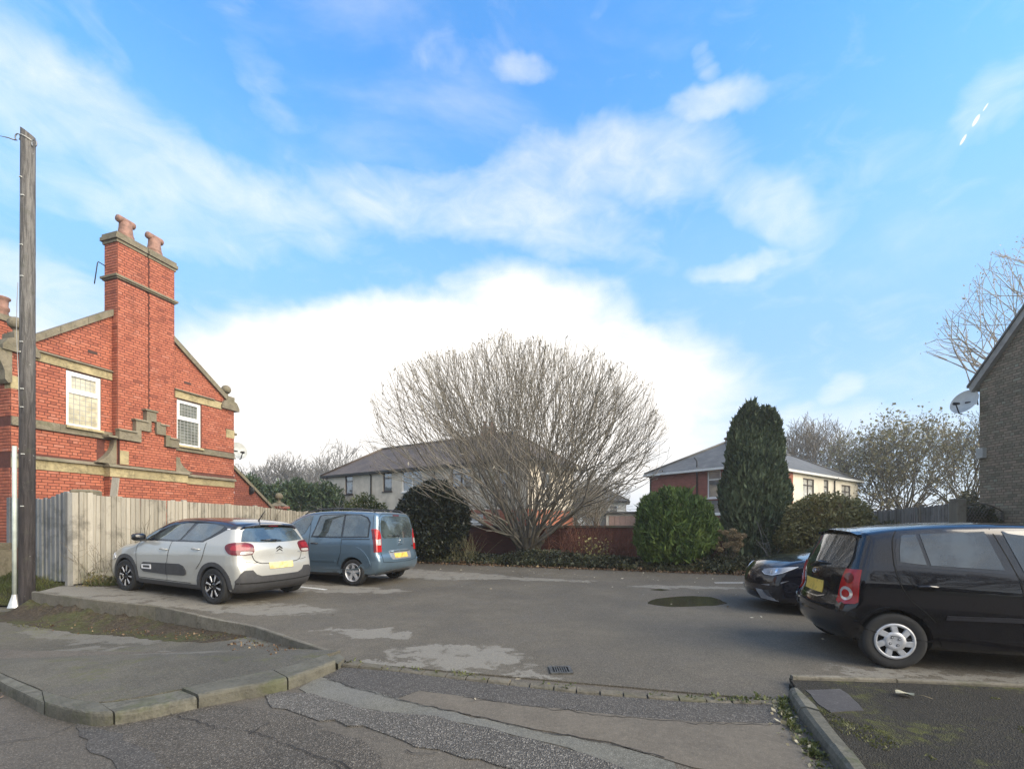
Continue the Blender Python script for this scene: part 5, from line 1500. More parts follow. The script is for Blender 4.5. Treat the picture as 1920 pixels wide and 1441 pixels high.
# ------------------------------------------------------------------ telegraph pole
def telegraph_pole():
 b = Vector((-9.92, 9.28, 0))
 b = at(50, 1137, z_pave)
 h = EYE + (980 - 243) * b.y / 850 - b.z
 root = empty('telegraph_pole', tuple(b), 0, 'tall dark timber telegraph pole at the left edge with a cut-off slanting top', 'pole')
 m, nt, bs = new_mat('creosoted_timber')
 S(bs, rough=0.8, spec=0.4)
 p = wpos(nt); mp = node(nt, 'ShaderNodeMapping'); mp.inputs['Scale'].default_value = (10, 10, 0.7); nt.links.new(p, mp.inputs[0])
 n1 = noise(nt, mp.outputs[0], 2.4, 7, 0.72, 1.0); n2 = noise(nt, p, 3.0, 5, 0.7); n3 = noise(nt, p, 22, 4, 0.7)
 sep = node(nt, 'ShaderNodeSeparateXYZ'); nt.links.new(p, sep.inputs[0])
 c = mixrgb(nt, maprange(nt, n1, 0.35, 0.7), (0.014, 0.011, 0.011), (0.055, 0.047, 0.045))
 c = mixrgb(nt, mathn(nt, 'MULTIPLY', maprange(nt, sep.outputs[2], 2.0, 6.5), maprange(nt, n1, 0.40, 0.62, 0.35, 0.95)), c, (0.20, 0.19, 0.175))
 c = mixrgb(nt, mathn(nt, 'MULTIPLY', maprange(nt, n3, 0.64, 0.72), maprange(nt, n2, 0.5, 0.6)), c, (0.42, 0.42, 0.40))
 c = mixrgb(nt, maprange(nt, n2, 0.55, 0.75, 0, 0.5), c, (0.07, 0.075, 0.045))
 nt.links.new(c, bs.inputs['Base Color']); bump(nt, bs, mathn(nt, 'ADD', n1, mathn(nt, 'MULTIPLY', n3, 0.5)), 0.8, 0.02)
 mb = MB(); mb.smooth = True
 N = 20; rows = 40; vs, fs = [], []
 rr = np.random.default_rng(4)
 for i in range(rows + 1):
  f = i / rows
  z = -0.2 + (h + 0.2) * f
  r = 0.120 - 0.014 * f
  lean = 0.03 * f
  for k in range(N):
   a = 2 * math.pi * k / N
   zz = z + (0.07 * (-math.cos(a - 0.2)) - 0.07 if i == rows else 0)
   q = r * (1 + 0.02 * math.sin(3 * a + 2 * f) + rr.normal(0, 0.006))
   vs.append((lean + q * math.cos(a), q * math.sin(a), zz))
 for i in range(rows):
  for k in range(N):
   fs.append((i * N + k, i * N + (k + 1) % N, (i + 1) * N + (k + 1) % N, (i + 1) * N + k))
 mb.add(vs, fs)
 mb.smooth = False
 mb.add(vs[-N:], [tuple(range(N))])
 mb.build('pole', m, root)
 # bright steel cable guard with a flared foot
 gal = plain('galvanised_pipe', (0.44, 0.49, 0.45), 0.5, 0.0, var=0.12, scale=7)
 mb = MB(); mb.smooth = True
 x, y = -0.125, -0.10
 top = EYE + (980 - 836) * (b.y - 0.1) / 850 - b.z
 mb.tube([(x, y, 0.16), (x, y, top)], 0.036, 14)
 mb.build('cable_guard', gal, root)
 mb = MB(); mb.smooth = True
 mb.lathe([(0.105, 0.0), (0.095, 0.02), (0.042, 0.22), (0.04, 0.25)], (x, y, 0.01), n=18); mb.build('flared_foot', plain('bright_foot', (0.62, 0.62, 0.60), 0.35, 0.5), root)
 # pole-top ring, hooks and the stub of wire
 wm = plain('galvanised_wire', (0.26, 0.27, 0.27), 0.5, 0.6)
 zt = h - 0.22
 mb = MB(); mb.smooth = True
 r = 0.112
 mb.tube([(0.03 + r * math.cos(a), r * math.sin(a), zt + 0.05 - 0.05 * math.cos(a - 0.3) - 0.04) for a in np.linspace(math.pi * 1.05, math.pi * 1.95, 14)], 0.012, 6)
 mb.build('strap', plain('strap_metal', (0.45, 0.44, 0.40), 0.5, 0.4), root)
 mb = MB(); mb.smooth = True
 for k, (sx, zz) in enumerate(((-1, 0.02), (1, -0.10))):
  c = (0.03 + sx * 0.11, -0.02, zt + zz)
  mb.tube([(c[0] + sx * 0.055 * (1 - math.cos(a)) * 0.9, c[1] - 0.02, c[2] + 0.065 * math.sin(a) + 0.02) for a in np.linspace(-0.3 * math.pi, 1.4 * math.pi, 14)], 0.011, 6)
 mb.build('wire_hook', wm, root)
 mb = MB(); mb.smooth = True
 mb.tube([(-0.20, -0.02, zt + 0.0), (-0.32, -0.04, zt + 0.03), (-0.48, -0.06, zt + 0.05)], [0.014, 0.012, 0.004], 6); mb.build('wire_stub', wm, root)
 # thin drop wire down the left and the pale nail heads and number tags
 mb = MB(); mb.smooth = True
 mb.tube([(-0.105, -0.06, h - 3.0), (-0.125, -0.06, h - 3.4), (-0.115, -0.075, h - 3.9), (-0.07, -0.10, h - 4.4), (-0.035, -0.115, h - 4.8), (-0.015, -0.122, h - 5.4)], 0.006, 5); mb.build('drop_wire', plain('grey_cable', (0.35, 0.35, 0.34), 0.6), root)
 for (a, z) in ((-1.75, h - 1.0), (-1.4, h - 1.35), (-1.6, h - 2.3), (-1.5, h - 2.9), (-1.9, h - 4.35), (-1.45, 4.2), (-1.5, 3.85), (-2.2, 3.05), (-1.35, 2.95), (-1.45, 1.95), (-1.55, 5.1)):
  mb = MB(); r = 0.115
  mb.M = Matrix.Translation((0.02 + r * math.cos(a), r * math.sin(a), z)) @ Matrix.Rotation(a + math.pi / 2, 4, 'Z')
  mb.box(-0.025, -0.012, -0.007, 0.025, 0.02, 0.008); mb.build('tag', plain('pale_tag', (0.6, 0.6, 0.55), 0.5) if 'pale_tag' not in bpy.data.materials else bpy.data.materials['pale_tag'], root)
telegraph_pole()
# ------------------------------------------------------------------ satellite dishes
def dish(loc, size, az, tilt, label, grey, arm_dir):
 root = empty('satellite_dish', tuple(loc), 0, label, 'satellite dish')
 Rm = Matrix.Rotation(R(az), 4, 'Z') @ Matrix.Rotation(R(-tilt), 4, 'Y')
 m = plain('dish_grey_' , grey, 0.5) if 'dish_grey_' + str(size) not in bpy.data.materials else None
 mb = MB(); mb.smooth = True; mb.M = Rm
 prof = []
 n, vs, fs = 24, [], []
 for i in range(8):
  r = size * i / 7
  for k in range(n):
   a = 2 * math.pi * k / n
   vs.append((0.30 * r * r / size - 0.08 * size, r * math.cos(a) * 0.92, r * math.sin(a)))
 for i in range(7):
  for k in range(n):
   fs.append((i * n + k, i * n + (k + 1) % n, (i + 1) * n + (k + 1) % n, (i + 1) * n + k))
 mb.add(vs, fs)
 mb.smooth = False
 back = [(v[0] - 0.012, v[1], v[2]) for v in vs]
 mb.add(back, [f[::-1] for f in fs])
 mb.add([vs[7 * n + k] for k in range(n)] + [back[7 * n + k] for k in range(n)], [(k, (k + 1) % n, n + (k + 1) % n, n + k) for k in range(n)])
 mb.build('reflector', m, root)
 mb = MB(); mb.smooth = True; mb.M = Rm
 mb.tube([(0.0, 0, -size), (0.30 * size, 0, -size * 1.12), (0.95 * size, 0, -size * 0.62)], 0.016, 6); mb.build('feed_arm', CM_dark, root)
 mb = MB(); mb.smooth = True; mb.M = Rm @ Matrix.Translation((0.95 * size, 0, -size * 0.60)); mb.tube([(-0.11, 0, 0.06), (0.06, 0, -0.03)], [0.035, 0.045], 10); mb.build('receiver', CM_dark, root)
 mb = MB(); mb.smooth = True; mb.tube([(-0.02, 0, 0), arm_dir, (arm_dir[0], arm_dir[1], arm_dir[2] - 0.12)], 0.02, 6); mb.build('wall_bracket', CM_dark, root)
 return root
d_ = Vector((0.2925, 0.9563, 0)).normalized(); n_ = Vector((d_.y, -d_.x, 0))
pL = Vector((-11.68, 10.56, 0)) + d_ * 6.22 - n_ * 0.15 + Vector((0, 0, 4.10))
dish(pL, 0.32, -35, 20, 'small grey satellite dish on the corner of the red brick lodge', (0.42, 0.43, 0.41), tuple(-d_ * 0.28))
pR = Vector((13.36, 13.35, 5.02))
dish(pR, 0.37, 195, 24, 'large pale satellite dish just under the verge of the brown brick building', (0.50, 0.50, 0.46), (0.15, -0.2, 0))
mb = MB(); p = gw_fr(0.12, 0.0, 3.46) + Vector((13.46, 13.05, 0)); mb.box(p.x - 0.13, p.y - 0.09, p.z - 0.13, p.x - 0.004, p.y + 0.09, p.z + 0.15)
tag(mb.build('junction_box', plain('grey_box', (0.36, 0.36, 0.33), 0.6)), 'small grey box fixed to the corner of the brown brick wall', 'junction box')
# ------------------------------------------------------------------ drain
def drain():
 c = at(1051, 1256.5, 0.0)
 root = empty('drain_grate', (c.x, c.y, 0), 0.03, 'small iron drain grate set in the asphalt by the setts', 'drain')
 iron = plain('cast_iron', (0.10, 0.098, 0.09), 0.6, 0.5, var=0.3, scale=20)
 w, h = 0.092, 0.092
 mb = MB(); mb.box(-w, -h, 0.004, w, h, 0.0062); mb.build('pit_shade', plain('drain_shade_black', (0.004, 0.004, 0.004), 1.0), root)  # flat black plate painted to stand in for the unlit pit
 mb = MB(); mb.box(-w - 0.02, -h - 0.02, 0.003, w + 0.02, -h + 0.012, 0.016); mb.box(-w - 0.02, h - 0.012, 0.003, w + 0.02, h + 0.02, 0.016)
 mb.box(-w - 0.02, -h + 0.012, 0.003, -w + 0.012, h - 0.012, 0.016); mb.box(w - 0.012, -h + 0.012, 0.003, w + 0.02, h - 0.012, 0.016)
 mb.build('rim', iron, root)
 for k in range(6):
  x = -w + 0.012 + (2 * w - 0.024) * (k + 1) / 7
  mb = MB(); mb.box(x - 0.0055, -h + 0.012, 0.0065, x + 0.007, h - 0.012, 0.014); mb.build('bar', iron, root)
drain()
# ================================================================== plants
def leaf_mat(name, stops, rough=0.55, var=0.0, transl=0.25):
 m, nt, b = new_mat(name)
 S(b, rough=rough, spec=0.4)
 a = nt.nodes.new('ShaderNodeAttribute'); a.attribute_name = 'tone'
 c = ramp(nt, a.outputs['Fac'], stops)
 nt.links.new(c, b.inputs['Base Color'])
 if transl:
  tr = nt.nodes.new('ShaderNodeBsdfTranslucent')
  nt.links.new(c, tr.inputs[0])
  mx = nt.nodes.new('ShaderNodeMixShader'); mx.inputs[0].default_value = transl
  out = [n for n in nt.nodes if n.type == 'OUTPUT_MATERIAL'][0]
  nt.links.new(b.outputs[0], mx.inputs[1]); nt.links.new(tr.outputs[0], mx.inputs[2]); nt.links.new(mx.outputs[0], out.inputs[0])
 return m
def leaves(name, C, size, mat, parent=None, up=0.0, outward=None, aspect=0.5, tone=None, seed=0, szvar=0.35, fold=0.0):
 """one mesh of small pointed leaves (a folded diamond each) at points C"""
 rr = np.random.default_rng(seed)
 n = len(C)
 A = rr.normal(0, 1, (n, 3))
 if outward is not None:
  A = A * 0.75 + outward * 1.0
 A[:, 2] += up
 A /= np.linalg.norm(A, axis=1, keepdims=True) + 1e-9
 Q = rr.normal(0, 1, (n, 3)); B = np.cross(A, Q); B /= np.linalg.norm(B, axis=1, keepdims=True) + 1e-9
 s_ = (size * np.exp(rr.normal(0, szvar, n)))[:, None] if np.isscalar(size) else size[:, None]
 V = np.empty((n, 4, 3))
 V[:, 0] = C - A * s_ * 0.5
 V[:, 1] = C + B * s_ * aspect * 0.5
 V[:, 2] = C + A * s_ * 0.5
 V[:, 3] = C - B * s_ * aspect * 0.5
 F_ = np.arange(n * 4).reshape(n, 4)
 t = rr.uniform(0, 1, n) if tone is None else np.clip(tone, 0, 1)
 return np_mesh(name, V.reshape(-1, 3), F_, mat, parent, np.repeat(t, 4))
def vnoise(P, f, seed):
 """cheap smooth value noise from sums of sines"""
 rr = np.random.default_rng(seed)
 out = np.zeros(len(P))
 for k in range(6):
  w = rr.normal(0, 1, 3) * f * (1.0 + 0.5 * k)
  out += np.sin(P @ w + rr.uniform(0, 6.28)) / (1 + 0.5 * k)
 return out / 3.0
def tubes(name, lines, mat, parent=None, sides=4, tone=None):
 """lines: list of (points (k,3), radii (k,)); all joined"""
 VV, FF, base, TT = [], [], 0, []
 for li, (P, r) in enumerate(lines):
  P = np.asarray(P, float); r = np.asarray(r, float)
  k = len(P)
  ns = sides if np.isscalar(sides) else sides[li]
  D = np.gradient(P, axis=0)
  D /= np.linalg.norm(D, axis=1, keepdims=True) + 1e-9
  ref = np.where(np.abs(D[:, 2:3]) > 0.9, np.array([[1., 0, 0]]), np.array([[0, 0, 1.]]))
  A = np.cross(D, ref); A /= np.linalg.norm(A, axis=1, keepdims=True) + 1e-9
  B = np.cross(D, A)
  w = 2 * np.pi * np.arange(ns) / ns
  ring = P[:, None, :] + r[:, None, None] * (A[:, None, :] * np.cos(w)[None, :, None] + B[:, None, :] * np.sin(w)[None, :, None])
  VV.append(ring.reshape(-1, 3))
  i = np.arange(k - 1)[:, None] * ns; j = np.arange(ns)[None, :]; j2 = (j + 1) % ns
  q = np.stack([i + j, i + j2, i + ns + j2, i + ns + j], -1).reshape(-1, 4) + base
  FF.append(q); base += k * ns
 V = np.concatenate(VV); F_ = np.concatenate(FF)
 return np_mesh(name, V, F_, mat, parent, np.full(len(V), 0.5), smooth=True)
def bark_mat(name, base, moss=0.3, lo=0.55):
 m, nt, b = new_mat(name)
 S(b, rough=0.9, spec=0.3)
 p = wpos(nt)
 c = mixrgb(nt, maprange(nt, noise(nt, p, 3.0, 5, 0.7), 0.35, 0.7), tuple(x * lo for x in base), base)
 c = mixrgb(nt, maprange(nt, noise(nt, p, 1.1, 4, 0.65), 0.5, 0.7, 0, moss), c, (0.085, 0.095, 0.045))
 nt.links.new(c, b.inputs['Base Color'])
 return m
def grow(rr, start, dir0, length, r0, inside, level, out, steer, step=0.32, split_every=0.9, min_r=0.006, ang=30, maxlev=4, wob=0.06, child_len=0.62, taper=0.75):
 """a branch and its side shoots; inside(p) says whether p is still in the crown"""
 P, D = [np.array(start)], np.array(dir0, float)
 D /= np.linalg.norm(D)
 n = max(3, int(length / step))
 kids = []
 side = rr.choice([-1, 1])
 acc = rr.uniform(0, split_every)
 for i in range(n):
  D = D + rr.normal(0, wob, 3) + steer(P[-1], D, level)
  D /= np.linalg.norm(D)
  q = P[-1] + D * step
  if not inside(q):
   break
  P.append(q)
  acc += step
  if level < maxlev and acc > split_every and i >= 1:
   acc = rr.uniform(-0.25, 0.25) * split_every
   kids.append((q.copy(), D.copy(), i / n))
 k = len(P)
 if k < 2: return
 full = k / (n + 1)
 rad = r0 * (1 - (1 - min_r / max(r0, min_r)) * (np.linspace(0, 1, k) ** taper))
 out.append((np.array(P), np.maximum(rad, min_r), level))
 for (q, d, f) in kids:
  ax = rr.normal(0, 1, 3); ax -= d * (ax @ d); ax /= np.linalg.norm(ax) + 1e-9
  a = R(ang * rr.uniform(0.6, 1.35))
  nd = d * math.cos(a) + ax * math.sin(a)
  rr_here = np.interp(f, [0, 1], [r0, min_r])
  grow(rr, q, nd, length * (1 - f) * child_len * rr.uniform(0.8, 1.35) + step * 2, max(min_r, rr_here * 0.62), inside, level + 1, out, steer, step, split_every, min_r, ang, maxlev, wob, child_len, taper)
# ------------------------------------------------------------------ the big bare tree
BARK = bark_mat('grey_brown_bark', (0.30, 0.27, 0.22), 0.25, 0.6)
BARK_D = bark_mat('mossy_dark_bark', (0.120, 0.105, 0.078), 0.6, 0.5)
def big_tree():
 base = Vector((0.62, 18.0, 0.12))
 root = empty('bare_tree', tuple(base), 0, 'big dome-shaped bare tree with many stems rising from one short bole in the planting bed', 'tree')
 rr = np.random.default_rng(21)
 lines = []
 cz, rx = 4.3, 5.95
 def inside(p):
  x, y, z = p[0] + 0.48, p[1], p[2]
  if z < 0.05 or z < 0.50 * math.hypot(x, y) + 0.15: return False
  b = math.atan2(y, x)
  lump = 1 + 0.035 * math.sin(5 * b + 1.3 * z) + 0.03 * math.sin(11 * b - 2.1 * z)
  e = (x / rx) ** 2 + (y / (rx * 0.85)) ** 2 + ((z - cz) / (3.98 if z > cz else 4.6)) ** 2
  return e < lump ** 2
 def steer(p, D, lev):
  o_ = np.array([p[0], p[1], 0.0]); h = np.linalg.norm(o_) + 1e-6
  return np.array([0, 0, 0.024 + 0.022 * (lev >= 2) + 0.02 * (lev >= 3) - 0.012 * (lev < 1 and h < 2.5)]) + o_ / h * 0.010
 nst = 38
 for k in range(nst):
  az = 2 * math.pi * (k * 0.618034) + rr.normal(0, 0.1)
  el = R(88 - 60 * ((k + 0.5) / nst) ** 0.62)
  d = np.array([math.cos(az) * math.cos(el), math.sin(az) * math.cos(el) * 0.9, math.sin(el)])
  r_b = 0.08 + 0.34 * math.cos(el)
  st = np.array([math.cos(az) * r_b, math.sin(az) * r_b * 0.8, 0.40 + 0.5 * rr.uniform(0, 1) * math.sin(el)])
  grow(rr, st, d, 9.2, rr.uniform(0.05, 0.105), inside, 0, lines, steer, 0.25, 0.95, 0.0064, 27, 3, 0.085, 0.76, 0.45)
 lines.sort(key=lambda l: -l[1][0])
 stems = [l for l in lines if l[2] <= 0]
 tw = [l for l in lines if l[2] > 0]
 print('tree lines', len(stems), len(tw), sum(len(l[0]) for l in tw))
 tubes('stems', [(l[0], l[1]) for l in stems], bark_mat('stem_bark', (0.24, 0.21, 0.165), 0.45, 0.55), root, 7)
 o = tubes('branches', [(l[0], l[1]) for l in tw], BARK, root, 3); o['kind'] = 'stuff'
 # short stout bole: fluted trunk made of fused stems
 mb = MB(); mb.smooth = True
 rows, N = 10, 40
 vs, fs = [], []
 for i in range(rows):
  f = i / (rows - 1)
  z = -0.15 + 0.95 * f
  r = 0.56 - 0.20 * math.sin(math.pi * min(1, f * 1.25) * 0.9) + 0.10 * f + 0.18 * max(0, 0.15 - f) * 4
  for k in range(N):
   a = 2 * math.pi * k / N
   q = r * (1 + 0.15 * math.sin(7 * a + 1.1 + f) + 0.09 * math.sin(13 * a + 4.0 * f) + 0.05 * math.sin(23 * a - 6 * f))
   vs.append((q * math.cos(a), 0.8 * q * math.sin(a), z))
 for i in range(rows - 1):
  for k in range(N):
   fs.append((i * N + k, i * N + (k + 1) % N, (i + 1) * N + (k + 1) % N, (i + 1) * N + k))
 mb.add(vs, fs)
 mb.add(vs[-N:], [tuple(range(N))])
 mb.build('trunk', BARK_D, root)
 # buds and a few clinging leaves at the tips
 tips = np.array([l[0][-1] for l in tw if l[2] >= 2])
 pick = tips[rr.random(len(tips)) < 0.75]
 L2 = pick + rr.normal(0, 0.02, pick.shape)
 o = leaves('buds', L2, 0.085, leaf_mat('pale_bud', [(0, (0.23, 0.21, 0.17)), (1, (0.36, 0.33, 0.26))], transl=0), root, up=2.0, aspect=0.32, seed=3); o['kind'] = 'stuff'
big_tree()
def bare_tree(loc, height, width, label, seed, trunk_h=0.25, dens=1.0, mat=None, leafy=0, leaf=None, leaf_size=0.16, group=None, name='bare_tree', min_r=0.012, nlimb=9, spread=58, leaf_sp=0.35, r0=None, ivy=False):
 root = empty(name, tuple(loc), 0, label, 'tree', group)
 rr = np.random.default_rng(seed)
 mat = mat or BARK
 lines = []
 th = height * trunk_h
 R0 = r0 or height * 0.022
 cz, rx, rz = th + (height - th) * 0.45, width / 2, (height - th) * 0.56
 def inside(p):
  az = math.atan2(p[1], p[0])
  lump = 1 + 0.09 * math.sin(3 * az + seed) + 0.07 * math.sin(7 * az + 5 * p[2] / height + seed * 2) + 0.05 * math.sin(9 * p[2] / height * 3)
  return (math.hypot(p[0], p[1]) / rx) ** 2 + ((p[2] - cz) / rz) ** 2 < lump ** 2 or (p[2] < th * 1.3 and math.hypot(p[0], p[1]) < rx * 0.35)
 def steer(p, D, lev):
  return np.array([0, 0, 0.02 + 0.012 * lev])
 step = height * 0.035
 tr = np.array([[0, 0, -0.3], [rr.normal(0, .05), rr.normal(0, .05), th * 0.5], [rr.normal(0, .1), rr.normal(0, .1), th], [rr.normal(0, .15), rr.normal(0, .15), th * 1.6]])
 tubes('trunk', [(tr, np.array([R0 * 1.25, R0, R0 * 0.9, R0 * 0.5]))], mat, root, 10)
 for k in range(nlimb):
  az = 2 * math.pi * k * 0.618034 + rr.normal(0, 0.2)
  el = R(88 - spread * math.sqrt((k + 0.3) / nlimb) * rr.uniform(0.85, 1.1))
  d = np.array([math.cos(az) * math.cos(el), math.sin(az) * math.cos(el), math.sin(el)])
  st = tr[2] * rr.uniform(0.65, 1.15)
  grow(rr, st, d, height * 0.80, R0 * rr.uniform(0.4, 0.6), inside, 0, lines, steer, step, step * 2.3 / dens, min_r, 34, 4, 0.085, 0.66, 0.6)
 o = tubes('branches', [(l[0], l[1]) for l in lines], mat, root, 3); o['kind'] = 'stuff'
 if leafy:
  pts = np.concatenate([l[0][1:] for l in lines if l[2] >= 2])
  idx = rr.integers(0, len(pts), leafy)
  C = pts[idx] + rr.normal(0, leaf_sp, (leafy, 3))
  keep = vnoise(C, 1.6, seed) > -0.25
  C = C[keep]
  o = leaves('foliage', C, leaf_size, leaf, root, aspect=0.6, seed=seed); o['kind'] = 'stuff'
 return root
def at_depth(px, Y):
 return ((px - 960) / 850 * Y)
GREY_BARK = bark_mat('pale_grey_bark', (0.20, 0.19, 0.175), 0.15)
WARM_BARK = bark_mat('sun_toned_bark', (0.55, 0.48, 0.38), 0.05)  # pale tone puts the sunlit highlights into the bark colour
OLIVE = leaf_mat('olive_leaf', [(0, (0.13, 0.125, 0.055)), (0.6, (0.21, 0.19, 0.09)), (1, (0.30, 0.25, 0.13))], transl=0.3)
def Hh(py, Y, g=0.0):
 return EYE + (980 - py) * Y / 850 - g
bare_tree((at_depth(545, 62), 62, 0), Hh(850, 62), 10.5, 'grey bare tree far behind the hedge, between lodge and pebble-dashed house', 31, 0.2, 1.0, GREY_BARK, group=None, min_r=0.022)
bare_tree((at_depth(640, 56), 56, 0), Hh(828, 56), 9.5, 'taller grey bare tree rising behind the left end of the pebble-dashed house', 32, 0.2, 1.0, GREY_BARK, min_r=0.02)
bare_tree((at_depth(470, 66), 66, 0), Hh(868, 66), 8.0, 'small grey bare tree beside the lodge dish', 33, 0.2, 1.0, GREY_BARK, min_r=0.024)
bare_tree((at_depth(590, 70), 70, 0), Hh(868, 70), 9.0, 'lowest of the grey bare trees over the hedge', 34, 0.2, 1.0, GREY_BARK, min_r=0.024)
bare_tree((at_depth(1525, 58), 58, 0), Hh(783, 58), 10.5, 'round-headed bare tree behind the red and cream houses', 35, 0.18, 1.15, bark_mat('brown_bark', (0.17, 0.145, 0.11), 0.2), min_r=0.022, nlimb=13, spread=62)
bare_tree((at_depth(1697, 38), 38, 0), Hh(768, 38), 9.6, 'large thinly leafed tree behind the dark fence at the right', 36, 0.16, 0.75, BARK_D, 9000, OLIVE, 0.19, name='leafy_tree', min_r=0.014, nlimb=12, spread=64, leaf_sp=0.45)
bare_tree((at_depth(1622, 40), 40, 0), Hh(800, 40), 6.6, 'smaller thinly leafed tree beside the end of the cream house', 37, 0.16, 0.75, BARK_D, 5000, OLIVE, 0.18, name='leafy_tree', min_r=0.014, nlimb=9, spread=60)
bare_tree((at_depth(1815, 30), 30, 0), Hh(778, 30), 6.6, 'ivy-clad bare tree next to the brown brick wall', 38, 0.2, 0.85, BARK_D, 2500, OLIVE, 0.12, min_r=0.011, nlimb=10, spread=62)
bare_tree((20.5, 16.5, 0), 12.2, 7.4, 'big sunlit bare tree reaching over the roof of the brown brick building', 39, 0.50, 1.25, WARM_BARK, 3000, leaf_mat('tan_seed_clusters', [(0, (0.34, 0.26, 0.18)), (1, (0.60, 0.50, 0.38))]), 0.06, min_r=0.0075, nlimb=14, spread=76, leaf_sp=0.08)
bare_tree((at_depth(1120, 30), 30, 0), Hh(880, 30), 5.0, 'small bare tree beyond the wall behind the big tree', 40, 0.15, 1.0, BARK, min_r=0.011, nlimb=8, spread=50)
bare_tree((at_depth(1085, 34), 34, 0), Hh(905, 34), 4.0, 'thin bare sapling beyond the wall, left of the small white house', 41, 0.1, 1.0, BARK, min_r=0.012, nlimb=8, spread=40)
def bush(name, loc, rx, ry, h, label, n, leafsz, mat, seed, cat='shrub', shape='round', up=0.3, aspect=0.5, shell=0.55, lumps=0.16, group=None, stem=True, zlow=0.02, outw=0.9, lf=1.0):
 """leaves through the outer volume of a lumpy solid, thinner inside, on a few stems"""
 root = empty(name, tuple(loc), 0, label, cat, group)
 rr = np.random.default_rng(seed)
 m = int(n * 1.0)
 u = rr.uniform(-1, 1, m); az = rr.uniform(0, 2 * math.pi, m)
 if shape == 'round':
  el = np.arcsin(np.clip(rr.uniform(-0.75, 1, m), -1, 1))
  D = np.c_[np.cos(az) * np.cos(el), np.sin(az) * np.cos(el), np.sin(el)]
  lump = 1 + lumps * vnoise(D * 2.2, lf, seed) + lumps * 0.6 * vnoise(D * 5, lf, seed + 1)
  rad = (rr.uniform(0, 1, m) ** shell)
  rad = 1 - (1 - rad) * 0.55
  c = 0.45 * h
  P = np.c_[D[:, 0] * rx, D[:, 1] * ry, np.where(D[:, 2] > 0, D[:, 2] * (h - c), D[:, 2] * (c - zlow) * 1.25)] * (rad * lump)[:, None]
  P[:, 2] += c
  P = P[P[:, 2] > zlow * 0.5]
  O_ = np.c_[P[:, 0] / rx, P[:, 1] / ry, (P[:, 2] - c) / h]
 else:      # column: several upright lobes
  lobes = shape
  Ps, Os = [], []
  for (lx, ly, lr, lz0, lh, w) in lobes:
   k = int(m * w)
   z = rr.uniform(0, 1, k)
   prof = np.interp(z, [0, 0.06, 0.3, 0.6, 0.82, 0.94, 1.0], [0.55, 0.80, 1.0, 0.98, 0.78, 0.45, 0.04])
   a = rr.uniform(0, 2 * math.pi, k)
   q = 1 - (1 - rr.uniform(0, 1, k) ** shell) * 0.5
   X = np.c_[np.cos(a), np.sin(a), z * 3]
   lum = 1 + lumps * vnoise(X * 1.6, lf, seed) + lumps * 0.7 * vnoise(X * 4, lf, seed + 3)
   Ps.append(np.c_[lx + np.cos(a) * lr * prof * q * lum, ly + np.sin(a) * lr * prof * q * lum, lz0 + z * lh])
   Os.append(np.c_[np.cos(a), np.sin(a), 0.5 + 0 * a])
  P = np.concatenate(Ps); O_ = np.concatenate(Os)
 O_ = O_ / (np.linalg.norm(O_, axis=1, keepdims=True) + 1e-9)
 tone = 0.5 + 0.30 * vnoise(P * [1.3, 1.3, 0.8], 1.0, seed + 5) + 0.28 * vnoise(P * [5, 5, 2], 1.0, seed + 6) + rr.normal(0, 0.16, len(P))
 o = leaves('foliage', P, leafsz, mat, root, up=up, outward=O_ * outw, aspect=aspect, tone=tone, seed=seed); o['kind'] = 'stuff'
 if stem:
  ls = []
  for k in range(9):
   a = rr.uniform(0, 6.28); q = rr.uniform(0.1, 0.75)
   end = np.array([math.cos(a) * rx * q, math.sin(a) * ry * q, h * rr.uniform(0.55, 0.9)])
   pts = np.array([[0.1 * math.cos(a), 0.1 * math.sin(a), -0.1], end * [0.35, 0.35, 0.45] + rr.normal(0, 0.04, 3), end * [0.75, 0.75, 0.75] + rr.normal(0, 0.05, 3), end])
   ls.append((pts, np.array([0.05, 0.035, 0.022, 0.01]) * min(1.4, h / 2.5)))
  tubes('stems', ls, BARK_D, root, 5)
 return root
CONIFER = leaf_mat('dark_conifer', [(0, (0.028, 0.038, 0.020)), (0.5, (0.090, 0.120, 0.058)), (1, (0.19, 0.22, 0.11))], transl=0.1, rough=0.7)
CONIFER_G = leaf_mat('fresh_conifer', [(0, (0.022, 0.042, 0.012)), (0.5, (0.085, 0.140, 0.030)), (1, (0.20, 0.27, 0.065))], transl=0.15, rough=0.7)
RHODO = leaf_mat('rhododendron_leaf', [(0, (0.010, 0.014, 0.008)), (0.6, (0.028, 0.036, 0.018)), (1, (0.07, 0.078, 0.042))], rough=0.35, transl=0.1)
LIGHT = leaf_mat('yellow_green_leaf', [(0, (0.035, 0.05, 0.012)), (0.6, (0.085, 0.105, 0.022)), (1, (0.15, 0.17, 0.045))], transl=0.25)
HEDGE = leaf_mat('leylandii', [(0, (0.016, 0.030, 0.014)), (0.6, (0.042, 0.070, 0.027)), (1, (0.09, 0.125, 0.048))], transl=0.1)
AUTUMN = leaf_mat('browning_shrub_leaf', [(0, (0.09, 0.083, 0.035)), (0.5, (0.19, 0.18, 0.07)), (0.85, (0.29, 0.25, 0.10)), (1, (0.16, 0.11, 0.05))], transl=0.25)
IVY = leaf_mat('ivy_leaf', [(0, (0.012, 0.015, 0.008)), (0.5, (0.038, 0.045, 0.018)), (0.8, (0.080, 0.080, 0.032)), (1, (0.17, 0.13, 0.07))], transl=0.15)
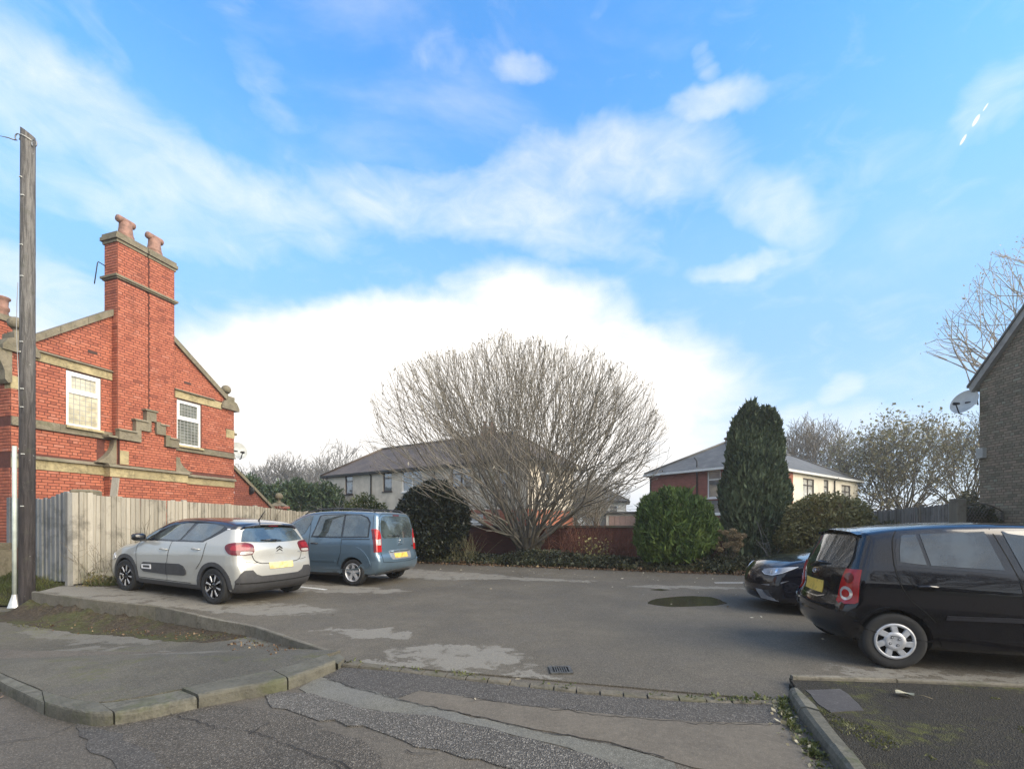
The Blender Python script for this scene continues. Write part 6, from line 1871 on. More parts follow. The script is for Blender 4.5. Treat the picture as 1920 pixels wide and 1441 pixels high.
bush('tall_conifer', (8.2, 15.4, 0.1), 1.1, 1.1, 5.35, 'tall dark green columnar conifer with several ragged tips', 50000, 0.17, CONIFER, 51, 'conifer',
     [(0.04, 0, 1.02, 0.0, 4.55, 0.48), (-0.10, 0.1, 0.46, 2.6, 2.85, 0.14), (0.44, -0.1, 0.46, 2.6, 2.65, 0.13), (-0.52, 0.0, 0.34, 2.4, 2.45, 0.08), (0.70, 0.1, 0.40, 1.6, 2.9, 0.05), (-0.5, -0.3, 0.6, 0.2, 3.6, 0.05), (0.02, 0, 0.13, 4.8, 0.72, 0.004), (-0.2, 0, 0.12, 4.7, 0.72, 0.004), (0.36, 0, 0.12, 4.6, 0.75, 0.004), (0.58, 0, 0.12, 4.4, 0.8, 0.004), (-0.62, 0, 0.12, 4.3, 0.62, 0.004), (-0.74, 0, 0.10, 3.9, 0.7, 0.003)],
     up=1.8, aspect=0.32, shell=0.35, lumps=0.13, outw=1.0)
bush('conifer_bush', (5.3, 14.7, 0.08), 1.30, 1.2, 2.50, 'rounded bright green conifer bush left of the tall conifer', 30000, 0.155, CONIFER_G, 52, 'shrub', 'round', up=1.3, aspect=0.24, shell=0.32, lumps=0.17, lf=1.5)
bush('rhododendron', (-3.05, 17.4, 0.1), 1.45, 1.3, 2.95, 'large dark evergreen bush behind the blue people carrier', 24000, 0.125, RHODO, 53, 'shrub', 'round', up=0.2, aspect=0.38, shell=0.4, lumps=0.10)
bush('golden_shrub', (-6.55, 20.6, 0.0), 1.15, 0.9, 2.8, 'yellow-green shrub showing over the roof of the blue people carrier', 9000, 0.10, LIGHT, 54, 'shrub', 'round', up=0.8, aspect=0.4, shell=0.5, lumps=0.22)
bush('browning_shrub', (9.7, 14.0, 0.05), 1.50, 1.2, 2.35, 'loose olive and brown shrub right of the tall conifer', 30000, 0.085, AUTUMN, 55, 'shrub', 'round', up=0.3, aspect=0.5, shell=0.6, lumps=0.12)
for k, (px, Y, top, w) in enumerate(((462, 29, 893, 3.2), (515, 30, 905, 3.0), (560, 30.5, 897, 3.4), (610, 31.5, 905, 3.2), (430, 31, 900, 3.0))):
 bush('hedge_conifer', (at_depth(px, Y), Y, 0), w / 2, w / 2, Hh(top, Y), ['dark green hedge conifer just right of the lodge', 'dark green hedge conifer, lower, behind the ball-topped pier', 'dark green hedge conifer in the middle of the hedge', 'dark green hedge conifer against the end of the pebble-dashed house', 'dark green hedge conifer mostly behind the lodge'][k],
         9000, 0.22, HEDGE, 60 + k, 'conifer', 'round', up=0.6, aspect=0.35, shell=0.4, lumps=0.2, group='hedge conifers behind the lodge', lf=1.6)
bush('ivy_clump', (at_depth(1812, 22), 22, 0), 0.7, 0.6, 3.0, 'dark ivy mass climbing beside the brown brick wall', 5000, 0.11, IVY, 71, 'ivy', 'round', up=0.0, aspect=0.8, shell=0.5, lumps=0.3)
bush('trellis_ivy', (12.75, 12.4, 0.2), 0.62, 0.35, 1.72, 'dark ivy growing through the arched trellis', 5000, 0.075, IVY, 72, 'ivy', 'round', up=0.0, aspect=0.8, shell=0.6, lumps=0.2)
bush('laurel', (11.3, 13.2, 0.0), 0.9, 0.8, 1.5, 'low dark shrub at the foot of the dark fence', 5000, 0.09, IVY, 73, 'shrub', 'round', up=0.3, aspect=0.5, shell=0.5, lumps=0.25)
# twiggy red shrub and friends
def twiggy(name, loc, w, h, n, label, mat, seed, r=0.006, cat='shrub', lean=0.5, leaves_n=0, leafm=None, lsz=0.06, branch=True):
 root = empty(name, tuple(loc), 0, label, cat)
 rr = np.random.default_rng(seed)
 ls = []
 for k in range(n):
  a = rr.uniform(0, 6.28); q = abs(rr.normal(0, 0.5)) * lean
  L = h * rr.uniform(0.55, 1.0)
  d = np.array([math.cos(a) * q, math.sin(a) * q * 0.7, 1.0]); d /= np.linalg.norm(d)
  p = np.array([rr.normal(0, w * 0.22), rr.normal(0, w * 0.15), 0.0]); P = [p]
  for i in range(6):
   d = d + rr.normal(0, 0.13, 3) + np.array([math.cos(a), math.sin(a), 0]) * 0.05; d /= np.linalg.norm(d)
   P.append(P[-1] + d * L / 6)
  P = np.array(P)
  ls.append((P, np.linspace(r, r * 0.4, 7)))
  if branch:
   for j in (2, 3, 4, 5):
    dd = d + rr.normal(0, 0.6, 3); dd /= np.linalg.norm(dd)
    if dd[2] < 0: dd[2] *= -0.5
    q2 = P[j]; ls.append((np.array([q2, q2 + dd * L * 0.12, q2 + dd * L * 0.25 + rr.normal(0, 0.03, 3)]), np.array([r * 0.6, r * 0.5, r * 0.3])))
 o = tubes('twigs', ls, mat, root, 3); o['kind'] = 'stuff'
 if leaves_n:
  pts = np.concatenate([l[0][1:] for l in ls])
  C = pts[rr.integers(0, len(pts), leaves_n)] + rr.normal(0, 0.03, (leaves_n, 3))
  o = leaves('foliage', C, lsz, leafm, root, aspect=0.7, seed=seed); o['kind'] = 'stuff'
 return root
REDTWIG = bark_mat('red_twigs', (0.23, 0.10, 0.065), 0.0)
TANTWIG = bark_mat('dry_stems', (0.22, 0.18, 0.12), 0.1)
YELLOW = leaf_mat('yellow_leaf', [(0, (0.28, 0.24, 0.06)), (1, (0.58, 0.52, 0.22))], transl=0.3)
twiggy('red_twig_shrub', (2.35, 16.2, 0.1), 2.2, 1.6, 90, 'dense reddish-brown twiggy shrub right of the big tree', REDTWIG, 81, 0.008, lean=0.7)
twiggy('red_twig_shrub', (3.6, 15.8, 0.1), 1.6, 1.3, 50, 'thinner reddish-brown twiggy shrub against the brick wall, beside the conifer bush', REDTWIG, 82, 0.008, lean=0.7)
twiggy('yellow_leafed_shrub', (2.85, 15.55, 0.08), 0.9, 1.15, 16, 'sparse shrub with a few bright yellow leaves in front of the red twigs', TANTWIG, 83, 0.006, lean=0.6, leaves_n=110, leafm=YELLOW, lsz=0.085)
twiggy('tall_grass_clump', (-1.6, 16.6, 0.1), 0.9, 1.1, 60, 'dry pale grass clump left of the big tree', leaf_mat('straw', [(0, (0.16, 0.15, 0.07)), (1, (0.26, 0.23, 0.12))], transl=0.1), 84, 0.006, 'plant', lean=0.6, branch=False)
twiggy('dead_shrub', (-8.05, 10.2, 0.15), 1.2, 1.5, 20, 'bare thorny stems against the pale fence by the hatchback', TANTWIG, 85, 0.007, lean=0.55)
twiggy('dead_shrub', (-8.55, 9.35, 0.25), 0.8, 1.0, 14, 'thin dry stems at the corner of the pale fence', TANTWIG, 86, 0.005, lean=0.7)
twiggy('sapling', (-7.2, 13.9, 0.1), 0.5, 2.5, 5, 'thin bare stems rising over the fence behind the hatchback roof', TANTWIG, 87, 0.011, lean=0.45)
twiggy('sapling', (-9.4, 23.0, 0.1), 1.2, 3.4, 8, 'tall thin bare stems in front of the dark hedge', GREY_BARK, 88, 0.02, lean=0.5)
twiggy('bent_sapling', (8.05, 14.1, 0.1), 0.3, 1.6, 4, 'pale bent bare stem in front of the tall conifer', GREY_BARK, 89, 0.016, lean=0.5)
def hydrangea():
 root = empty('hydrangea', (6.72, 14.05, 0.1), 0, 'hydrangea with brown papery flower heads between the conifer bush and tall conifer', 'shrub')
 rr = np.random.default_rng(91)
 hm = leaf_mat('papery_flower', [(0, (0.15, 0.115, 0.06)), (0.6, (0.27, 0.20, 0.11)), (1, (0.37, 0.28, 0.16))], transl=0.1)
 ls = []
 for k in range(26):
  c = np.array([rr.uniform(-0.42, 0.42), rr.uniform(-0.35, 0.25), 0])
  c[2] = 0.55 + 0.85 * rr.uniform(0, 1) * (1 - 0.5 * abs(c[0]) / 0.45)
  r_ = rr.uniform(0.075, 0.115)
  n = 260
  D = rr.normal(0, 1, (n, 3)); D /= np.linalg.norm(D, axis=1, keepdims=True)
  D[:, 2] *= 0.75
  t0 = rr.uniform(0.2, 0.8)
  o = leaves('flower_head', c + D * r_, 0.035, hm, root, outward=D * 0.6, aspect=0.9, tone=np.clip(t0 + rr.normal(0, 0.2, n), 0, 1), seed=900 + k, szvar=0.2)
  ls.append((np.array([[c[0] * 0.3, c[1] * 0.3, 0], c * [0.7, 0.7, 0.55], c]), np.array([0.008, 0.006, 0.005])))
 tubes('stems', ls, TANTWIG, root, 4)
hydrangea()
# ground cover over the bed
def cover():
 rr = np.random.default_rng(101)
 n = 70000
 x = rr.uniform(-6.8, 12.4, n)
 fy = 16.8 - 0.390 * (x + 3.35)
 w = rr.uniform(0, 1, n) ** 1.3
 y = fy + 0.02 + w * 2.6 - 0.16 * np.abs(vnoise(np.c_[x, x * 0, x * 0], 2.2, 5))
 P0 = np.c_[x, y, 0 * x]
 hgt = (0.12 + 0.38 * np.clip(0.5 + vnoise(P0, 1.1, 9), 0, 1)) * np.clip(w * 5 + 0.25, 0, 1)
 z = 0.05 + rr.uniform(0, 1, n) * hgt
 keep = (vnoise(P0, 2.4, 17) > -0.55) | (w > 0.3)
 P = np.c_[x, y, z][keep]
 tone = 0.45 + 0.4 * vnoise(P, 1.4, 3) + rr.normal(0, 0.2, len(P))
 o = leaves('ground_cover', P, 0.062, IVY, None, up=0.4, aspect=0.7, tone=tone, seed=4)
 tag(o, kind='stuff')
 # dead leaves along its foot
 n = 5200
 x = rr.uniform(-6.2, 11.5, n); fy = 16.8 - 0.390 * (x + 3.35)
 y = fy - np.abs(rr.normal(0, 0.22, n)) + rr.uniform(0, 0.4, n)
 P = np.c_[x, y, np.full(n, 0.02) + rr.uniform(0, 0.03, n) + 0.06 * (y > fy)]
 o = leaves('fallen_leaves', P, 0.06, leaf_mat('brown_leaf', [(0, (0.06, 0.032, 0.018)), (0.7, (0.14, 0.08, 0.04)), (1, (0.30, 0.22, 0.12))], transl=0.1), None, aspect=0.6, seed=5)
 tag(o, kind='stuff')
 # pale leaves strewn on the asphalt, thickest under the tree
 n = 520
 y = 17.0 - rr.exponential(3.0, n); x = rr.normal(1.8, 4.0, n)
 ok = (y > 1.8) & (y < 16.4 - 0.390 * (x + 3.35)) & (x > -5) & (x < 8)
 x, y = x[ok], y[ok]
 z = np.array([max(z_park(a, b), 0) + 0.012 if b > 4.9 - 0.24 * a - 0.4 else z_road(a, b) + 0.03 for a, b in zip(x, y)])
 o = leaves('scattered_leaves', np.c_[x, y, z], 0.050, leaf_mat('pale_dead_leaf', [(0, (0.16, 0.11, 0.06)), (0.5, (0.42, 0.37, 0.27)), (1, (0.66, 0.60, 0.46))], transl=0.1), None, aspect=0.55, seed=6, up=0)
 V = np.empty(len(o.data.vertices) * 3, np.float32); o.data.vertices.foreach_get('co', V); V = V.reshape(-1, 4, 3)
 c = V.mean(1, keepdims=True); V[:, :, 2] = c[:, :, 2] + (V[:, :, 2] - c[:, :, 2]) * 0.25
 o.data.vertices.foreach_set('co', V.ravel()); tag(o, kind='stuff')
cover()
def tufts(name, outline, zf, n, h, mat, seed, density=None, lean=0.5, w=0.010):
 """short blades of grass and moss as one object"""
 rr = np.random.default_rng(seed)
 B = np.array(outline)
 lo, hi = B.min(0), B.max(0)
 P = rr.uniform(lo, hi, (n * 3, 2)); P = P[sdf2(P, B) < 0]
 if density is not None:
  P = P[vnoise(np.c_[P, P[:, 0] * 0], density[0], seed) > density[1]]
 P = P[:n]
 m = len(P)
 Z = np.array([zf(a, b) for a, b in P])
 C = np.c_[P, Z]
 a = rr.uniform(0, 6.28, m); hh = h * np.exp(rr.normal(0, 0.35, m))
 s_ = np.c_[np.cos(a), np.sin(a), 0 * a] * w * 0.5
 l_ = np.c_[rr.normal(0, lean, (m, 2)), np.ones(m)]; l_ /= np.linalg.norm(l_, axis=1, keepdims=True)
 V = np.empty((m, 3, 3)); V[:, 0] = C - s_; V[:, 1] = C + s_; V[:, 2] = C + l_ * hh[:, None]
 o = np_mesh(name, V.reshape(-1, 3), np.arange(m * 3).reshape(m, 3), mat, None, np.repeat(np.clip(0.5 + 0.4 * vnoise(C, 3, seed + 1) + rr.normal(0, 0.15, m), 0, 1), 3))
 return tag(o, kind='stuff')
GRASS = leaf_mat('short_grass', [(0, (0.045, 0.055, 0.018)), (0.6, (0.095, 0.115, 0.030)), (1, (0.17, 0.17, 0.06))], transl=0.25)
MOSS = leaf_mat('moss_tuft', [(0, (0.04, 0.04, 0.012)), (0.6, (0.10, 0.105, 0.022)), (1, (0.16, 0.16, 0.04))], transl=0.15)
tufts('grass', [(-8.95, 8.75), (-8.9, 9.25), (-10.9, 9.9), (-14, 10.9), (-14, 9.9), (-10.5, 8.75)], z_bank2, 14000, 0.07, GRASS, 111)
tufts('grass', [(-8.8, 9.2), (-8.3, 9.25), (-7.9, 11.2), (-6.9, 14.8), (-7.5, 15), (-8.8, 10.4)], z_bank, 7000, 0.09, GRASS, 112, (2.5, -0.2))
pav_edge = [tuple(EDGE_L[4][:2]), tuple(EDGE_L[3][:2]), tuple(EDGE_L[2][:2]), tuple(EDGE_L[1][:2]), tuple(EDGE_L[0][:2]), (EDGE_L[1][0], EDGE_L[1][1] - 0.25), (EDGE_L[2][0] - 0.1, EDGE_L[2][1] - 0.75), (EDGE_L[4][0] - 0.2, EDGE_L[4][1] - 0.9)]
tufts('moss', pav_edge, z_pave, 7000, 0.018, MOSS, 113, (2.6, 0.05), 0.9, 0.014)
tufts('moss', [(2.4, 3.7), (4.6, 3.7), (5.2, 1.9), (1.9, 1.9)], zv, 9000, 0.012, MOSS, 114, (3.2, 0.32), 0.9, 0.010)
def clumps(name, C, n_per, r, sz, mat, seed, flat=0.5):
 rr = np.random.default_rng(seed)
 P = np.repeat(C, n_per, 0) + rr.normal(0, r, (len(C) * n_per, 3)) * [1, 1, flat]
 P[:, 2] = np.maximum(P[:, 2], np.repeat(C[:, 2], n_per))
 o = leaves(name, P, sz, mat, None, up=0.3, aspect=0.6, seed=seed)
 return tag(o, kind='stuff')
rr = np.random.default_rng(120)
wk = np.array([[*along(offs(vk_out, -0.07), t), z_road(0, 0) + 0.012] for t in rr.uniform(0.05, 1.0, 70)]) + rr.normal(0, 0.025, (70, 3)) * [1, 1, 0]
clumps('weeds', wk, 14, 0.022, 0.022, GRASS, 121)
clumps('litter_leaves', np.array([[*along(offs(vk_out, -0.12), t), z_road(0, 0) + 0.02] for t in rr.uniform(0.1, 0.8, 26)]), 2, 0.05, 0.030, leaf_mat('cream_leaf', [(0, (0.30, 0.25, 0.14)), (1, (0.60, 0.56, 0.42))]), 122, 0.1)
kl = np.array([[*along(offs(kout[::-1], 0.10), 1 - t), 0] for t in rr.uniform(0.38, 0.62, 70)])
kl[:, 2] = [z_road(a, b) + 0.02 for a, b in kl[:, :2]]
clumps('kerb_leaves', kl, 5, 0.06, 0.036, leaf_mat('russet_leaf', [(0, (0.07, 0.035, 0.02)), (0.6, (0.17, 0.09, 0.05)), (1, (0.34, 0.24, 0.15))], transl=0.15), 123, 0.15)
sg = np.array([[*along(row, t), 0.012] for t in np.r_[rr.uniform(0, 1, 30), rr.uniform(0.85, 1, 30)]]) + rr.normal(0, 0.03, (60, 3)) * [1, 1, 0]
clumps('weeds', sg, 8, 0.02, 0.022, GRASS, 124)
pe = np.array([[*along(eo, t), 0] for t in rr.uniform(0.1, 0.9, 60)]); pe[:, 1] -= rr.uniform(0.1, 0.6, 60)
pe[:, 2] = [z_pave(a, b) + 0.01 for a, b in pe[:, :2]]
clumps('litter_leaves', pe, 6, 0.10, 0.03, bpy.data.materials['brown_leaf'], 125, 0.1)
wb = np.array([[x, 9.2 + (x + 8.93) / 0.306 if False else 0, 0] for x in rr.uniform(-8.8, -7.6, 60)])
tt = rr.uniform(0, 5, 60)
wb = np.c_[-8.93 + 0.2925 * tt + 0.12 + rr.uniform(0, 0.25, 60), 9.2 + 0.9563 * tt, 0.2 + 0 * tt]
clumps('weeds', wb, 60, 0.09, 0.05, AUTUMN, 126, 1.2)
def big_leaf():
 p = at(1697, 1304, 0.06)
 root = empty('large_leaf', (p.x, p.y, 0.068), R(-28), 'large pale dry leaf with its long stalk lying on the mossy verge', 'leaf')
 mb = MB(); mb.smooth = True
 n = 8
 vs = []
 for i in range(n + 1):
  f = i / n
  w = 0.042 * math.sin(math.pi * (0.12 + 0.85 * f)) ** 0.8
  x = -0.06 + 0.12 * f
  for j in (-1, -0.5, 0, 0.5, 1):
   vs.append((x, w * j, 0.008 + 0.012 * j * j + 0.008 * math.sin(6 * f + j)))
 fs = [(i * 5 + j, i * 5 + j + 1, (i + 1) * 5 + j + 1, (i + 1) * 5 + j) for i in range(n) for j in range(4)]
 mb.add(vs, fs); mb.build('blade', plain('dry_leaf', (0.34, 0.32, 0.23), 0.8), root)
 mb = MB(); mb.smooth = True; mb.tube([(0.058, 0, 0.012), (0.11, -0.01, 0.02), (0.17, -0.012, 0.004)], 0.0022, 5); mb.build('stalk', TANTWIG, root)
big_leaf()
# ------------------------------------------------------------------ across the street, behind the camera
bush('privet_hedge', (-4, -11, 0), 14, 0.9, 2.3, 'long clipped hedge across the street behind the camera', 16000, 0.30, HEDGE, 140, 'hedge', 'round', up=0.3, aspect=0.6, shell=0.4, lumps=0.06, stem=False)
hip_house('house_opposite', 'brown brick house across the street behind the camera', (-2, -17), (-1, 0), 14, (0, -1), 8,
          {'A': [(0, 14, -0.3, 5.0, bpy.data.materials['old_red_wall_brick'])], 'B': [(0, 8, -0.3, 5.0, bpy.data.materials['old_red_wall_brick'])]}, 5.0, 7.6, [('A', 2, 4, 3.2, 4.6, WF), ('A', 9, 11, 3.2, 4.6, WF), ('A', 2, 4, 0.7, 2.2, WF), ('A', 9, 11, 0.7, 2.2, WF)], TILE, DKB)
bare_tree((7.5, -13.5, 0), 9.5, 9.0, 'bare street tree behind the camera beside the brown house', 141, 0.2, 1.0, BARK_D, min_r=0.014, nlimb=9)
bare_tree((-12.5, -12.5, 0), 8.5, 8.0, 'bare street tree behind the camera by the end of the hedge', 142, 0.2, 1.0, BARK_D, min_r=0.014, nlimb=9)
# ================================================================== cars
def poly_sdf(P, poly):
 """signed distance, negative inside; P (n,2), poly (m,2)"""
 A, B = poly, np.roll(poly, -1, 0)
 d2 = np.full(len(P), 1e9)
 ins = np.zeros(len(P), bool)
 for a, b in zip(A, B):
  e = b - a
  L = e @ e
  if L < 1e-12:
   continue
  w = P - a
  t = np.clip((w @ e) / L, 0, 1)
  q = w - t[:, None] * e
  d2 = np.minimum(d2, (q * q).sum(1))
  c = (a[1] > P[:, 1]) != (b[1] > P[:, 1])
  with np.errstate(divide='ignore', invalid='ignore'):
   xx = (b[0] - a[0]) * (P[:, 1] - a[1]) / (b[1] - a[1] + 1e-15) + a[0]
  ins ^= c & (P[:, 0] < xx)
 return np.sqrt(d2) * np.where(ins, -1, 1)
class Shape:
 """a car body as side outline x plan x section, rounded where they meet"""
 def __init__(s, sil, plan, belt, prof, crown=0.05, bow_r=0.09, bow_f=0.16, k=0.09):
  s.sil = catmull(sil, 6, True)
  s.x0, s.x1 = s.sil[:, 0].min() - 0.3, s.sil[:, 0].max() + 0.3
  s.z0, s.z1 = -0.1, s.sil[:, 1].max() + 0.4
  s.nx, s.nz = 420, 200
  X, Z = np.meshgrid(np.linspace(s.x0, s.x1, s.nx), np.linspace(s.z0, s.z1, s.nz), indexing='ij')
  s.g = poly_sdf(np.c_[X.ravel(), Z.ravel()], s.sil).reshape(s.nx, s.nz)
  s.plan = np.array(plan, float)
  s.belt = np.array(belt, float)
  s.prof = np.array(prof, float)
  s.crown, s.br, s.bf, s.k = crown, bow_r, bow_f, k
  s.xm = 0.5 * (s.sil[:, 0].min() + s.sil[:, 0].max())
  s.hl = 0.5 * (s.sil[:, 0].max() - s.sil[:, 0].min())
  s.wmax = s.plan[:, 1].max()
 def sd(s, x, z):
  u = np.clip((x - s.x0) / (s.x1 - s.x0) * (s.nx - 1), 0, s.nx - 1.001)
  v = np.clip((z - s.z0) / (s.z1 - s.z0) * (s.nz - 1), 0, s.nz - 1.001)
  i, j = u.astype(int), v.astype(int)
  a, b = u - i, v - j
  g = s.g
  return (g[i, j] * (1 - a) + g[i + 1, j] * a) * (1 - b) + (g[i, j + 1] * (1 - a) + g[i + 1, j + 1] * a) * b
 def W(s, x, z):
  w = np.interp(x, s.plan[:, 0], s.plan[:, 1])
  zb = np.interp(x, s.belt[:, 0], s.belt[:, 1])
  return w - np.interp(z - zb, s.prof[:, 0], s.prof[:, 1])
 def F(s, P):
  x, y, z = P[:, 0], np.abs(P[:, 1]), P[:, 2]
  q = (y / s.wmax) ** 2
  t = (x - s.xm) / s.hl
  xx = x + np.where(t > 0, s.bf * t ** 2, -s.br * t ** 2) * q * 1.0
  zz = z + s.crown * q * np.clip((z - 0.6) / 0.4, 0, 1)
  a = s.sd(xx, zz)
  b = (y - s.W(x, z)) * 0.95
  h = np.clip(s.k - np.abs(a - b), 0, None) / s.k
  return np.maximum(a, b) + h * h * s.k * 0.25
 def cross(s, O, D, tmax, steps=50):
  """first outside->inside crossing travelling along D from O (outside)"""
  ts = np.linspace(0, tmax, steps)
  tmax = float(tmax); lo = np.zeros(len(O)); hi = np.full(len(O), tmax); found = np.zeros(len(O), bool)
  for a, b in zip(ts[:-1], ts[1:]):
   ins = s.F(O + D * b) < 0
   new = ins & ~found
   lo[new], hi[new] = a, b
   found |= ins
  for _ in range(22):
   m = 0.5 * (lo + hi)
   ins = s.F(O + D * m[:, None]) < 0
   hi = np.where(ins, m, hi); lo = np.where(ins, lo, m)
  return O + D * (0.5 * (lo + hi))[:, None], found
 def normal(s, P):
  e = 0.004
  g = np.stack([s.F(P + np.eye(3)[i] * e) - s.F(P - np.eye(3)[i] * e) for i in range(3)], 1)
  return g / (np.linalg.norm(g, axis=1, keepdims=True) + 1e-9)
 def body_mesh(s, name, step=0.032):
  X0, X1 = s.sil[:, 0].min(), s.sil[:, 0].max()
  Z0, Z1 = s.sil[:, 1].min(), s.sil[:, 1].max()
  Y = s.wmax
  nx, ny, nz = int((X1 - X0) / step), int(2 * Y / step), int((Z1 - Z0) / step)
  idx, V, Q = {}, [], []
  def vid(i, j, k):
   key = (i, j, k)
   if key not in idx:
    idx[key] = len(V)
    V.append((X0 + (X1 - X0) * i / nx, -Y + 2 * Y * j / ny, Z0 + (Z1 - Z0) * k / nz))
   return idx[key]
  for i in range(nx):
   for j in range(ny):
    Q.append((vid(i, j, 0), vid(i, j + 1, 0), vid(i + 1, j + 1, 0), vid(i + 1, j, 0)))
    Q.append((vid(i, j, nz), vid(i + 1, j, nz), vid(i + 1, j + 1, nz), vid(i, j + 1, nz)))
   for k in range(nz):
    Q.append((vid(i, 0, k), vid(i + 1, 0, k), vid(i + 1, 0, k + 1), vid(i, 0, k + 1)))
    Q.append((vid(i, ny, k), vid(i, ny, k + 1), vid(i + 1, ny, k + 1), vid(i + 1, ny, k)))
  for j in range(ny):
   for k in range(nz):
    Q.append((vid(0, j, k), vid(0, j, k + 1), vid(0, j + 1, k + 1), vid(0, j + 1, k)))
    Q.append((vid(nx, j, k), vid(nx, j + 1, k), vid(nx, j + 1, k + 1), vid(nx, j, k + 1)))
  V = np.array(V)
  zc = 0.58
  C = np.c_[np.clip(V[:, 0], X0 + 0.6, X1 - 0.75), V[:, 1] * 0.25, np.full(len(V), zc)]
  D = V - C
  D /= np.linalg.norm(D, axis=1, keepdims=True)
  lo = np.zeros(len(V)); hi = np.full(len(V), 2.2)
  for _ in range(26):
   m = 0.5 * (lo + hi)
   ins = s.F(C + D * m[:, None]) < 0
   lo = np.where(ins, m, lo); hi = np.where(ins, hi, m)
  P = C + D * lo[:, None]
  return P, Q
def frame(kind, flip=1):
 """projection frames: (u axis, v axis, outward direction)"""
 if kind == 'side':      # u = x, v = z seen from +y*flip
  return np.array([1, 0, 0.]), np.array([0, 0, 1.]), np.array([0, 1. * flip, 0])
 if kind == 'rear':      # u = y, v = z
  return np.array([0, 1, 0.]), np.array([0, 0, 1.]), np.array([-1, 0, 0.])
 if kind == 'front':
  return np.array([0, 1, 0.]), np.array([0, 0, 1.]), np.array([1, 0, 0.])
 if kind == 'top':       # u = x, v = y
  return np.array([1, 0, 0.]), np.array([0, 1, 0.]), np.array([0, 0, 1.])
 a = R(kind)             # an oblique rear/front corner: u runs round the corner
 n = np.array([math.cos(a), math.sin(a), 0.])
 return np.array([-n[1], n[0], 0.]), np.array([0, 0, 1.]), n
def resample(poly, h, closed=True):
 poly = [np.array(p, float) for p in poly]
 out = []
 N = len(poly)
 for i in range(N if closed else N - 1):
  a, b = poly[i], poly[(i + 1) % N]
  n = max(1, int(np.linalg.norm(b - a) / h))
  for k in range(n):
   out.append(a + (b - a) * k / n)
 if not closed:
  out.append(poly[-1])
 return np.array(out)
def patch(shape, name, poly, fr, mat, parent, off=0.004, depth=0.012, h=0.045, rounded=0, dist=3.0, hollow=None, mirror=False):
 """a thin panel that lies on the body, following its curvature"""
 u, v, n = frame(*fr) if isinstance(fr, tuple) else frame(fr)
 if mirror:
  poly = [(p[0], -p[1]) for p in poly] if abs(u[1]) < 0.5 and abs(v[1]) > 0.5 else [(-p[0], p[1]) for p in poly]
 if rounded:
  poly = catmull(poly, rounded, True)
 B = resample(poly, h)
 rings = [B]
 if hollow is not None:
  rings.append(resample(hollow, h)[::-1])
 lo, hi = B.min(0), B.max(0)
 gx, gy = np.meshgrid(np.arange(lo[0], hi[0], h), np.arange(lo[1], hi[1], h), indexing='ij')
 G = np.c_[gx.ravel(), gy.ravel()]
 if len(G):
  dd = poly_sdf(G, B)
  keep = dd < -0.45 * h
  if hollow is not None:
   keep &= poly_sdf(G, rings[1]) > 0.45 * h
  G = G[keep]
 allp, edges = [], []
 for rg in rings:
  b0 = len(allp)
  allp += [Vector(p) for p in rg]
  edges += [(b0 + i, b0 + (i + 1) % len(rg)) for i in range(len(rg))]
 nb = len(allp)
 allp += [Vector(p) for p in G]
 vv, ee, ff, *_ = delaunay_2d_cdt(allp, edges, [], 1 if hollow is None else 2, 1e-6)
 P2 = np.array([(p[0], p[1]) for p in vv])
 if hollow is not None:
  inside = []
  for f in ff:
   c = P2[list(f)].mean(0)
   inside.append(poly_sdf(c[None], rings[1])[0] > 0 and poly_sdf(c[None], B)[0] < 0)
  ff = [f for f, k in zip(ff, inside) if k]
 O = P2[:, :1] * u + P2[:, 1:] * v + n * dist
 D = np.tile(-n, (len(O), 1))
 P, found = shape.cross(O, D, dist * 2)
 if not found.all():                       # a corner that overhangs the outline: carry on flat
  good = np.where(found)[0]
  for i in np.where(~found)[0]:
   j = good[np.argmin(((P2[good] - P2[i]) ** 2).sum(1))]
   P[i] = O[i] + D[i] * ((P[j] - O[j]) @ D[j])
 N = shape.normal(P)
 T = P + N * off
 # orientation
 V = [tuple(p) for p in T]
 F_ = []
 for f in ff:
  a, b, c = (T[f[0]], T[f[1]], T[f[2]])
  nn = np.cross(b - a, c - a)
  F_.append(tuple(f) if nn @ n > 0 else tuple(reversed(f)))
 # skirt round the outline
 bm_e = {}
 for f in F_:
  for i in range(len(f)):
   e = (f[i], f[(i + 1) % len(f)])
   bm_e[e] = True
 skirt = [e for e in bm_e if (e[1], e[0]) not in bm_e]
 sm = [True] * len(F_)
 for (a, b) in skirt:
  k = len(V)
  V += [tuple(T[a]), tuple(T[b]), tuple(T[b] - N[b] * depth), tuple(T[a] - N[a] * depth)]
  F_.append((k + 1, k, k + 3, k + 2))
  sm.append(False)
 me = bpy.data.meshes.new(name)
 me.from_pydata(V, [], F_)
 me.materials.append(mat)
 me.polygons.foreach_set('use_smooth', sm)
 me.update()
 return link(name, me, parent)
def seam(shape, mb, line, fr, w=0.007, off=0.0045, h=0.05, dist=3.0, curved=0):
 """a narrow dark strip along a panel gap"""
 u, v, n = frame(*fr) if isinstance(fr, tuple) else frame(fr)
 if curved:
  line = catmull(line, curved)
 L = resample(line, h, False)
 O = L[:, :1] * u + L[:, 1:] * v + n * dist
 P, found = shape.cross(O, np.tile(-n, (len(O), 1)), dist * 2)
 P = P[found]
 if len(P) < 2:
  return
 N = shape.normal(P)
 T = np.gradient(P, axis=0)
 B = np.cross(T, N)
 B /= np.linalg.norm(B, axis=1, keepdims=True) + 1e-9
 a, b = P + B * w / 2 + N * off, P - B * w / 2 + N * off
 k = len(mb.v)
 vs = [tuple(p) for p in a] + [tuple(p) for p in b]
 m = len(P)
 mb.add(vs, [(i, i + 1, m + i + 1, m + i) for i in range(m - 1)])
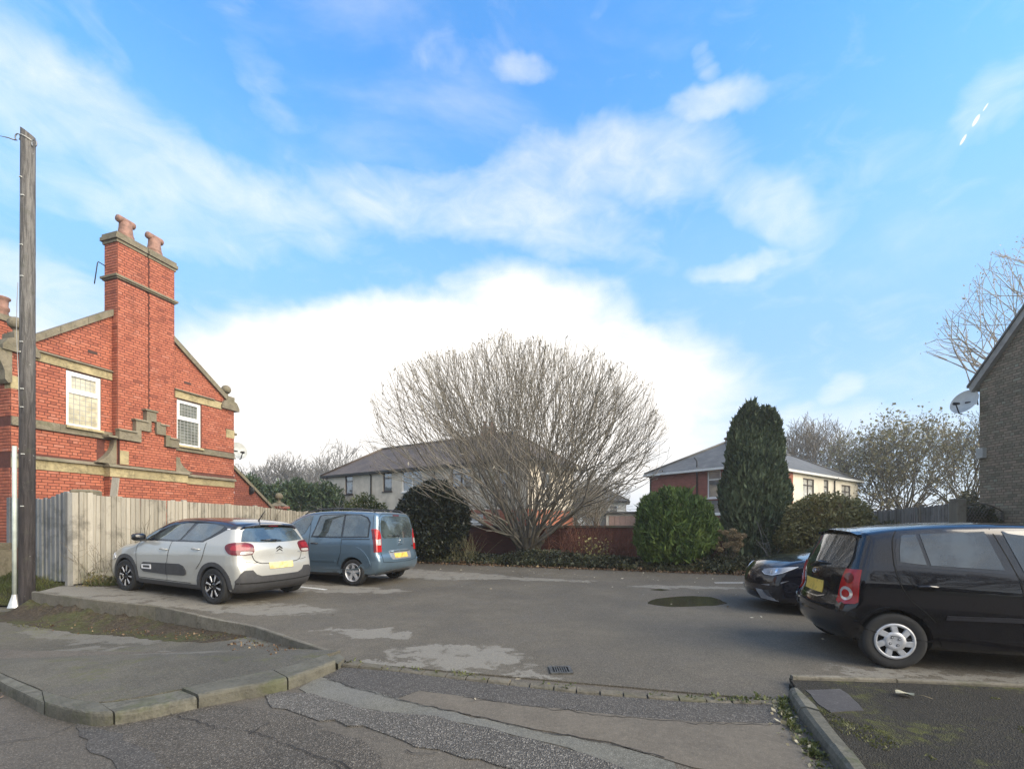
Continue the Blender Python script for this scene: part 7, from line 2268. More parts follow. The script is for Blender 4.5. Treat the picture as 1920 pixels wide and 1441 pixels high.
# ---- materials of cars
def paint(name, base, metal=0.3, rough=0.32, roof=None, roof_line=None, sill=None, sill_col=(0.02, 0.02, 0.022), dirt=0.25, coat=1.0):
 m, nt, b = new_mat(name)
 S(b, metal=metal, rough=rough, coat=coat, coatr=0.03, spec=0.12 if sum(base) < 0.06 else 0.5)
 p = coords(nt)
 sep = node(nt, 'ShaderNodeSeparateXYZ')
 nt.links.new(p, sep.inputs[0])
 x, z = sep.outputs[0], sep.outputs[2]
 col = base
 n = noise(nt, p, 3.0, 5, 0.7)
 c = mixrgb(nt, maprange(nt, n, 0.35, 0.7), tuple(a * 0.96 for a in base), base)
 # road dirt low on the body
 d = mathn(nt, 'MULTIPLY', maprange(nt, z, 0.62, 0.22), maprange(nt, noise(nt, p, 9, 6, 0.7), 0.3, 0.75))
 d = mathn(nt, 'MULTIPLY', d, dirt)
 c = mixrgb(nt, d, c, (0.10, 0.09, 0.075))
 if roof is not None:
  fc = nt.nodes.new('ShaderNodeFloatCurve')
  cv = fc.mapping.curves[0]
  x0, x1, z0, z1 = -1.0, 4.0, 0.5, 2.0
  pts = [((a - x0) / (x1 - x0), (q - z0) / (z1 - z0)) for a, q in roof_line]
  while len(cv.points) < len(pts):
   cv.points.new(0.5, 0.5)
  for i, (a, q) in enumerate(pts):
   cv.points[i].location = (a, q)
   cv.points[i].handle_type = 'VECTOR'
  fc.mapping.use_clip = False
  fc.mapping.update()
  nt.links.new(mathn(nt, 'DIVIDE', mathn(nt, 'SUBTRACT', x, x0), x1 - x0), fc.inputs['Value'])
  thr = mathn(nt, 'MULTIPLY_ADD', fc.outputs[0], z1 - z0, z0)
  f = maprange(nt, mathn(nt, 'SUBTRACT', z, thr), -0.003, 0.003)
  c = mixrgb(nt, f, c, roof)
  mt = nt.nodes.new('ShaderNodeMath'); mt.operation = 'MULTIPLY_ADD'
  nt.links.new(f, mt.inputs[0]); mt.inputs[1].default_value = -metal; mt.inputs[2].default_value = metal
  nt.links.new(mt.outputs[0], b.inputs['Metallic'])
 if sill is not None:
  f = maprange(nt, z, sill + 0.003, sill - 0.003)
  c = mixrgb(nt, f, c, sill_col)
  nt.links.new(mathn(nt, 'MAXIMUM', rough, mathn(nt, 'MULTIPLY', f, 0.6)), b.inputs['Roughness'])
  nt.links.new(mathn(nt, 'SUBTRACT', 1.0, f), b.inputs['Coat Weight'])
 nt.links.new(c, b.inputs['Base Color'])
 return m
def glassy(name, base=(0.012, 0.016, 0.018), ior=1.9, rough=0.02):
 m, nt, b = new_mat(name)
 S(b, base=base, rough=rough, ior=ior, spec=0.5, coat=0.6, coatr=0.0)
 p = coords(nt)
 bump(nt, b, noise(nt, p, 2.2, 2, 0.5), 0.06, 0.02)
 c = mixrgb(nt, maprange(nt, noise(nt, p, 3.5, 4, 0.6), 0.35, 0.7), base, tuple(min(1, a * 2.2 + 0.006) for a in base))
 nt.links.new(c, b.inputs['Base Color'])
 return m
def simple(name, base, rough=0.5, metal=0.0, coat=0.0, ior=1.5):
 m, nt, b = new_mat(name)
 S(b, rough=rough, metal=metal, coat=coat, coatr=0.03, ior=ior)
 n = noise(nt, coords(nt), 14, 5, 0.65)
 c = mixrgb(nt, maprange(nt, n, 0.3, 0.7), tuple(a * 0.82 for a in base), tuple(min(1, a * 1.1) for a in base))
 nt.links.new(c, b.inputs['Base Color'])
 return m
def plate_mat(name, base, rough=0.4):
 """a number plate whose characters are smudged in the photograph"""
 m, nt, b = new_mat(name)
 S(b, rough=rough)
 p = coords(nt)
 mp = node(nt, 'ShaderNodeMapping')
 mp.inputs['Scale'].default_value = (1, 11, 11)
 nt.links.new(p, mp.inputs[0])
 n = noise(nt, mp.outputs[0], 1.0, 2, 0.5)
 c = mixrgb(nt, maprange(nt, n, 0.42, 0.72, 0, 0.6), base, tuple(a * 0.30 for a in base))
 nt.links.new(c, b.inputs['Base Color'])
 return m
CM = dict(
 tyre=simple('tyre_rubber', (0.018, 0.018, 0.018), 0.8),
 plastic=simple('dark_plastic', (0.045, 0.045, 0.048), 0.55),
 black=simple('gloss_black', (0.008, 0.008, 0.01), 0.12, coat=0.5),
 gap=simple('panel_gap', (0.004, 0.004, 0.004), 0.9),
 glass=glassy('car_glass'),
 glass_light=glassy('car_glass_rear', (0.03, 0.04, 0.042), 1.95),
 glass_tint=glassy('tinted_car_glass', (0.018, 0.024, 0.028), 1.72),
 silver=simple('wheel_silver', (0.58, 0.58, 0.59), 0.32, 0.45),
 hubcap=simple('hubcap_silver', (0.48, 0.49, 0.51), 0.42, 0.35),
 chrome=simple('chrome', (0.75, 0.75, 0.76), 0.12, 1.0),
 red=simple('rear_lamp_red', (0.38, 0.010, 0.012), 0.18, coat=0.25, ior=1.45),
 dark_red=simple('rear_lamp_dark_red', (0.11, 0.008, 0.014), 0.15, coat=0.3, ior=1.45),
 lens=simple('clear_lens', (0.55, 0.52, 0.50), 0.1, 0.3, coat=1.0),
 white=simple('white_trim', (0.8, 0.8, 0.8), 0.3),
 grey=simple('grey_trim', (0.32, 0.33, 0.35), 0.35, 0.4),
 yellow=plate_mat('yellow_plate', (0.72, 0.50, 0.10)),
 pale_yellow=plate_mat('pale_yellow_plate', (0.80, 0.64, 0.28)),
 whiteplate=plate_mat('white_plate', (0.55, 0.60, 0.55)),
 under=simple('underbody', (0.01, 0.01, 0.01), 0.9),
 lampglass=glassy('headlamp_glass', (0.22, 0.23, 0.25), 1.8),
)
def cut_arches(o, wheels, half, mat_index, rad=0.36, deep=0.3):
 for (x, z) in wheels:
  mb = MB()
  for sgn in (1, -1):
   y0, y1 = sgn * (half - deep), sgn * (half + 0.3)
   n = 56
   c0 = [(x + rad * math.cos(2 * math.pi * k / n), y0, z + rad * math.sin(2 * math.pi * k / n)) for k in range(n)]
   c1 = [(p[0], y1, p[2]) for p in c0]
   fs = [tuple(range(n)), tuple(range(2 * n - 1, n - 1, -1))] + [(k, n + k, n + (k + 1) % n, (k + 1) % n) for k in range(n)]
   if sgn > 0:
    fs = [f[::-1] for f in fs]
   mb.mat = 0
   mb.add(c0 + c1, fs)
  cutter = mb.build('cutter', [CM['under']])
  bmx = bmesh.new(); bmx.from_mesh(cutter.data)
  bmesh.ops.recalc_face_normals(bmx, faces=bmx.faces)
  bmx.to_mesh(cutter.data); bmx.free()
  md = o.modifiers.new('b', 'BOOLEAN')
  md.operation = 'DIFFERENCE'
  md.object = cutter
  md.solver = 'EXACT'
  md.material_mode = 'TRANSFER'
  dg = bpy.context.evaluated_depsgraph_get()
  dg.update()
  new = bpy.data.meshes.new_from_object(o.evaluated_get(dg), preserve_all_data_layers=True, depsgraph=dg)
  o.modifiers.clear()
  old = o.data
  o.data = new
  bpy.data.meshes.remove(old)
  me = cutter.data
  bpy.data.objects.remove(cutter)
  bpy.data.meshes.remove(me)
def make_body(shape, name, mat, parent, wheels, half, rad):
 P, Q = shape.body_mesh(name)
 me = bpy.data.meshes.new(name)
 me.from_pydata([tuple(p) for p in P], [], Q)
 me.materials.append(mat)
 me.update()
 bmx = bmesh.new(); bmx.from_mesh(me)
 bmesh.ops.recalc_face_normals(bmx, faces=bmx.faces)
 bmx.to_mesh(me); bmx.free()
 me.polygons.foreach_set('use_smooth', [True] * len(me.polygons))
 o = link(name, me, parent)
 # the boolean works in the car's own space
 par = o.parent
 o.parent = None
 cut_arches(o, wheels, half, 1, rad)
 o.parent = par
 me = o.data
 idx = {m.name: i for i, m in enumerate(me.materials) if m}
 me.update()
 # hard edge where the arch is cut
 bmx = bmesh.new(); bmx.from_mesh(me)
 for e in bmx.edges:
  if len(e.link_faces) == 2 and (e.link_faces[0].material_index != e.link_faces[1].material_index or e.calc_face_angle(0) > R(50)):
   e.smooth = False
 for f in bmx.faces:
  f.smooth = True
 bmx.to_mesh(me); bmx.free()
 return o
def wheel(parent, x, y, r, w, style, side, spin=0.0):
 """tyre with rim and face, axle along y; side = +1 when the face looks to +y"""
 ww = empty('wheel', (x, y, r)); ww.parent = parent
 rr = r * (0.70 if style != 'cover' else 0.665)
 mb = MB(); mb.smooth = True
 h = w / 2
 prof = [(rr - 0.005, -h * 0.86), (rr + 0.012, -h * 0.95), (r * 0.86, -h * 1.0), (r * 0.955, -h * 0.93), (r * 0.99, -h * 0.78), (r, -h * 0.5),
   (r, h * 0.5), (r * 0.99, h * 0.78), (r * 0.955, h * 0.93), (r * 0.86, h * 1.0), (rr + 0.012, h * 0.95), (rr - 0.005, h * 0.86)]
 mb.lathe(prof, axis='Y', n=48)
 # tread grooves stay as shallow steps
 mb.smooth = False
 for g in (-0.3, 0.0, 0.3):
  mb.lathe([(r + 0.001, h * (g - 0.05)), (r + 0.003, h * g), (r + 0.001, h * (g + 0.05))], axis='Y', n=48)
 ty = mb.build('tyre', CM['tyre'], ww)
 mb = MB(); mb.smooth = True
 f = side * h
 # barrel and lip
 mb.lathe([(rr, f * 0.86), (rr - 0.004, f * 0.97), (rr - 0.014, f * 0.95), (rr - 0.022, f * 0.7), (rr - 0.03, -f * 0.3), (0.02, -f * 0.3)], axis='Y', n=48)
 mats = {'blade': [CM['black'], CM['silver']], 'star': [CM['silver'], CM['plastic']], 'cover': [CM['hubcap'], CM['gap']]}[style]
 if style == 'star':
  rim = mb.build('rim', [CM['silver']], ww)
 elif style == 'blade':
  rim = mb.build('rim', [CM['black']], ww)
 else:
  rim = mb.build('rim', [CM['plastic']], ww)
 def spoke(a0, poly, y0, y1, bevel=0.006):
  """poly in (radius, tangential) turned by a0"""
  ca, sa = math.cos(a0), math.sin(a0)
  pts0 = [(p[0] * ca - p[1] * sa, y0, p[0] * sa + p[1] * ca) for p in poly]
  pts1 = []
  cx = sum(p[0] for p in poly) / len(poly); cy = sum(p[1] for p in poly) / len(poly)
  for p in poly:
   q = (p[0] + (cx - p[0]) * 0.08, p[1] + (cy - p[1]) * 0.22)
   pts1.append((q[0] * ca - q[1] * sa, y1, q[0] * sa + q[1] * ca))
  n = len(poly)
  return pts0 + pts1, [tuple(range(n, 2 * n))] + [(k, (k + 1) % n, n + (k + 1) % n, n + k) for k in range(n)]
 fm = MB()
 if style == 'blade':
  for k in range(8):
   a = 2 * math.pi * k / 8 + spin
   vs, fs = spoke(a, [(0.055, -0.016), (rr - 0.012, -0.036), (rr - 0.012, 0.036), (0.055, 0.016)], f * 0.55, f * 0.80)
   fm.mat = 0; fm.add(vs, fs)
   if k % 1 == 0:
    vs, fs = spoke(a + 0.05, [(0.075, -0.008), (rr - 0.02, -0.030), (rr - 0.03, 0.012), (0.085, 0.006)], f * 0.79, f * 0.86)
    fm.mat = 1; fm.add(vs, fs)
  fm.mat = 0; fm.lathe([(0.0, f * 0.84), (0.03, f * 0.84), (0.06, f * 0.72), (0.062, f * 0.3)], axis='Y', n=20)
 elif style == 'star':
  for k in range(5):
   a = 2 * math.pi * k / 5 + spin
   vs, fs = spoke(a, [(0.03, -0.040), (rr * 0.7, -0.034), (rr - 0.012, -0.066), (rr - 0.012, 0.066), (rr * 0.7, 0.034), (0.03, 0.040)], f * 0.35, f * 0.80)
   fm.mat = 0; fm.add(vs, fs)
  fm.mat = 0; fm.lathe([(0.0, f * 0.78), (0.028, f * 0.78), (0.034, f * 0.72), (0.062, f * 0.70), (0.07, f * 0.3)], axis='Y', n=24)
  fm.mat = 1
  for k in range(5):
   a = 2 * math.pi * (k + 0.5) / 5 + spin
   fm.lathe([(0.0, f * 0.72), (0.009, f * 0.72), (0.009, f * 0.6)], c=(0.045 * math.cos(a), 0, 0.045 * math.sin(a)), axis='Y', n=8)
 else:
  # a full wheel cover: dished ring, hub and seven slanted arms with holes between
  n = 7
  ro, ri = rr - 0.004, rr * 0.80
  fm.mat = 0; fm.smooth = True
  fm.lathe([(ro, f * 0.90), (ro - 0.010, f * 1.02), (ri + 0.006, f * 1.04), (ri, f * 0.92)], axis='Y', n=48)
  fm.lathe([(0.0, f * 0.93), (0.03, f * 0.93), (0.055, f * 0.97), (rr * 0.50, f * 1.05), (rr * 0.52, f * 0.9)], axis='Y', n=48)
  fm.smooth = False
  for k in range(n):
   a = 2 * math.pi * k / n + spin
   vs, fs = spoke(a, [(rr * 0.46, -0.036), (rr * 0.83, -0.020), (rr * 0.83, 0.046), (rr * 0.46, 0.024)], f * 0.86, f * 1.045, 0)
   fm.add(vs, fs)
  for k in range(4):
   a = 2 * math.pi * (k + 0.35) / 4
   c = (0.046 * math.cos(a), 0, 0.046 * math.sin(a))
   fm.mat = 1
   fm.lathe([(0.013, f * 0.955), (0.013, f * 1.0), (0.010, f * 1.0)], c=c, axis='Y', n=12)
   fm.mat = 0
   fm.lathe([(0.0, f * 1.03), (0.008, f * 1.02), (0.009, f * 0.95)], c=c, axis='Y', n=10)
  fm.mat = 1
  fm.lathe([(0.0, f * 0.60), (rr - 0.01, f * 0.60)], axis='Y', n=24)
 o = fm.build('wheel_cover' if style == 'cover' else 'spokes', mats, ww)
 bmx = bmesh.new(); bmx.from_mesh(o.data)
 bmesh.ops.recalc_face_normals(bmx, faces=bmx.faces)
 bmx.to_mesh(o.data); bmx.free()
 # brake disc
 if style != 'cover':
  b = MB(); b.lathe([(0.0, f * 0.12), (0.13, f * 0.12), (0.13, f * 0.0)], axis='Y', n=24)
  b.build('brake_disc', simple('brake_disc_steel', (0.12, 0.11, 0.10), 0.5, 0.6) if 'brake_disc_steel' not in bpy.data.materials else bpy.data.materials['brake_disc_steel'], ww)
 return ww
def seat_wheels(parent, wb, half, r, w, style, spins=(0, 0.3)):
 for x, sp in ((0.0, spins[0]), (wb, spins[1])):
  for s_ in (1, -1):
   wheel(parent, x, s_ * (half - w / 2 - 0.005), r, w, style, s_, sp)
def mirror_part(parent, pos, mat, size=(0.11, 0.13, 0.085), sgn=1):
 mb = MB(); mb.smooth = True
 x, y, z = pos
 lx, ly, lz = size
 n, m = 12, 7
 vs, fs = [], []
 for i in range(m + 1):
  a = math.pi * i / m
  for k in range(n):
   b = 2 * math.pi * k / n
   q = lambda t: math.copysign(abs(t) ** 0.65, t)
   vs.append((x + lx * q(math.cos(b)) * q(math.sin(a)) * 0.8, y + sgn * ly * 0.9 + sgn * ly * q(math.cos(a)), z + lz * q(math.sin(b)) * q(math.sin(a))))
 for i in range(m):
  for k in range(n):
   fs.append((i * n + k, i * n + (k + 1) % n, (i + 1) * n + (k + 1) % n, (i + 1) * n + k))
 mb.add(vs, fs)
 mb.smooth = False
 mb.box(x - 0.02, y - sgn * 0.03 if sgn > 0 else y, z - lz - 0.01, x + 0.04, y + sgn * 0.06, z - lz * 0.4)
 return mb.build('door_mirror', mat, parent)
def handle_part(shape, parent, x, z, sgn, mat, L=0.19, hgt=0.03):
 mb = MB()
 O = np.array([[x, sgn * 3.0, z]])
 P, _ = shape.cross(O, np.array([[0, -sgn, 0.]]), 6)
 y = P[0][1]
 mb.smooth = True
 pts = [(x - L / 2, y - sgn * 0.01, z), (x - L / 2 + 0.015, y + sgn * 0.028, z), (x, y + sgn * 0.036, z + 0.004), (x + L / 2 - 0.015, y + sgn * 0.028, z), (x + L / 2, y - sgn * 0.01, z)]
 mb.tube(pts, [0.010, hgt / 2, hgt / 2, hgt / 2, 0.010], 8)
 return mb.build('handle', mat, parent)
def clip_door(top, bottom, x0, x1):
 return None
def surf_pt(shape, o, d):
 P, f = shape.cross(np.array([o], float), np.array([d], float), 6)
 return P[0]
def ring_poly(cx, cz, r0, r1, a0, a1, n=18):
 o = [(cx + r1 * math.cos(R(a0 + (a1 - a0) * k / n)), cz + r1 * math.sin(R(a0 + (a1 - a0) * k / n))) for k in range(n + 1)]
 i = [(cx + r0 * math.cos(R(a1 + (a0 - a1) * k / n)), cz + r0 * math.sin(R(a1 + (a0 - a1) * k / n))) for k in range(n + 1)]
 return o + i
def hatchback_grey():
 """two-tone light grey supermini, seen from behind its left-hand corner"""
 ang = R(158)
 t = empty('hatchback_car', (-4.96, 8.79, z_park(-5.3, 8) + 0.0), ang,
              'pale grey hatchback with a black roof and black side bumps parked by the timber fence', 'car')
 t.rotation_euler = (0, R(-1.9), ang)
 sil = [(-0.52, 0.22), (-0.63, 0.34), (-0.655, 0.50), (-0.64, 0.66), (-0.60, 0.80), (-0.57, 0.98), (-0.50, 1.10), (-0.37, 1.31), (-0.31, 1.42), (-0.22, 1.45),
           (0.1, 1.49), (0.7, 1.515), (1.2, 1.50), (1.6, 1.43), (1.95, 1.27), (2.35, 1.035), (2.50, 0.985), (2.85, 0.93), (3.12, 0.83), (3.27, 0.70),
           (3.33, 0.52), (3.32, 0.36), (3.22, 0.22), (2.6, 0.20), (1.3, 0.20), (0.3, 0.20), (-0.3, 0.20)]
 sh = Shape(sil, plan=[(-0.65, 0.80), (-0.3, 0.865), (0.2, 0.875), (2.0, 0.875), (2.7, 0.865), (3.1, 0.80), (3.4, 0.70)],
               belt=[(-0.7, 1.10), (0.4, 1.08), (2.4, 0.97), (3.4, 0.80)],
               prof=[(-0.9, 0.06), (-0.72, 0.02), (-0.4, 0.0), (-0.2, 0.005), (-0.06, 0.03), (0.0, 0.055), (0.1, 0.10), (0.45, 0.265), (0.8, 0.42)],
               crown=0.05, bow_r=0.13, bow_f=0.22, k=0.10)
 body_col = (0.42, 0.42, 0.395)
 pm = paint('pale_grey_paint', body_col, 0.25, 0.30, roof=(0.010, 0.010, 0.013),
               roof_line=[(-1.0, 1.36), (-0.36, 1.335), (-0.14, 1.315), (-0.02, 1.25), (0.16, 1.155), (0.34, 1.085), (1.2, 1.055), (2.2, 1.02), (2.42, 1.00), (2.52, 1.6), (4, 1.9)],
               sill=0.245, dirt=0.2)
 make_body(sh, 'body', pm, t, [(0, 0.32), (2.54, 0.32)], 0.875, 0.355)
 for s_ in (1, -1):
  fr = ('side', s_)
  patch(sh, 'window_surround', [(2.20, 1.035), (1.95, 1.19), (1.62, 1.345), (1.30, 1.415), (0.7, 1.435), (0.25, 1.42), (-0.02, 1.385), (-0.11, 1.345), (0.02, 1.25), (0.20, 1.155), (0.34, 1.075), (1.2, 1.05)], fr, CM['black'], t, off=0.004, depth=0.01)
  w = patch(sh, 'front_window', [(1.80, 1.075), (1.72, 1.14), (1.52, 1.27), (1.30, 1.355), (1.0, 1.395), (0.80, 1.398), (0.99, 1.09), (1.05, 1.075)], fr, CM['glass_light'], t, off=0.009, depth=0.006)
  patch(sh, 'quarter_window', [(2.10, 1.06), (1.88, 1.19), (1.68, 1.285), (1.86, 1.065)], fr, CM['glass_light'], t, off=0.009, depth=0.006)
  patch(sh, 'rear_window', [(0.93, 1.09), (0.70, 1.395), (0.50, 1.405), (0.22, 1.395), (-0.03, 1.36), (0.02, 1.30), (0.18, 1.19), (0.34, 1.105), (0.5, 1.085)], fr, CM['glass_light'], t, off=0.009, depth=0.006)
  # doors as skins with their handles
  d1 = patch(sh, 'door', [(2.14, 1.02), (2.20, 0.86), (2.16, 0.62), (2.13, 0.33), (1.26, 0.33), (1.25, 0.7), (1.20, 1.04)], fr, pm, t, off=0.003, depth=0.008)
  handle_part(sh, d1, 1.36, 0.90, s_, pm)
  d2 = patch(sh, 'door', [(1.19, 1.04), (1.24, 0.7), (1.25, 0.33), (0.60, 0.33), (0.52, 0.48), (0.44, 0.60), (0.33, 0.72), (0.27, 0.86), (0.24, 1.06), (0.5, 1.06)], fr, pm, t, off=0.003, depth=0.008)
  handle_part(sh, d2, 0.46, 0.95, s_, pm)
  sm_ = MB()
  seam(sh, sm_, [(1.195, 1.05), (1.245, 0.72), (1.255, 0.32)], fr, 0.012, 0.0048)
  seam(sh, sm_, [(2.15, 1.02), (2.21, 0.86), (2.17, 0.62), (2.14, 0.32)], fr, 0.010, 0.0048, curved=4)
  seam(sh, sm_, [(0.235, 1.07), (0.262, 0.86), (0.325, 0.72), (0.44, 0.59)], fr, 0.010, 0.0048, curved=4)
  seam(sh, sm_, [(2.14, 0.325), (0.60, 0.325)], fr, 0.010, 0.0048)
  sm_.build('door_seams', CM['gap'], t)
  # side bump with its pale frame
  b_ = patch(sh, 'side_bump', [(2.02, 0.50), (1.99, 0.585), (1.93, 0.625), (0.90, 0.655), (0.78, 0.625), (0.71, 0.54), (0.71, 0.475), (0.78, 0.45), (1.30, 0.435), (1.93, 0.445)], fr, CM['plastic'], t, off=0.020, depth=0.03)
  g_ = MB(); seam(sh, g_, [(1.25, 0.66), (1.25, 0.43)], fr, 0.014, 0.0215); g_.build('bump_joint', CM['gap'], b_)
  patch(sh, 'pale_frame', [(1.97, 0.505), (1.97, 0.585), (1.69, 0.595), (1.69, 0.508)], fr, CM['white'], b_, off=0.026, depth=0.01, h=0.03,
              hollow=[(1.94, 0.525), (1.94, 0.567), (1.72, 0.575), (1.72, 0.527)])
  # wheel arch trims and sill
  patch(sh, 'arch_trim', ring_poly(0, 0.32, 0.35, 0.425, -12, 186), fr, CM['plastic'], t, off=0.012, depth=0.03, h=0.04)
  patch(sh, 'arch_trim', ring_poly(2.54, 0.32, 0.35, 0.425, -20, 192), fr, CM['plastic'], t, off=0.012, depth=0.03, h=0.04)
  patch(sh, 'sill_trim', [(2.15, 0.225), (2.15, 0.305), (0.40, 0.305), (0.40, 0.225)], fr, CM['plastic'], t, off=0.014, depth=0.03)
  mirror_part(t, (2.00, s_ * 0.84, 1.10), CM['black'], (0.10, 0.11, 0.075), s_)
  patch(sh, 'roof_pillar_flash', [(-0.19, 1.318), (-0.13, 1.318), (-0.13, 1.335), (-0.20, 1.335)], fr, CM['white'], t, off=0.007, depth=0.006, h=0.02)
  # rear lamps wrap the corner
  a = 180 - 38 * s_
  u, v, n = frame(a)
  cx = (-0.46) * u[0] + (0.72 * s_) * u[1]
  k = 1 if s_ > 0 else 1
  pl = [(-0.21, 0.03), (-0.17, 0.085), (-0.06, 0.11), (0.10, 0.105), (0.19, 0.07), (0.225, 0.0), (0.21, -0.07), (0.16, -0.10), (-0.10, -0.095), (-0.18, -0.05)]
  pl = [(cx + q[0] * (1 if s_ > 0 else 1), 0.985 + q[1]) for q in pl] if s_ > 0 else [(cx - q[0], 0.985 + q[1]) for q in pl]
  lt = patch(sh, 'rear_light', pl, (a,), CM['dark_red'], t, off=0.016, depth=0.04, h=0.03, rounded=4)
  sg = 1 if s_ > 0 else -1
  patch(sh, 'light_core', [(cx + sg * q[0], 0.995 + q[1]) for q in [(-0.13, -0.01), (-0.10, 0.045), (0.0, 0.06), (0.12, 0.055), (0.16, 0.01), (0.13, -0.03), (-0.08, -0.035)]], (a,), simple('mid_red', (0.22, 0.010, 0.016), 0.15, coat=0.3) if 'mid_red' not in bpy.data.materials else bpy.data.materials['mid_red'], lt, off=0.020, depth=0.008, h=0.03, rounded=4)
  patch(sh, 'reversing_lens', [(cx + sg * q[0], 0.985 + q[1]) for q in [(0.02, -0.088), (0.03, -0.048), (0.17, -0.046), (0.20, -0.06), (0.17, -0.085)]], (a,), CM['lens'], lt, off=0.0215, depth=0.008, h=0.02, rounded=3)
 # tail
 tg = patch(sh, 'tailgate', [(-0.60, 1.105), (-0.555, 0.95), (-0.51, 0.80), (-0.44, 0.745), (-0.3, 0.725), (0.3, 0.725), (0.44, 0.745), (0.51, 0.80), (0.555, 0.95), (0.60, 1.105), (0.3, 1.085), (0.0, 1.08), (-0.3, 1.085)], 'rear', pm, t, off=0.004, depth=0.01)
 patch(sh, 'rear_glass', [(-0.66, 1.115), (-0.57, 1.29), (-0.50, 1.345), (-0.25, 1.372), (0, 1.378), (0.25, 1.372), (0.50, 1.345), (0.57, 1.29), (0.66, 1.115), (0.3, 1.095), (0.0, 1.09), (-0.3, 1.095)], 'rear', CM['glass_light'], tg, off=0.008, depth=0.01)
 # spoiler lip shading the glass
 mb = MB(); mb.smooth = False
 pr = [(-0.60, 1.315), (-0.52, 1.365), (-0.25, 1.40), (0.25, 1.40), (0.52, 1.365), (0.60, 1.315)]
 for (a, b) in zip(pr[:-1], pr[1:]):
  bw = lambda y: 0.12 * (y / 0.7) ** 2
  vs = []
  for (y, z) in (a, b):
   x = -0.40 + bw(y)
   vs += [(x, y, z - 0.012), (x, y, z + 0.012), (x + 0.16, y, z + 0.045), (x + 0.16, y, z - 0.012)]
  mb.add(vs, [(0, 1, 5, 4), (1, 2, 6, 5), (3, 0, 4, 7), (0, 3, 2, 1), (4, 5, 6, 7)])
 mb.build('roof_spoiler', CM['black'], t)
 mb = MB(); mb.box(-0.412, -0.10, 1.382, -0.395, 0.10, 1.398); mb.build('brake_light', CM['dark_red'], t)
 # wiper
 w0 = surf_pt(sh, (-3, 0.02, 1.12), (1, 0, 0)); w1 = surf_pt(sh, (-3, 0.30, 1.135), (1, 0, 0))
 mb = MB(); mb.smooth = True
 mb.tube([w0 + np.array([-0.03, 0, 0]), w0 + np.array([-0.035, 0.1, 0.022]), w1 + np.array([-0.03, 0, 0.0])], [0.02, 0.012, 0.006], 6)
 mb.tube([w0 + np.array([-0.02, -0.12, -0.005]), w0 + np.array([-0.04, 0.02, 0.02]), w1 + np.array([-0.02, 0.02, 0])], 0.008, 6)
 mb.build('rear_wiper', CM['black'], t)
 pl = patch(sh, 'number_plate', [(-0.275, 0.615), (-0.275, 0.725), (0.245, 0.725), (0.245, 0.615)], 'rear', CM['pale_yellow'], t, off=0.012, depth=0.02, h=0.06)
 # chevron badge
 mb = MB()
 c = surf_pt(sh, (-3, 0.0, 0.955), (1, 0, 0))
 for dz in (-0.008, 0.042):
  for sgn in (1, -1):
   p = [(c[0] - 0.014, 0.0, c[2] + dz + 0.028), (c[0] - 0.014, 0.0, c[2] + dz + 0.011), (c[0] - 0.010, sgn * 0.066, c[2] + dz - 0.032), (c[0] - 0.010, sgn * 0.066, c[2] + dz - 0.014)]
   mb.prism(p, (0.02, 0, 0))
 mb.build('chevron_badge', CM['black'], tg)
 mb = MB(); c2 = surf_pt(sh, (-3, 0.0, 0.885), (1, 0, 0)); mb.box(c2[0] - 0.006, -0.09, c2[2], c2[0] + 0.01, 0.09, c2[2] + 0.008)
 mb.build('tailgate_crease', CM['grey'], tg)
 mb = MB(); c2 = surf_pt(sh, (-3, -0.46, 0.89), (1, 0, 0))
 for k in range(2):
  mb.box(c2[0] - 0.012, -0.50 + k * 0.035, 0.885, c2[0] + 0.01, -0.475 + k * 0.035, 0.905)
 mb.build('model_badge', CM['grey'], tg)
 sm_ = MB()
 seam(sh, sm_, [(-0.60, 1.10), (-0.56, 0.95), (-0.515, 0.80), (-0.445, 0.742), (-0.3, 0.718), (0.3, 0.718), (0.445, 0.742), (0.515, 0.80), (0.56, 0.95), (0.60, 1.10)], 'rear', 0.010, 0.0055, curved=4)
 seam(sh, sm_, [(-0.445, 0.742), (-0.52, 0.74), (-0.66, 0.76)], 'rear', 0.008, 0.003)
 seam(sh, sm_, [(0.445, 0.742), (0.52, 0.74), (0.66, 0.76)], 'rear', 0.008, 0.003)
 sm_.build('tailgate_seam', CM['gap'], t)
 # lower bumper in dark plastic
 bp = patch(sh, 'rear_bumper_trim', [(-0.79, 0.24), (-0.81, 0.44), (-0.76, 0.56), (-0.70, 0.615), (-0.56, 0.615), (-0.50, 0.54), (-0.40, 0.50), (0.40, 0.50), (0.50, 0.54), (0.56, 0.615), (0.70, 0.615), (0.76, 0.56), (0.81, 0.44), (0.79, 0.24), (0.5, 0.21), (-0.5, 0.21)], 'rear', CM['plastic'], t, off=0.016, depth=0.04)
 cr = MB(); seam(sh, cr, [(-0.8, 0.40), (-0.5, 0.385), (0.5, 0.385), (0.8, 0.40)], 'rear', 0.020, 0.019); cr.build('bumper_crease', CM['grey'] if False else CM['gap'], bp)
 # windscreen, bonnet edge, headlamps
 patch(sh, 'windscreen', [(2.30, -0.66), (1.68, -0.52), (1.60, 0), (1.68, 0.52), (2.30, 0.66), (2.40, 0.3), (2.42, 0), (2.40, -0.3)], 'top', CM['glass'], t, off=0.006, depth=0.01, rounded=0)
 sm_ = MB(); seam(sh, sm_, [(2.42, 0.70), (2.75, 0.71), (3.05, 0.60), (3.12, 0.3), (3.14, 0), (3.12, -0.3), (3.05, -0.60), (2.75, -0.71), (2.42, -0.70)], 'top', 0.008, 0.003, curved=3)
 sm_.build('bonnet_seam', CM['gap'], t)
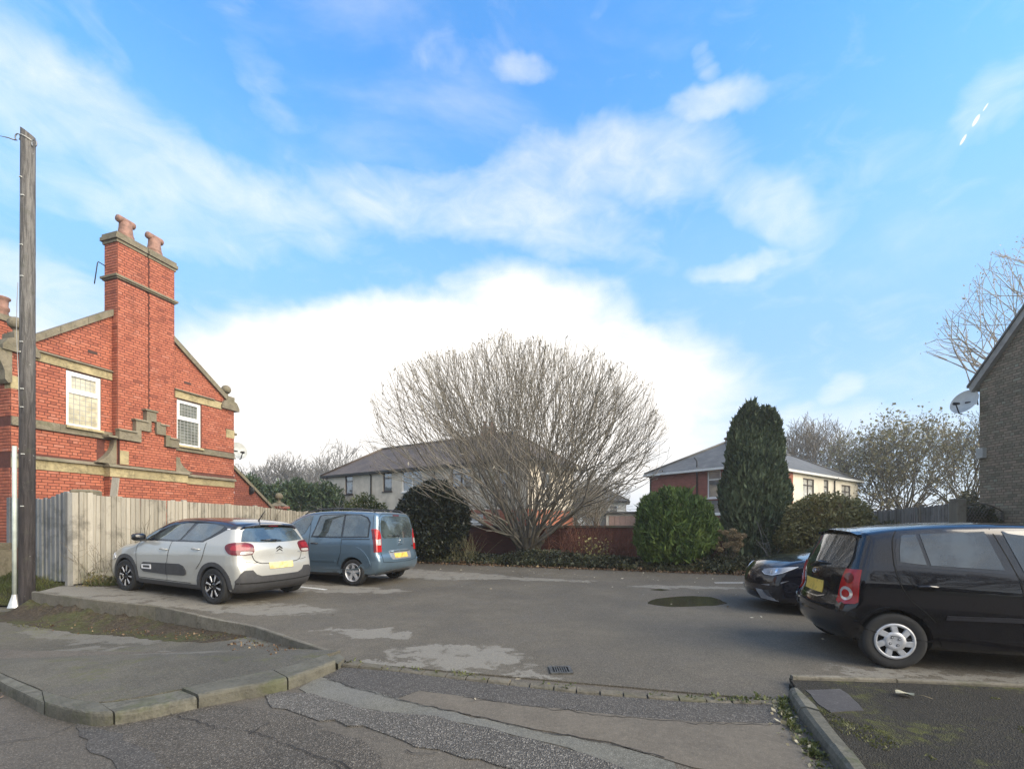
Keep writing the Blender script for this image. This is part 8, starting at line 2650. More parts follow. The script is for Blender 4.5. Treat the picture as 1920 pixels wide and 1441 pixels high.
 for s_ in (1, -1):
  u, v, n = frame(38 * s_)
  cx = 3.05 * u[0] + 0.62 * s_ * u[1]
  patch(sh, 'headlight', [(cx - 0.20, 0.60), (cx - 0.16, 0.72), (cx + 0.16, 0.72), (cx + 0.20, 0.60)], (38 * s_,), CM['lampglass'], t, off=0.012, depth=0.03, rounded=3)
 mb = MB(); mb.smooth = True
 a0 = surf_pt(sh, (-0.02, 0.0, 3), (0, 0, -1))
 mb.tube([a0 + np.array([0, 0, -0.01]), a0 + np.array([-0.012, 0, 0.02]), a0 + np.array([-0.17, 0, 0.20])], [0.022, 0.012, 0.005], 8)
 mb.build('roof_aerial', CM['black'], t)
 seat_wheels(t, 2.54, 0.875, 0.318, 0.205, 'blade', (0.25, 0.1))
 return t
def people_carrier():
 ang = R(160)
 t = empty('people_carrier', (-3.46, 11.53, 0), ang,
              'steel blue people carrier with roof bars and tall red rear lights beside the pale hatchback', 'car')
 sil = [(-0.60, 0.28), (-0.74, 0.38), (-0.78, 0.52), (-0.765, 0.66), (-0.72, 0.78), (-0.70, 1.0), (-0.67, 1.30), (-0.62, 1.58), (-0.56, 1.70), (-0.46, 1.745),
           (0.0, 1.775), (0.8, 1.79), (1.4, 1.76), (1.75, 1.68), (2.1, 1.50), (2.55, 1.22), (2.72, 1.14), (3.05, 1.07), (3.35, 0.96), (3.52, 0.80), (3.60, 0.58),
           (3.58, 0.38), (3.45, 0.24), (2.7, 0.22), (1.3, 0.22), (0.4, 0.22), (-0.3, 0.24)]
 sh = Shape(sil, plan=[(-0.78, 0.83), (-0.5, 0.88), (0.0, 0.90), (2.4, 0.905), (3.0, 0.88), (3.4, 0.80), (3.6, 0.72)],
               belt=[(-0.8, 1.12), (1.3, 1.12), (2.6, 1.05), (3.6, 0.9)],
               prof=[(-0.95, 0.06), (-0.7, 0.015), (-0.4, 0.0), (-0.15, 0.008), (-0.03, 0.03), (0.05, 0.045), (0.5, 0.155), (0.62, 0.20), (0.9, 0.36)],
               crown=0.045, bow_r=0.10, bow_f=0.24, k=0.09)
 pm = paint('steel_blue_paint', (0.125, 0.19, 0.25), 0.5, 0.30, sill=0.27, dirt=0.3)
 make_body(sh, 'body', pm, t, [(0, 0.31), (2.73, 0.31)], 0.90, 0.365)
 for s_ in (1, -1):
  fr = ('side', s_)
  patch(sh, 'window_surround', [(1.27, 1.13), (1.17, 1.40), (1.10, 1.66), (0.95, 1.69), (0.3, 1.70), (-0.12, 1.685), (-0.33, 1.62), (-0.42, 1.50), (-0.43, 1.14), (0.4, 1.12)], fr, CM['black'], t, off=0.004, depth=0.008)
  patch(sh, 'sliding_door_window', [(1.20, 1.17), (1.12, 1.42), (1.04, 1.65), (0.9, 1.668), (0.36, 1.675), (0.36, 1.155), (0.9, 1.155)], fr, CM['glass_light'], t, off=0.009, depth=0.006)
  patch(sh, 'rear_side_window', [(0.30, 1.675), (-0.10, 1.665), (-0.29, 1.60), (-0.385, 1.48), (-0.39, 1.165), (0.30, 1.155)], fr, CM['glass_light'], t, off=0.009, depth=0.006)
  patch(sh, 'front_window', [(2.06, 1.30), (1.88, 1.46), (1.62, 1.60), (1.40, 1.655), (1.30, 1.66), (1.33, 1.50), (1.48, 1.22), (1.60, 1.165), (2.02, 1.20)], fr, CM['glass_light'], t, off=0.008, depth=0.006)
  d2 = patch(sh, 'sliding_door', [(1.30, 1.11), (1.30, 0.72), (1.25, 0.32), (0.47, 0.32), (0.44, 0.55), (0.37, 0.68), (0.34, 0.76), (0.34, 1.11)], fr, pm, t, off=0.003, depth=0.008)
  handle_part(sh, d2, 1.13, 0.99, s_, CM['plastic'])
  d1 = patch(sh, 'door', [(2.24, 1.10), (2.28, 0.8), (2.22, 0.32), (1.27, 0.32), (1.315, 0.72), (1.32, 1.11), (1.6, 1.14)], fr, pm, t, off=0.003, depth=0.008)
  handle_part(sh, d1, 1.47, 0.99, s_, CM['plastic'])
  q_ = patch(sh, 'arch_flare', [(0.40, 0.50), (0.33, 0.70), (0.22, 0.84), (0.0, 0.93), (-0.22, 0.88), (-0.40, 0.72), (-0.50, 0.50), (-0.375, 0.42), (-0.32, 0.50), (-0.23, 0.60), (-0.1, 0.67), (0.05, 0.685), (0.2, 0.64), (0.3, 0.57), (0.36, 0.48)], fr, pm, t, off=0.018, depth=0.03, rounded=2)
  patch(sh, 'arch_flare', ring_poly(2.73, 0.31, 0.365, 0.46, -5, 185), fr, pm, t, off=0.014, depth=0.03)
  sm_ = MB()
  seam(sh, sm_, [(1.42, 1.66), (1.335, 1.45), (1.31, 1.10), (1.31, 0.72), (1.26, 0.31)], fr, 0.011, 0.0048, curved=3)
  seam(sh, sm_, [(0.33, 1.10), (0.335, 0.78), (0.40, 0.62), (0.45, 0.5)], fr, 0.009, 0.0048)
  seam(sh, sm_, [(1.42, 1.69), (1.0, 1.722), (0.35, 1.73)], fr, 0.008, 0.0048)
  seam(sh, sm_, [(2.20, 0.315), (0.47, 0.315)], fr, 0.010, 0.0048)
  seam(sh, sm_, [(-0.46, 1.72), (-0.50, 1.4), (-0.53, 1.1)], fr, 0.008, 0.003)
  sm_.build('door_seams', CM['gap'], t)
  patch(sh, 'side_moulding', [(1.24, 0.555), (1.24, 0.60), (0.50, 0.60), (0.50, 0.555)], fr, pm, t, off=0.016, depth=0.02)
  patch(sh, 'sill_trim', [(2.25, 0.24), (2.25, 0.30), (0.42, 0.30), (0.42, 0.24)], fr, CM['plastic'], t, off=0.012, depth=0.02)
  sl_ = MB(); seam(sh, sl_, [(0.33, 1.09), (-0.46, 1.10)], fr, 0.016, 0.004); sl_.build('sliding_rail', CM['gap'], t)
  mirror_part(t, (2.16, s_ * 0.87, 1.16), CM['plastic'], (0.10, 0.13, 0.11), s_)
  # roof bars
  mb = MB(); mb.smooth = True
  y = s_ * 0.60
  zz = lambda x: surf_pt(sh, (x, y, 3), (0, 0, -1))[2]
  mb.tube([(1.75, y, zz(1.75) - 0.005), (1.60, y, zz(1.6) + 0.045), (1.2, y, zz(1.2) + 0.065), (0.6, y, zz(0.6) + 0.065), (0.0, y, zz(0) + 0.065), (-0.32, y, zz(-0.32) + 0.05), (-0.44, y, zz(-0.44) - 0.005)],
    [0.012, 0.018, 0.018, 0.018, 0.018, 0.018, 0.012], 8)
  mb.build('roof_bar', CM['plastic'], t)
  # rear lamps
  a = 180 - 30 * s_
  u, v, n = frame(a)
  cx = (-0.66) * u[0] + (0.80 * s_) * u[1]
  sg = s_
  pl = [(cx + sg * q[0], q[1]) for q in [(-0.09, 0.80), (-0.095, 1.33), (0.0, 1.34), (0.06, 1.30), (0.10, 1.18), (0.105, 0.80)]]
  lt = patch(sh, 'rear_light', pl, (a,), CM['red'], t, off=0.012, depth=0.03, h=0.04)
  patch(sh, 'reversing_lens', [(cx + sg * q[0], q[1]) for q in [(-0.03, 0.96), (-0.03, 1.09), (0.085, 1.10), (0.09, 0.96)]], (a,), CM['lens'], lt, off=0.016, depth=0.006, h=0.03)
  patch(sh, 'dark_edge', [(cx + sg * q[0], q[1]) for q in [(-0.088, 0.81), (-0.092, 1.32), (-0.05, 1.32), (-0.045, 0.81)]], (a,), CM['dark_red'], lt, off=0.015, depth=0.006, h=0.04)
 tg = patch(sh, 'tailgate', [(-0.68, 0.56), (-0.70, 0.80), (-0.70, 1.30), (-0.64, 1.60), (-0.5, 1.68), (0.5, 1.68), (0.64, 1.60), (0.70, 1.30), (0.70, 0.80), (0.68, 0.56), (0.3, 0.54), (-0.3, 0.54)], 'rear', pm, t, off=0.003, depth=0.008)
 patch(sh, 'rear_glass', [(-0.62, 1.14), (-0.655, 1.25), (-0.63, 1.48), (-0.575, 1.60), (-0.48, 1.645), (0.48, 1.645), (0.575, 1.60), (0.63, 1.48), (0.655, 1.25), (0.62, 1.14), (0.55, 1.115), (-0.55, 1.115)], 'rear', CM['glass_light'], tg, off=0.008, depth=0.008)
 sm_ = MB()
 seam(sh, sm_, [(-0.69, 0.56), (-0.71, 0.80), (-0.71, 1.30), (-0.65, 1.61), (-0.5, 1.695), (0.5, 1.695), (0.65, 1.61), (0.71, 1.30), (0.71, 0.80), (0.69, 0.56), (0.3, 0.535), (-0.3, 0.535), (-0.69, 0.56)], 'rear', 0.009, 0.0045)
 sm_.build('tailgate_seam', CM['gap'], t)
 mb = MB(); c = surf_pt(sh, (-3, 0, 1.665), (1, 0, 0)); mb.box(c[0] - 0.012, -0.12, 1.655, c[0] + 0.01, 0.12, 1.68); mb.build('brake_light', CM['dark_red'], t)
 # plate recess with its chrome bar
 rc = patch(sh, 'plate_recess', [(-0.42, 0.60), (-0.46, 0.72), (-0.45, 0.80), (-0.38, 0.825), (0.38, 0.825), (0.45, 0.80), (0.42, 0.66), (0.36, 0.60)], 'rear', CM['grey'], tg, off=0.006, depth=0.01)
 mb = MB(); mb.smooth = True
 p = [surf_pt(sh, (-3, y, 0.80), (1, 0, 0)) + np.array([-0.02, 0, 0]) for y in (-0.42, -0.2, 0, 0.2, 0.42)]
 mb.tube(p, 0.018, 8); mb.build('tailgate_bar', pm, tg)
 patch(sh, 'number_plate', [(-0.27, 0.635), (-0.27, 0.745), (0.27, 0.745), (0.27, 0.635)], 'rear', CM['yellow'], tg, off=0.014, depth=0.02, h=0.06)
 # rearing-lion style emblem reduced to its strokes, with the lettering under it
 c = surf_pt(sh, (-3, 0.0, 1.03), (1, 0, 0))
 mb = MB(); mb.smooth = True
 x = c[0] - 0.012
 for ln in ([(0.02, 0.05), (0.0, 0.062), (-0.018, 0.05), (-0.01, 0.03), (0.012, 0.012), (0.016, -0.012), (-0.005, -0.03)], [(-0.01, 0.03), (-0.036, 0.034)], [(0.0, 0.018), (-0.034, 0.008)], [(0.014, -0.012), (0.034, -0.035)], [(0.016, 0.0), (0.04, 0.012), (0.036, 0.034)]):
  mb.tube([(x, a, c[2] + b) for a, b in ln], 0.0055, 5)
 mb.build('lion_badge', CM['chrome'], tg)
 mb = MB()
 c = surf_pt(sh, (-3, 0.0, 0.945), (1, 0, 0))
 for k in range(7):
  mb.box(c[0] - 0.010, -0.092 + k * 0.027, 0.938, c[0] + 0.01, -0.076 + k * 0.027, 0.956)
 mb.build('name_badge', CM['chrome'], tg)
 mb = MB(); c = surf_pt(sh, (-3, -0.62, 0.905), (1, 0, 0)); mb.box(c[0] - 0.010, -0.66, 0.895, c[0] + 0.02, -0.50, 0.915); mb.box(c[0] - 0.010, -0.66, 0.865, c[0] + 0.02, -0.56, 0.880); mb.build('model_badge', CM['chrome'], tg)
 w0 = surf_pt(sh, (-3, 0.02, 1.16), (1, 0, 0)); w1 = surf_pt(sh, (-3, 0.46, 1.18), (1, 0, 0))
 mb = MB(); mb.smooth = True
 mb.tube([w0 + np.array([-0.03, 0, 0]), w1 + np.array([-0.02, 0, 0])], [0.014, 0.007], 6); mb.build('rear_wiper', CM['black'], t)
 bp = patch(sh, 'rear_bumper', [(-0.88, 0.30), (-0.88, 0.62), (-0.75, 0.555), (-0.5, 0.535), (0.5, 0.535), (0.75, 0.555), (0.88, 0.62), (0.88, 0.30), (0.5, 0.28), (-0.5, 0.28)], 'rear', pm, t, off=0.020, depth=0.04)
 lp = MB(); seam(sh, lp, [(-0.66, 0.30), (-0.55, 0.345), (-0.3, 0.37), (0.3, 0.37), (0.55, 0.345), (0.66, 0.30)], 'rear', 0.016, 0.026); lp.build('bumper_strip', CM['chrome'], bp)
 patch(sh, 'bumper_valance', [(-0.60, 0.25), (-0.50, 0.33), (-0.3, 0.35), (0.3, 0.35), (0.50, 0.33), (0.60, 0.25)], 'rear', CM['plastic'], bp, off=0.024, depth=0.02)
 patch(sh, 'windscreen', [(2.48, -0.70), (1.92, -0.58), (1.80, 0), (1.92, 0.58), (2.48, 0.70), (2.60, 0.3), (2.62, 0), (2.60, -0.3)], 'top', CM['glass'], t, off=0.006, depth=0.01)
 for s_ in (1, -1):
  u, v, n = frame(38 * s_)
  cx = 3.30 * u[0] + 0.66 * s_ * u[1]
  patch(sh, 'headlight', [(cx - 0.20, 0.70), (cx - 0.12, 0.94), (cx + 0.12, 0.94), (cx + 0.20, 0.72)], (38 * s_,), CM['lampglass'], t, off=0.012, depth=0.03, rounded=3)
 mb = MB(); mb.smooth = True
 a0 = surf_pt(sh, (1.45, -0.35, 3), (0, 0, -1))
 mb.tube([a0, a0 + np.array([-0.15, 0, 0.22])], [0.012, 0.004], 6)
 mb.build('roof_aerial', CM['black'], t)
 seat_wheels(t, 2.73, 0.90, 0.312, 0.205, 'star', (R(90), 0.5))
 return t
def small_black_car():
 ang = R(-16)
 t = empty('small_black_car', (4.095, 5.35, 0), ang,
              'glossy black small hatchback with silver wheel covers parked nearest the camera', 'car')
 sil = [(-0.38, 0.24), (-0.50, 0.34), (-0.535, 0.46), (-0.52, 0.60), (-0.47, 0.70), (-0.455, 0.86), (-0.43, 0.98), (-0.34, 1.18), (-0.27, 1.33), (-0.245, 1.385), (-0.18, 1.405),
           (0.1, 1.445), (0.6, 1.482), (1.1, 1.485), (1.45, 1.455), (1.75, 1.36), (2.15, 1.08), (2.30, 1.01), (2.6, 0.95), (2.82, 0.84), (2.95, 0.68),
           (3.0, 0.50), (2.97, 0.34), (2.85, 0.22), (2.3, 0.19), (1.2, 0.19), (0.3, 0.19), (-0.15, 0.20)]
 sh = Shape(sil, plan=[(-0.53, 0.72), (-0.3, 0.785), (0.1, 0.80), (2.0, 0.80), (2.5, 0.78), (2.8, 0.70), (3.0, 0.60)],
               belt=[(-0.6, 1.04), (0.1, 1.03), (1.0, 0.985), (2.2, 0.93), (3, 0.8)],
               prof=[(-0.85, 0.05), (-0.65, 0.012), (-0.40, 0.0), (-0.18, 0.004), (-0.05, 0.022), (0.03, 0.05), (0.40, 0.165), (0.5, 0.21), (0.8, 0.38)],
               crown=0.045, bow_r=0.16, bow_f=0.24, k=0.10)
 pm = paint('gloss_black_paint', (0.005, 0.005, 0.0075), 0.0, 0.22, sill=None, dirt=0.12)
 make_body(sh, 'body', pm, t, [(0, 0.285), (2.37, 0.285)], 0.80, 0.325)
 for s_ in (-1, 1):
  fr = ('side', s_)
  patch(sh, 'window_surround', [(0.035, 1.045), (0.04, 1.20), (0.075, 1.355), (0.11, 1.385), (0.5, 1.412), (1.25, 1.42), (1.55, 1.355), (1.92, 1.07), (1.93, 1.02), (1.0, 0.985), (0.9, 0.985)], fr, CM['black'], t, off=0.003, depth=0.008)
  patch(sh, 'quarter_window', [(0.065, 1.08), (0.075, 1.19), (0.105, 1.335), (0.13, 1.355), (0.235, 1.36), (0.285, 1.055)], fr, CM['glass_tint'], t, off=0.008, depth=0.006)
  patch(sh, 'rear_window', [(0.27, 1.363), (0.81, 1.392), (0.905, 1.02), (0.32, 1.052)], fr, CM['glass_tint'], t, off=0.008, depth=0.006)
  patch(sh, 'front_window', [(0.95, 1.395), (1.22, 1.40), (1.50, 1.34), (1.84, 1.075), (1.85, 1.03), (1.05, 1.005)], fr, CM['glass_tint'], t, off=0.008, depth=0.006)
  d2 = patch(sh, 'door', [(0.02, 1.035), (0.05, 0.88), (0.13, 0.72), (0.245, 0.61), (0.345, 0.50), (0.385, 0.26), (1.02, 0.26), (1.02, 0.72), (0.985, 0.975), (0.6, 1.0)], fr, pm, t, off=0.003, depth=0.007)
  handle_part(sh, d2, 0.265, 0.845, s_, pm, 0.17, 0.034)
  d1 = patch(sh, 'door', [(1.0, 0.975), (1.035, 0.72), (1.035, 0.26), (1.98, 0.26), (2.05, 0.62), (2.0, 1.0)], fr, pm, t, off=0.003, depth=0.007)
  handle_part(sh, d1, 1.2, 0.83, s_, pm, 0.17, 0.034)
  sm_ = MB()
  seam(sh, sm_, [(0.085, 1.395), (0.03, 1.30), (0.012, 1.05), (0.042, 0.88), (0.12, 0.72), (0.24, 0.605), (0.34, 0.49)], fr, 0.008, 0.0045, curved=3)
  seam(sh, sm_, [(0.865, 1.42), (0.99, 0.99), (1.028, 0.72), (1.028, 0.26)], fr, 0.009, 0.0045, curved=3)
  sm_.build('door_seams', CM['gap'], t)
  patch(sh, 'side_moulding', [(0.42, 0.525), (0.425, 0.565), (1.018, 0.572), (1.018, 0.53)], fr, simple('satin_black_strip', (0.02, 0.02, 0.025), 0.35) if 'satin_black_strip' not in bpy.data.materials else bpy.data.materials['satin_black_strip'], t, off=0.016, depth=0.02)
  patch(sh, 'side_moulding', [(1.04, 0.53), (1.04, 0.572), (1.98, 0.572), (2.0, 0.53)], fr, bpy.data.materials['satin_black_strip'], t, off=0.016, depth=0.02)
  patch(sh, 'sill_trim', [(0.40, 0.25), (0.37, 0.345), (2.0, 0.345), (1.98, 0.25)], fr, pm, t, off=0.014, depth=0.02)
  patch(sh, 'arch_lip', ring_poly(0, 0.285, 0.322, 0.35, 5, 185), fr, pm, t, off=0.012, depth=0.03, h=0.03)
  mirror_part(t, (1.86, s_ * 0.79, 1.06), CM['black'], (0.09, 0.11, 0.075), s_)
  a = 180 - 42 * s_
  u, v, n = frame(a)
  cx = (-0.40) * u[0] + (0.70 * s_) * u[1]
  sg = s_
  pl = [(cx + sg * q[0], q[1]) for q in [(-0.125, 0.99), (-0.115, 0.66), (-0.09, 0.64), (0.06, 0.615), (0.115, 0.64), (0.10, 0.76), (0.06, 0.92), (0.035, 0.99)]]
  lt = patch(sh, 'rear_light', pl, (a,), CM['red'], t, off=0.014, depth=0.04, h=0.03)
  for (dx, dz, r_, m_) in ((-0.02, 0.90, 0.052, CM['dark_red']), (0.005, 0.735, 0.075, CM['lens']), (0.005, 0.735, 0.045, CM['red'])):
   pc = [(cx + sg * dx + r_ * math.cos(q), dz + r_ * math.sin(q)) for q in np.linspace(0, 2 * math.pi, 17)[:-1]]
   patch(sh, 'lamp_bowl', pc, (a,), m_, lt, off=0.018 + (0.004 if r_ < 0.05 else 0), depth=0.006, h=0.03)
 sm_ = MB(); seam(sh, sm_, [(-0.2, 1.402 - 0.0), (0.1, 1.0)], ('side', -1), 0.006, 0.003)
 tg = patch(sh, 'tailgate', [(-0.60, 0.60), (-0.63, 0.80), (-0.60, 0.98), (-0.62, 1.10), (-0.50, 1.355), (0.50, 1.355), (0.62, 1.10), (0.60, 0.98), (0.63, 0.80), (0.60, 0.60), (0.3, 0.575), (-0.3, 0.575)], 'rear', pm, t, off=0.003, depth=0.008)
 patch(sh, 'rear_glass', [(-0.60, 1.00), (-0.605, 1.12), (-0.54, 1.29), (-0.47, 1.335), (0.47, 1.335), (0.54, 1.29), (0.605, 1.12), (0.60, 1.00), (0.3, 0.975), (-0.3, 0.975)], 'rear', CM['glass_tint'], tg, off=0.008, depth=0.008)
 sm_ = MB()
 seam(sh, sm_, [(-0.61, 0.60), (-0.64, 0.80), (-0.61, 0.98), (-0.635, 1.10), (-0.51, 1.37), (0.51, 1.37), (0.635, 1.10), (0.61, 0.98), (0.64, 0.80), (0.61, 0.60), (0.3, 0.565), (-0.3, 0.565), (-0.61, 0.60)], 'rear', 0.008, 0.0045)
 sm_.build('tailgate_seam', CM['gap'], t)
 rc = patch(sh, 'plate_recess', [(-0.36, 0.66), (-0.34, 0.86), (0.34, 0.86), (0.36, 0.66), (0.25, 0.635), (-0.25, 0.635)], 'rear', CM['black'], tg, off=0.006, depth=0.01)
 cl = MB(); seam(sh, cl, [(-0.34, 0.66), (-0.22, 0.632), (0.22, 0.632), (0.34, 0.66)], 'rear', 0.014, 0.012); cl.build('chrome_lip', CM['chrome'], rc)
 patch(sh, 'number_plate', [(-0.26, 0.68), (-0.26, 0.82), (0.26, 0.82), (0.26, 0.68)], 'rear', CM['yellow'], tg, off=0.012, depth=0.02, h=0.06)
 c = surf_pt(sh, (-3, 0.0, 0.915), (1, 0, 0))
 mb = MB(); mb.smooth = True
 ov = [(c[0] - 0.012, 0.055 * math.cos(q), c[2] + 0.027 * math.sin(q)) for q in np.linspace(0, 2 * math.pi, 19)]
 mb.tube(ov, 0.005, 6, cap=False)
 for a_, b_ in (((0.03, -0.012), (0.03, 0.012)), ((0.03, 0.0), (0.015, 0.012)), ((0.03, 0.0), (0.015, -0.012)), ((0.005, -0.012), (0.005, 0.012)), ((-0.03, -0.012), (-0.02, 0.012)), ((-0.02, 0.012), (-0.01, -0.012))):
  mb.tube([(c[0] - 0.012, a_[0], c[2] + a_[1]), (c[0] - 0.012, b_[0], c[2] + b_[1])], 0.003, 5)
 mb.build('oval_badge', CM['chrome'], tg)
 w0 = surf_pt(sh, (-3, 0.10, 1.0), (1, 0, 0)); w1 = surf_pt(sh, (-3, -0.30, 1.03), (1, 0, 0))
 mb = MB(); mb.smooth = True
 mb.tube([w0 + np.array([-0.03, 0, -0.02]), (w0 + w1) / 2 + np.array([-0.05, 0, 0.01]), w1 + np.array([-0.03, 0, 0])], [0.03, 0.016, 0.008], 6); mb.build('rear_wiper', CM['black'], t)
 bp = patch(sh, 'rear_bumper', [(-0.775, 0.30), (-0.775, 0.60), (-0.66, 0.635), (-0.6, 0.59), (-0.3, 0.56), (0.3, 0.56), (0.6, 0.59), (0.66, 0.635), (0.775, 0.60), (0.775, 0.30), (0.4, 0.25), (-0.4, 0.25)], 'rear', pm, t, off=0.022, depth=0.04)
 patch(sh, 'bumper_rub_strip', [(-0.77, 0.50), (-0.77, 0.56), (-0.32, 0.54), (-0.32, 0.48)], 'rear', CM['black'], bp, off=0.034, depth=0.015)
 patch(sh, 'bumper_rub_strip', [(0.77, 0.50), (0.77, 0.56), (0.32, 0.54), (0.32, 0.48)], 'rear', CM['black'], bp, off=0.034, depth=0.015)
 # spoiler edge of the roof
 mb = MB()
 pr = [(-0.56, 1.345), (-0.45, 1.375), (0.0, 1.40), (0.45, 1.375), (0.56, 1.345)]
 for a_, b_ in zip(pr[:-1], pr[1:]):
  vs = []
  for (y, z) in (a_, b_):
   x = -0.315 + 0.12 * (y / 0.7) ** 2
   vs += [(x, y, z - 0.008), (x, y, z + 0.010), (x + 0.15, y, z + 0.022), (x + 0.15, y, z - 0.01)]
  mb.add(vs, [(0, 1, 5, 4), (1, 2, 6, 5), (3, 0, 4, 7), (0, 3, 2, 1), (4, 5, 6, 7)])
 mb.build('roof_spoiler', pm, t)
 patch(sh, 'windscreen', [(2.10, -0.60), (1.62, -0.50), (1.52, 0), (1.62, 0.50), (2.10, 0.60), (2.18, 0.3), (2.20, 0), (2.18, -0.3)], 'top', CM['glass'], t, off=0.006, depth=0.01)
 for s_ in (1, -1):
  sm_ = MB(); seam(sh, sm_, [(-0.1, s_ * 0.50), (0.6, s_ * 0.53), (1.4, s_ * 0.52)], 'top', 0.014, 0.003); sm_.build('roof_ditch', CM['gap'], t)
  u, v, n = frame(38 * s_)
  cx = 2.75 * u[0] + 0.55 * s_ * u[1]
  patch(sh, 'headlight', [(cx - 0.18, 0.62), (cx - 0.12, 0.80), (cx + 0.14, 0.82), (cx + 0.18, 0.66)], (38 * s_,), CM['lampglass'], t, off=0.012, depth=0.03, rounded=3)
 patch(sh, 'front_grille', [(-0.35, 0.36), (-0.35, 0.48), (0.35, 0.48), (0.35, 0.36)], 'front', CM['plastic'], t, off=0.01, depth=0.02)
 seat_wheels(t, 2.37, 0.80, 0.283, 0.165, 'cover', (R(90), 0.5))
 return t
def low_black_hatch():
 ang = R(167)
 t = empty('low_black_hatchback', (7.68, 7.40, 0), ang,
              'black hatchback facing the other way, its bonnet and headlight showing behind the small black car', 'car')
 sil = [(-0.70, 0.25), (-0.80, 0.40), (-0.80, 0.70), (-0.72, 0.95), (-0.45, 1.25), (-0.2, 1.40), (0.3, 1.45), (1.0, 1.465), (1.5, 1.42), (2.0, 1.20), (2.45, 0.99),
           (2.62, 0.945), (3.0, 0.90), (3.28, 0.82), (3.42, 0.72), (3.50, 0.58), (3.53, 0.42), (3.51, 0.28), (3.38, 0.17), (2.6, 0.17), (1.3, 0.17), (0.0, 0.17)]
 sh = Shape(sil, plan=[(-0.8, 0.80), (-0.4, 0.87), (0.4, 0.895), (2.2, 0.895), (2.8, 0.885), (3.2, 0.84), (3.5, 0.76)],
               belt=[(-0.8, 1.05), (1.3, 0.98), (2.4, 0.90), (3.5, 0.72)],
               prof=[(-0.85, 0.05), (-0.6, 0.01), (-0.35, 0.0), (-0.15, 0.006), (-0.04, 0.03), (0.04, 0.06), (0.45, 0.24), (0.8, 0.4)],
               crown=0.06, bow_r=0.14, bow_f=0.34, k=0.08)
 pm = paint('deep_black_paint', (0.007, 0.007, 0.012), 0.0, 0.2, dirt=0.1)
 make_body(sh, 'body', pm, t, [(0, 0.315), (2.65, 0.315)], 0.895, 0.355)
 for s_ in (1, -1):
  fr = ('side', s_)
  patch(sh, 'front_window', [(2.1, 0.97), (1.75, 1.22), (1.45, 1.34), (1.1, 1.38), (1.05, 1.02)], fr, CM['glass'], t, off=0.006)
  patch(sh, 'rear_window', [(0.98, 1.02), (1.02, 1.38), (0.4, 1.37), (0.05, 1.28), (-0.1, 1.12), (0.2, 1.05)], fr, CM['glass'], t, off=0.006)
  patch(sh, 'door', [(2.2, 0.93), (2.25, 0.6), (2.18, 0.26), (1.15, 0.26), (1.1, 0.96)], fr, pm, t, off=0.003)
  patch(sh, 'door', [(1.08, 0.96), (1.13, 0.26), (0.5, 0.26), (0.3, 0.7), (0.2, 1.0)], fr, pm, t, off=0.003)
  mirror_part(t, (2.0, s_ * 0.87, 1.01), pm, (0.09, 0.11, 0.075), s_)
  a = 40 * s_
  u, v, n = frame(a)
  cx = 3.20 * u[0] + 0.62 * s_ * u[1]
  sg = s_
  # slanted headlamp with bright innards and edge
  hl = patch(sh, 'headlight', [(cx + sg * q[0], q[1]) for q in [(-0.26, 0.665), (-0.20, 0.625), (0.0, 0.62), (0.14, 0.67), (0.30, 0.775), (0.10, 0.75), (-0.10, 0.725), (-0.24, 0.70)]], (a,), CM['lampglass'], t, off=0.010, depth=0.03, h=0.03)
  e_ = MB(); seam(sh, e_, [(cx + sg * q[0], q[1]) for q in [(-0.26, 0.66), (-0.18, 0.622), (0.0, 0.617), (0.14, 0.665), (0.30, 0.773)]], (a,), 0.008, 0.016, h=0.02)
  e_.build('headlight_edge', CM['white'], hl)
  for (dx, dz, r_) in ((-0.05, 0.672, 0.030), (0.04, 0.69, 0.030)):
   patch(sh, 'lamp_bowl', [(cx + sg * dx + r_ * math.cos(q), dz + r_ * math.sin(q)) for q in np.linspace(0, 2 * math.pi, 13)[:-1]], (a,), CM['chrome'], hl, off=0.016, depth=0.006, h=0.02)
  # pointed upper vent blade and lower grey wedge of the bumper
  patch(sh, 'bumper_blade', [(cx + sg * q[0], q[1]) for q in [(-0.24, 0.445), (-0.02, 0.475), (0.22, 0.55), (0.06, 0.455)]], (a,), CM['grey'], t, off=0.012, depth=0.02, h=0.03)
  patch(sh, 'bumper_wedge', [(cx + sg * q[0], q[1]) for q in [(-0.36, 0.36), (-0.26, 0.215), (0.10, 0.215), (0.06, 0.245), (-0.12, 0.27), (-0.22, 0.36)]], (a,), CM['grey'], t, off=0.014, depth=0.02, h=0.03)
  patch(sh, 'air_intake', [(cx + sg * q[0], q[1]) for q in [(-0.18, 0.36), (-0.10, 0.28), (0.10, 0.26), (0.10, 0.37), (-0.02, 0.39)]], (a,), CM['plastic'], t, off=0.010, depth=0.02, h=0.03)
  bl = MB(); seam(sh, bl, [(2.55, s_ * 0.66), (2.9, s_ * 0.63), (3.22, s_ * 0.50)], 'top', 0.010, 0.003, curved=3); bl.build('bonnet_seam', CM['gap'], t)
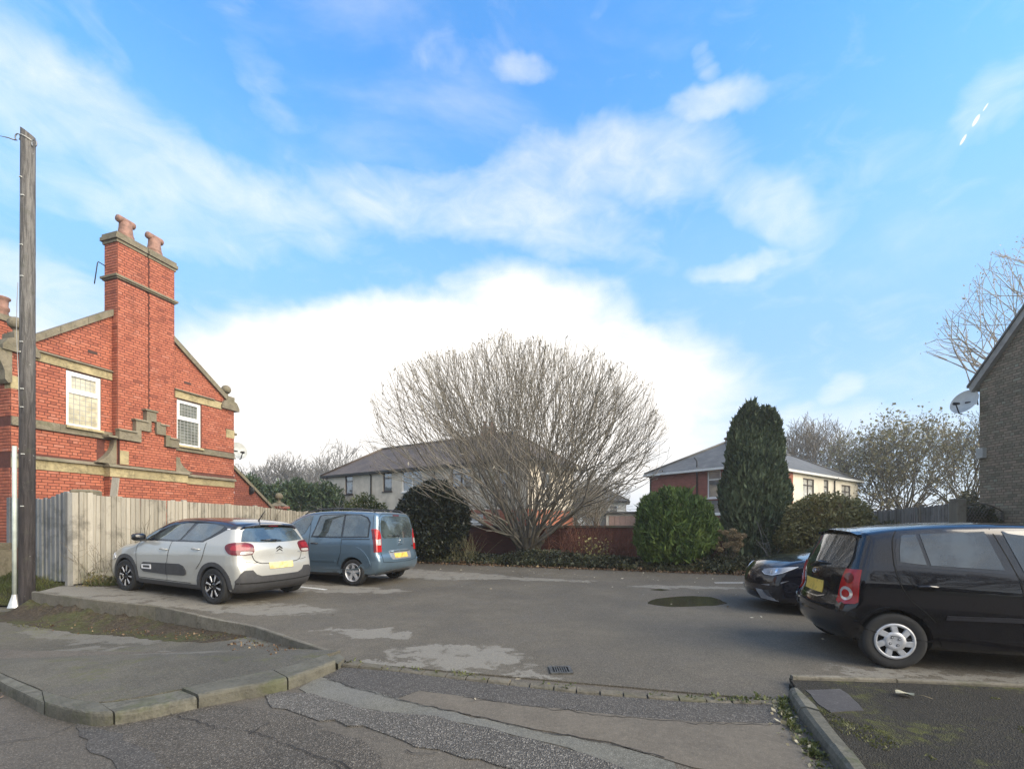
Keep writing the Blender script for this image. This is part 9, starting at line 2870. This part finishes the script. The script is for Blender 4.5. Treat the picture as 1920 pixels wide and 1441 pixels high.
 gr = patch(sh, 'front_grille', [(-0.50, 0.58), (-0.42, 0.66), (0.42, 0.66), (0.50, 0.58), (0.40, 0.36), (0.30, 0.26), (-0.30, 0.26), (-0.40, 0.36)], 'front', CM['plastic'], t, off=0.010, depth=0.02)
 mb = MB()
 for k in range(5):
  seam(sh, mb, [(-0.42, 0.34 + 0.06 * k), (0.42, 0.34 + 0.06 * k)], 'front', 0.014, 0.018)
 mb.build('grille_bar', CM['black'], gr)
 patch(sh, 'number_plate', [(-0.26, 0.36), (-0.26, 0.47), (0.26, 0.47), (0.26, 0.36)], 'front', CM['whiteplate'], gr, off=0.03, depth=0.03, h=0.06)
 patch(sh, 'front_lip', [(-0.80, 0.19), (-0.80, 0.215), (0.80, 0.215), (0.80, 0.19)], 'front', CM['plastic'], t, off=0.045, depth=0.05)
 patch(sh, 'windscreen', [(2.36, -0.66), (1.75, -0.54), (1.66, 0), (1.75, 0.54), (2.36, 0.66), (2.46, 0.3), (2.48, 0), (2.46, -0.3)], 'top', CM['glass'], t, off=0.006, depth=0.01)
 patch(sh, 'rear_glass', [(-0.62, 1.02), (-0.5, 1.30), (0.5, 1.30), (0.62, 1.02)], 'rear', CM['glass'], t, off=0.006)
 for s_ in (1, -1):
  patch(sh, 'rear_light', [(s_ * 0.50, 0.86), (s_ * 0.50, 0.97), (s_ * 0.78, 0.99), (s_ * 0.78, 0.86)], 'rear', CM['red'], t, off=0.01)
 seat_wheels(t, 2.65, 0.895, 0.318, 0.215, 'blade', (0.2, 0.6))
 return t
hatchback_grey()
people_carrier()
small_black_car()
low_black_hatch()
# ================================================================== thin winter haze
hm = bpy.data.materials.new('haze_air'); hm.use_nodes = True
nt = hm.node_tree; nt.nodes.clear()
pv = nt.nodes.new('ShaderNodeVolumePrincipled'); pv.inputs['Color'].default_value = (1.0, 0.98, 0.95, 1); pv.inputs['Density'].default_value = 0.0015; pv.inputs['Anisotropy'].default_value = 0.3
ot = nt.nodes.new('ShaderNodeOutputMaterial'); nt.links.new(pv.outputs[0], ot.inputs['Volume'])
mb = MB(); mb.box(-905, -65, -1.8, 905, 1505, 24)
tag(mb.build('haze', hm), kind='stuff')
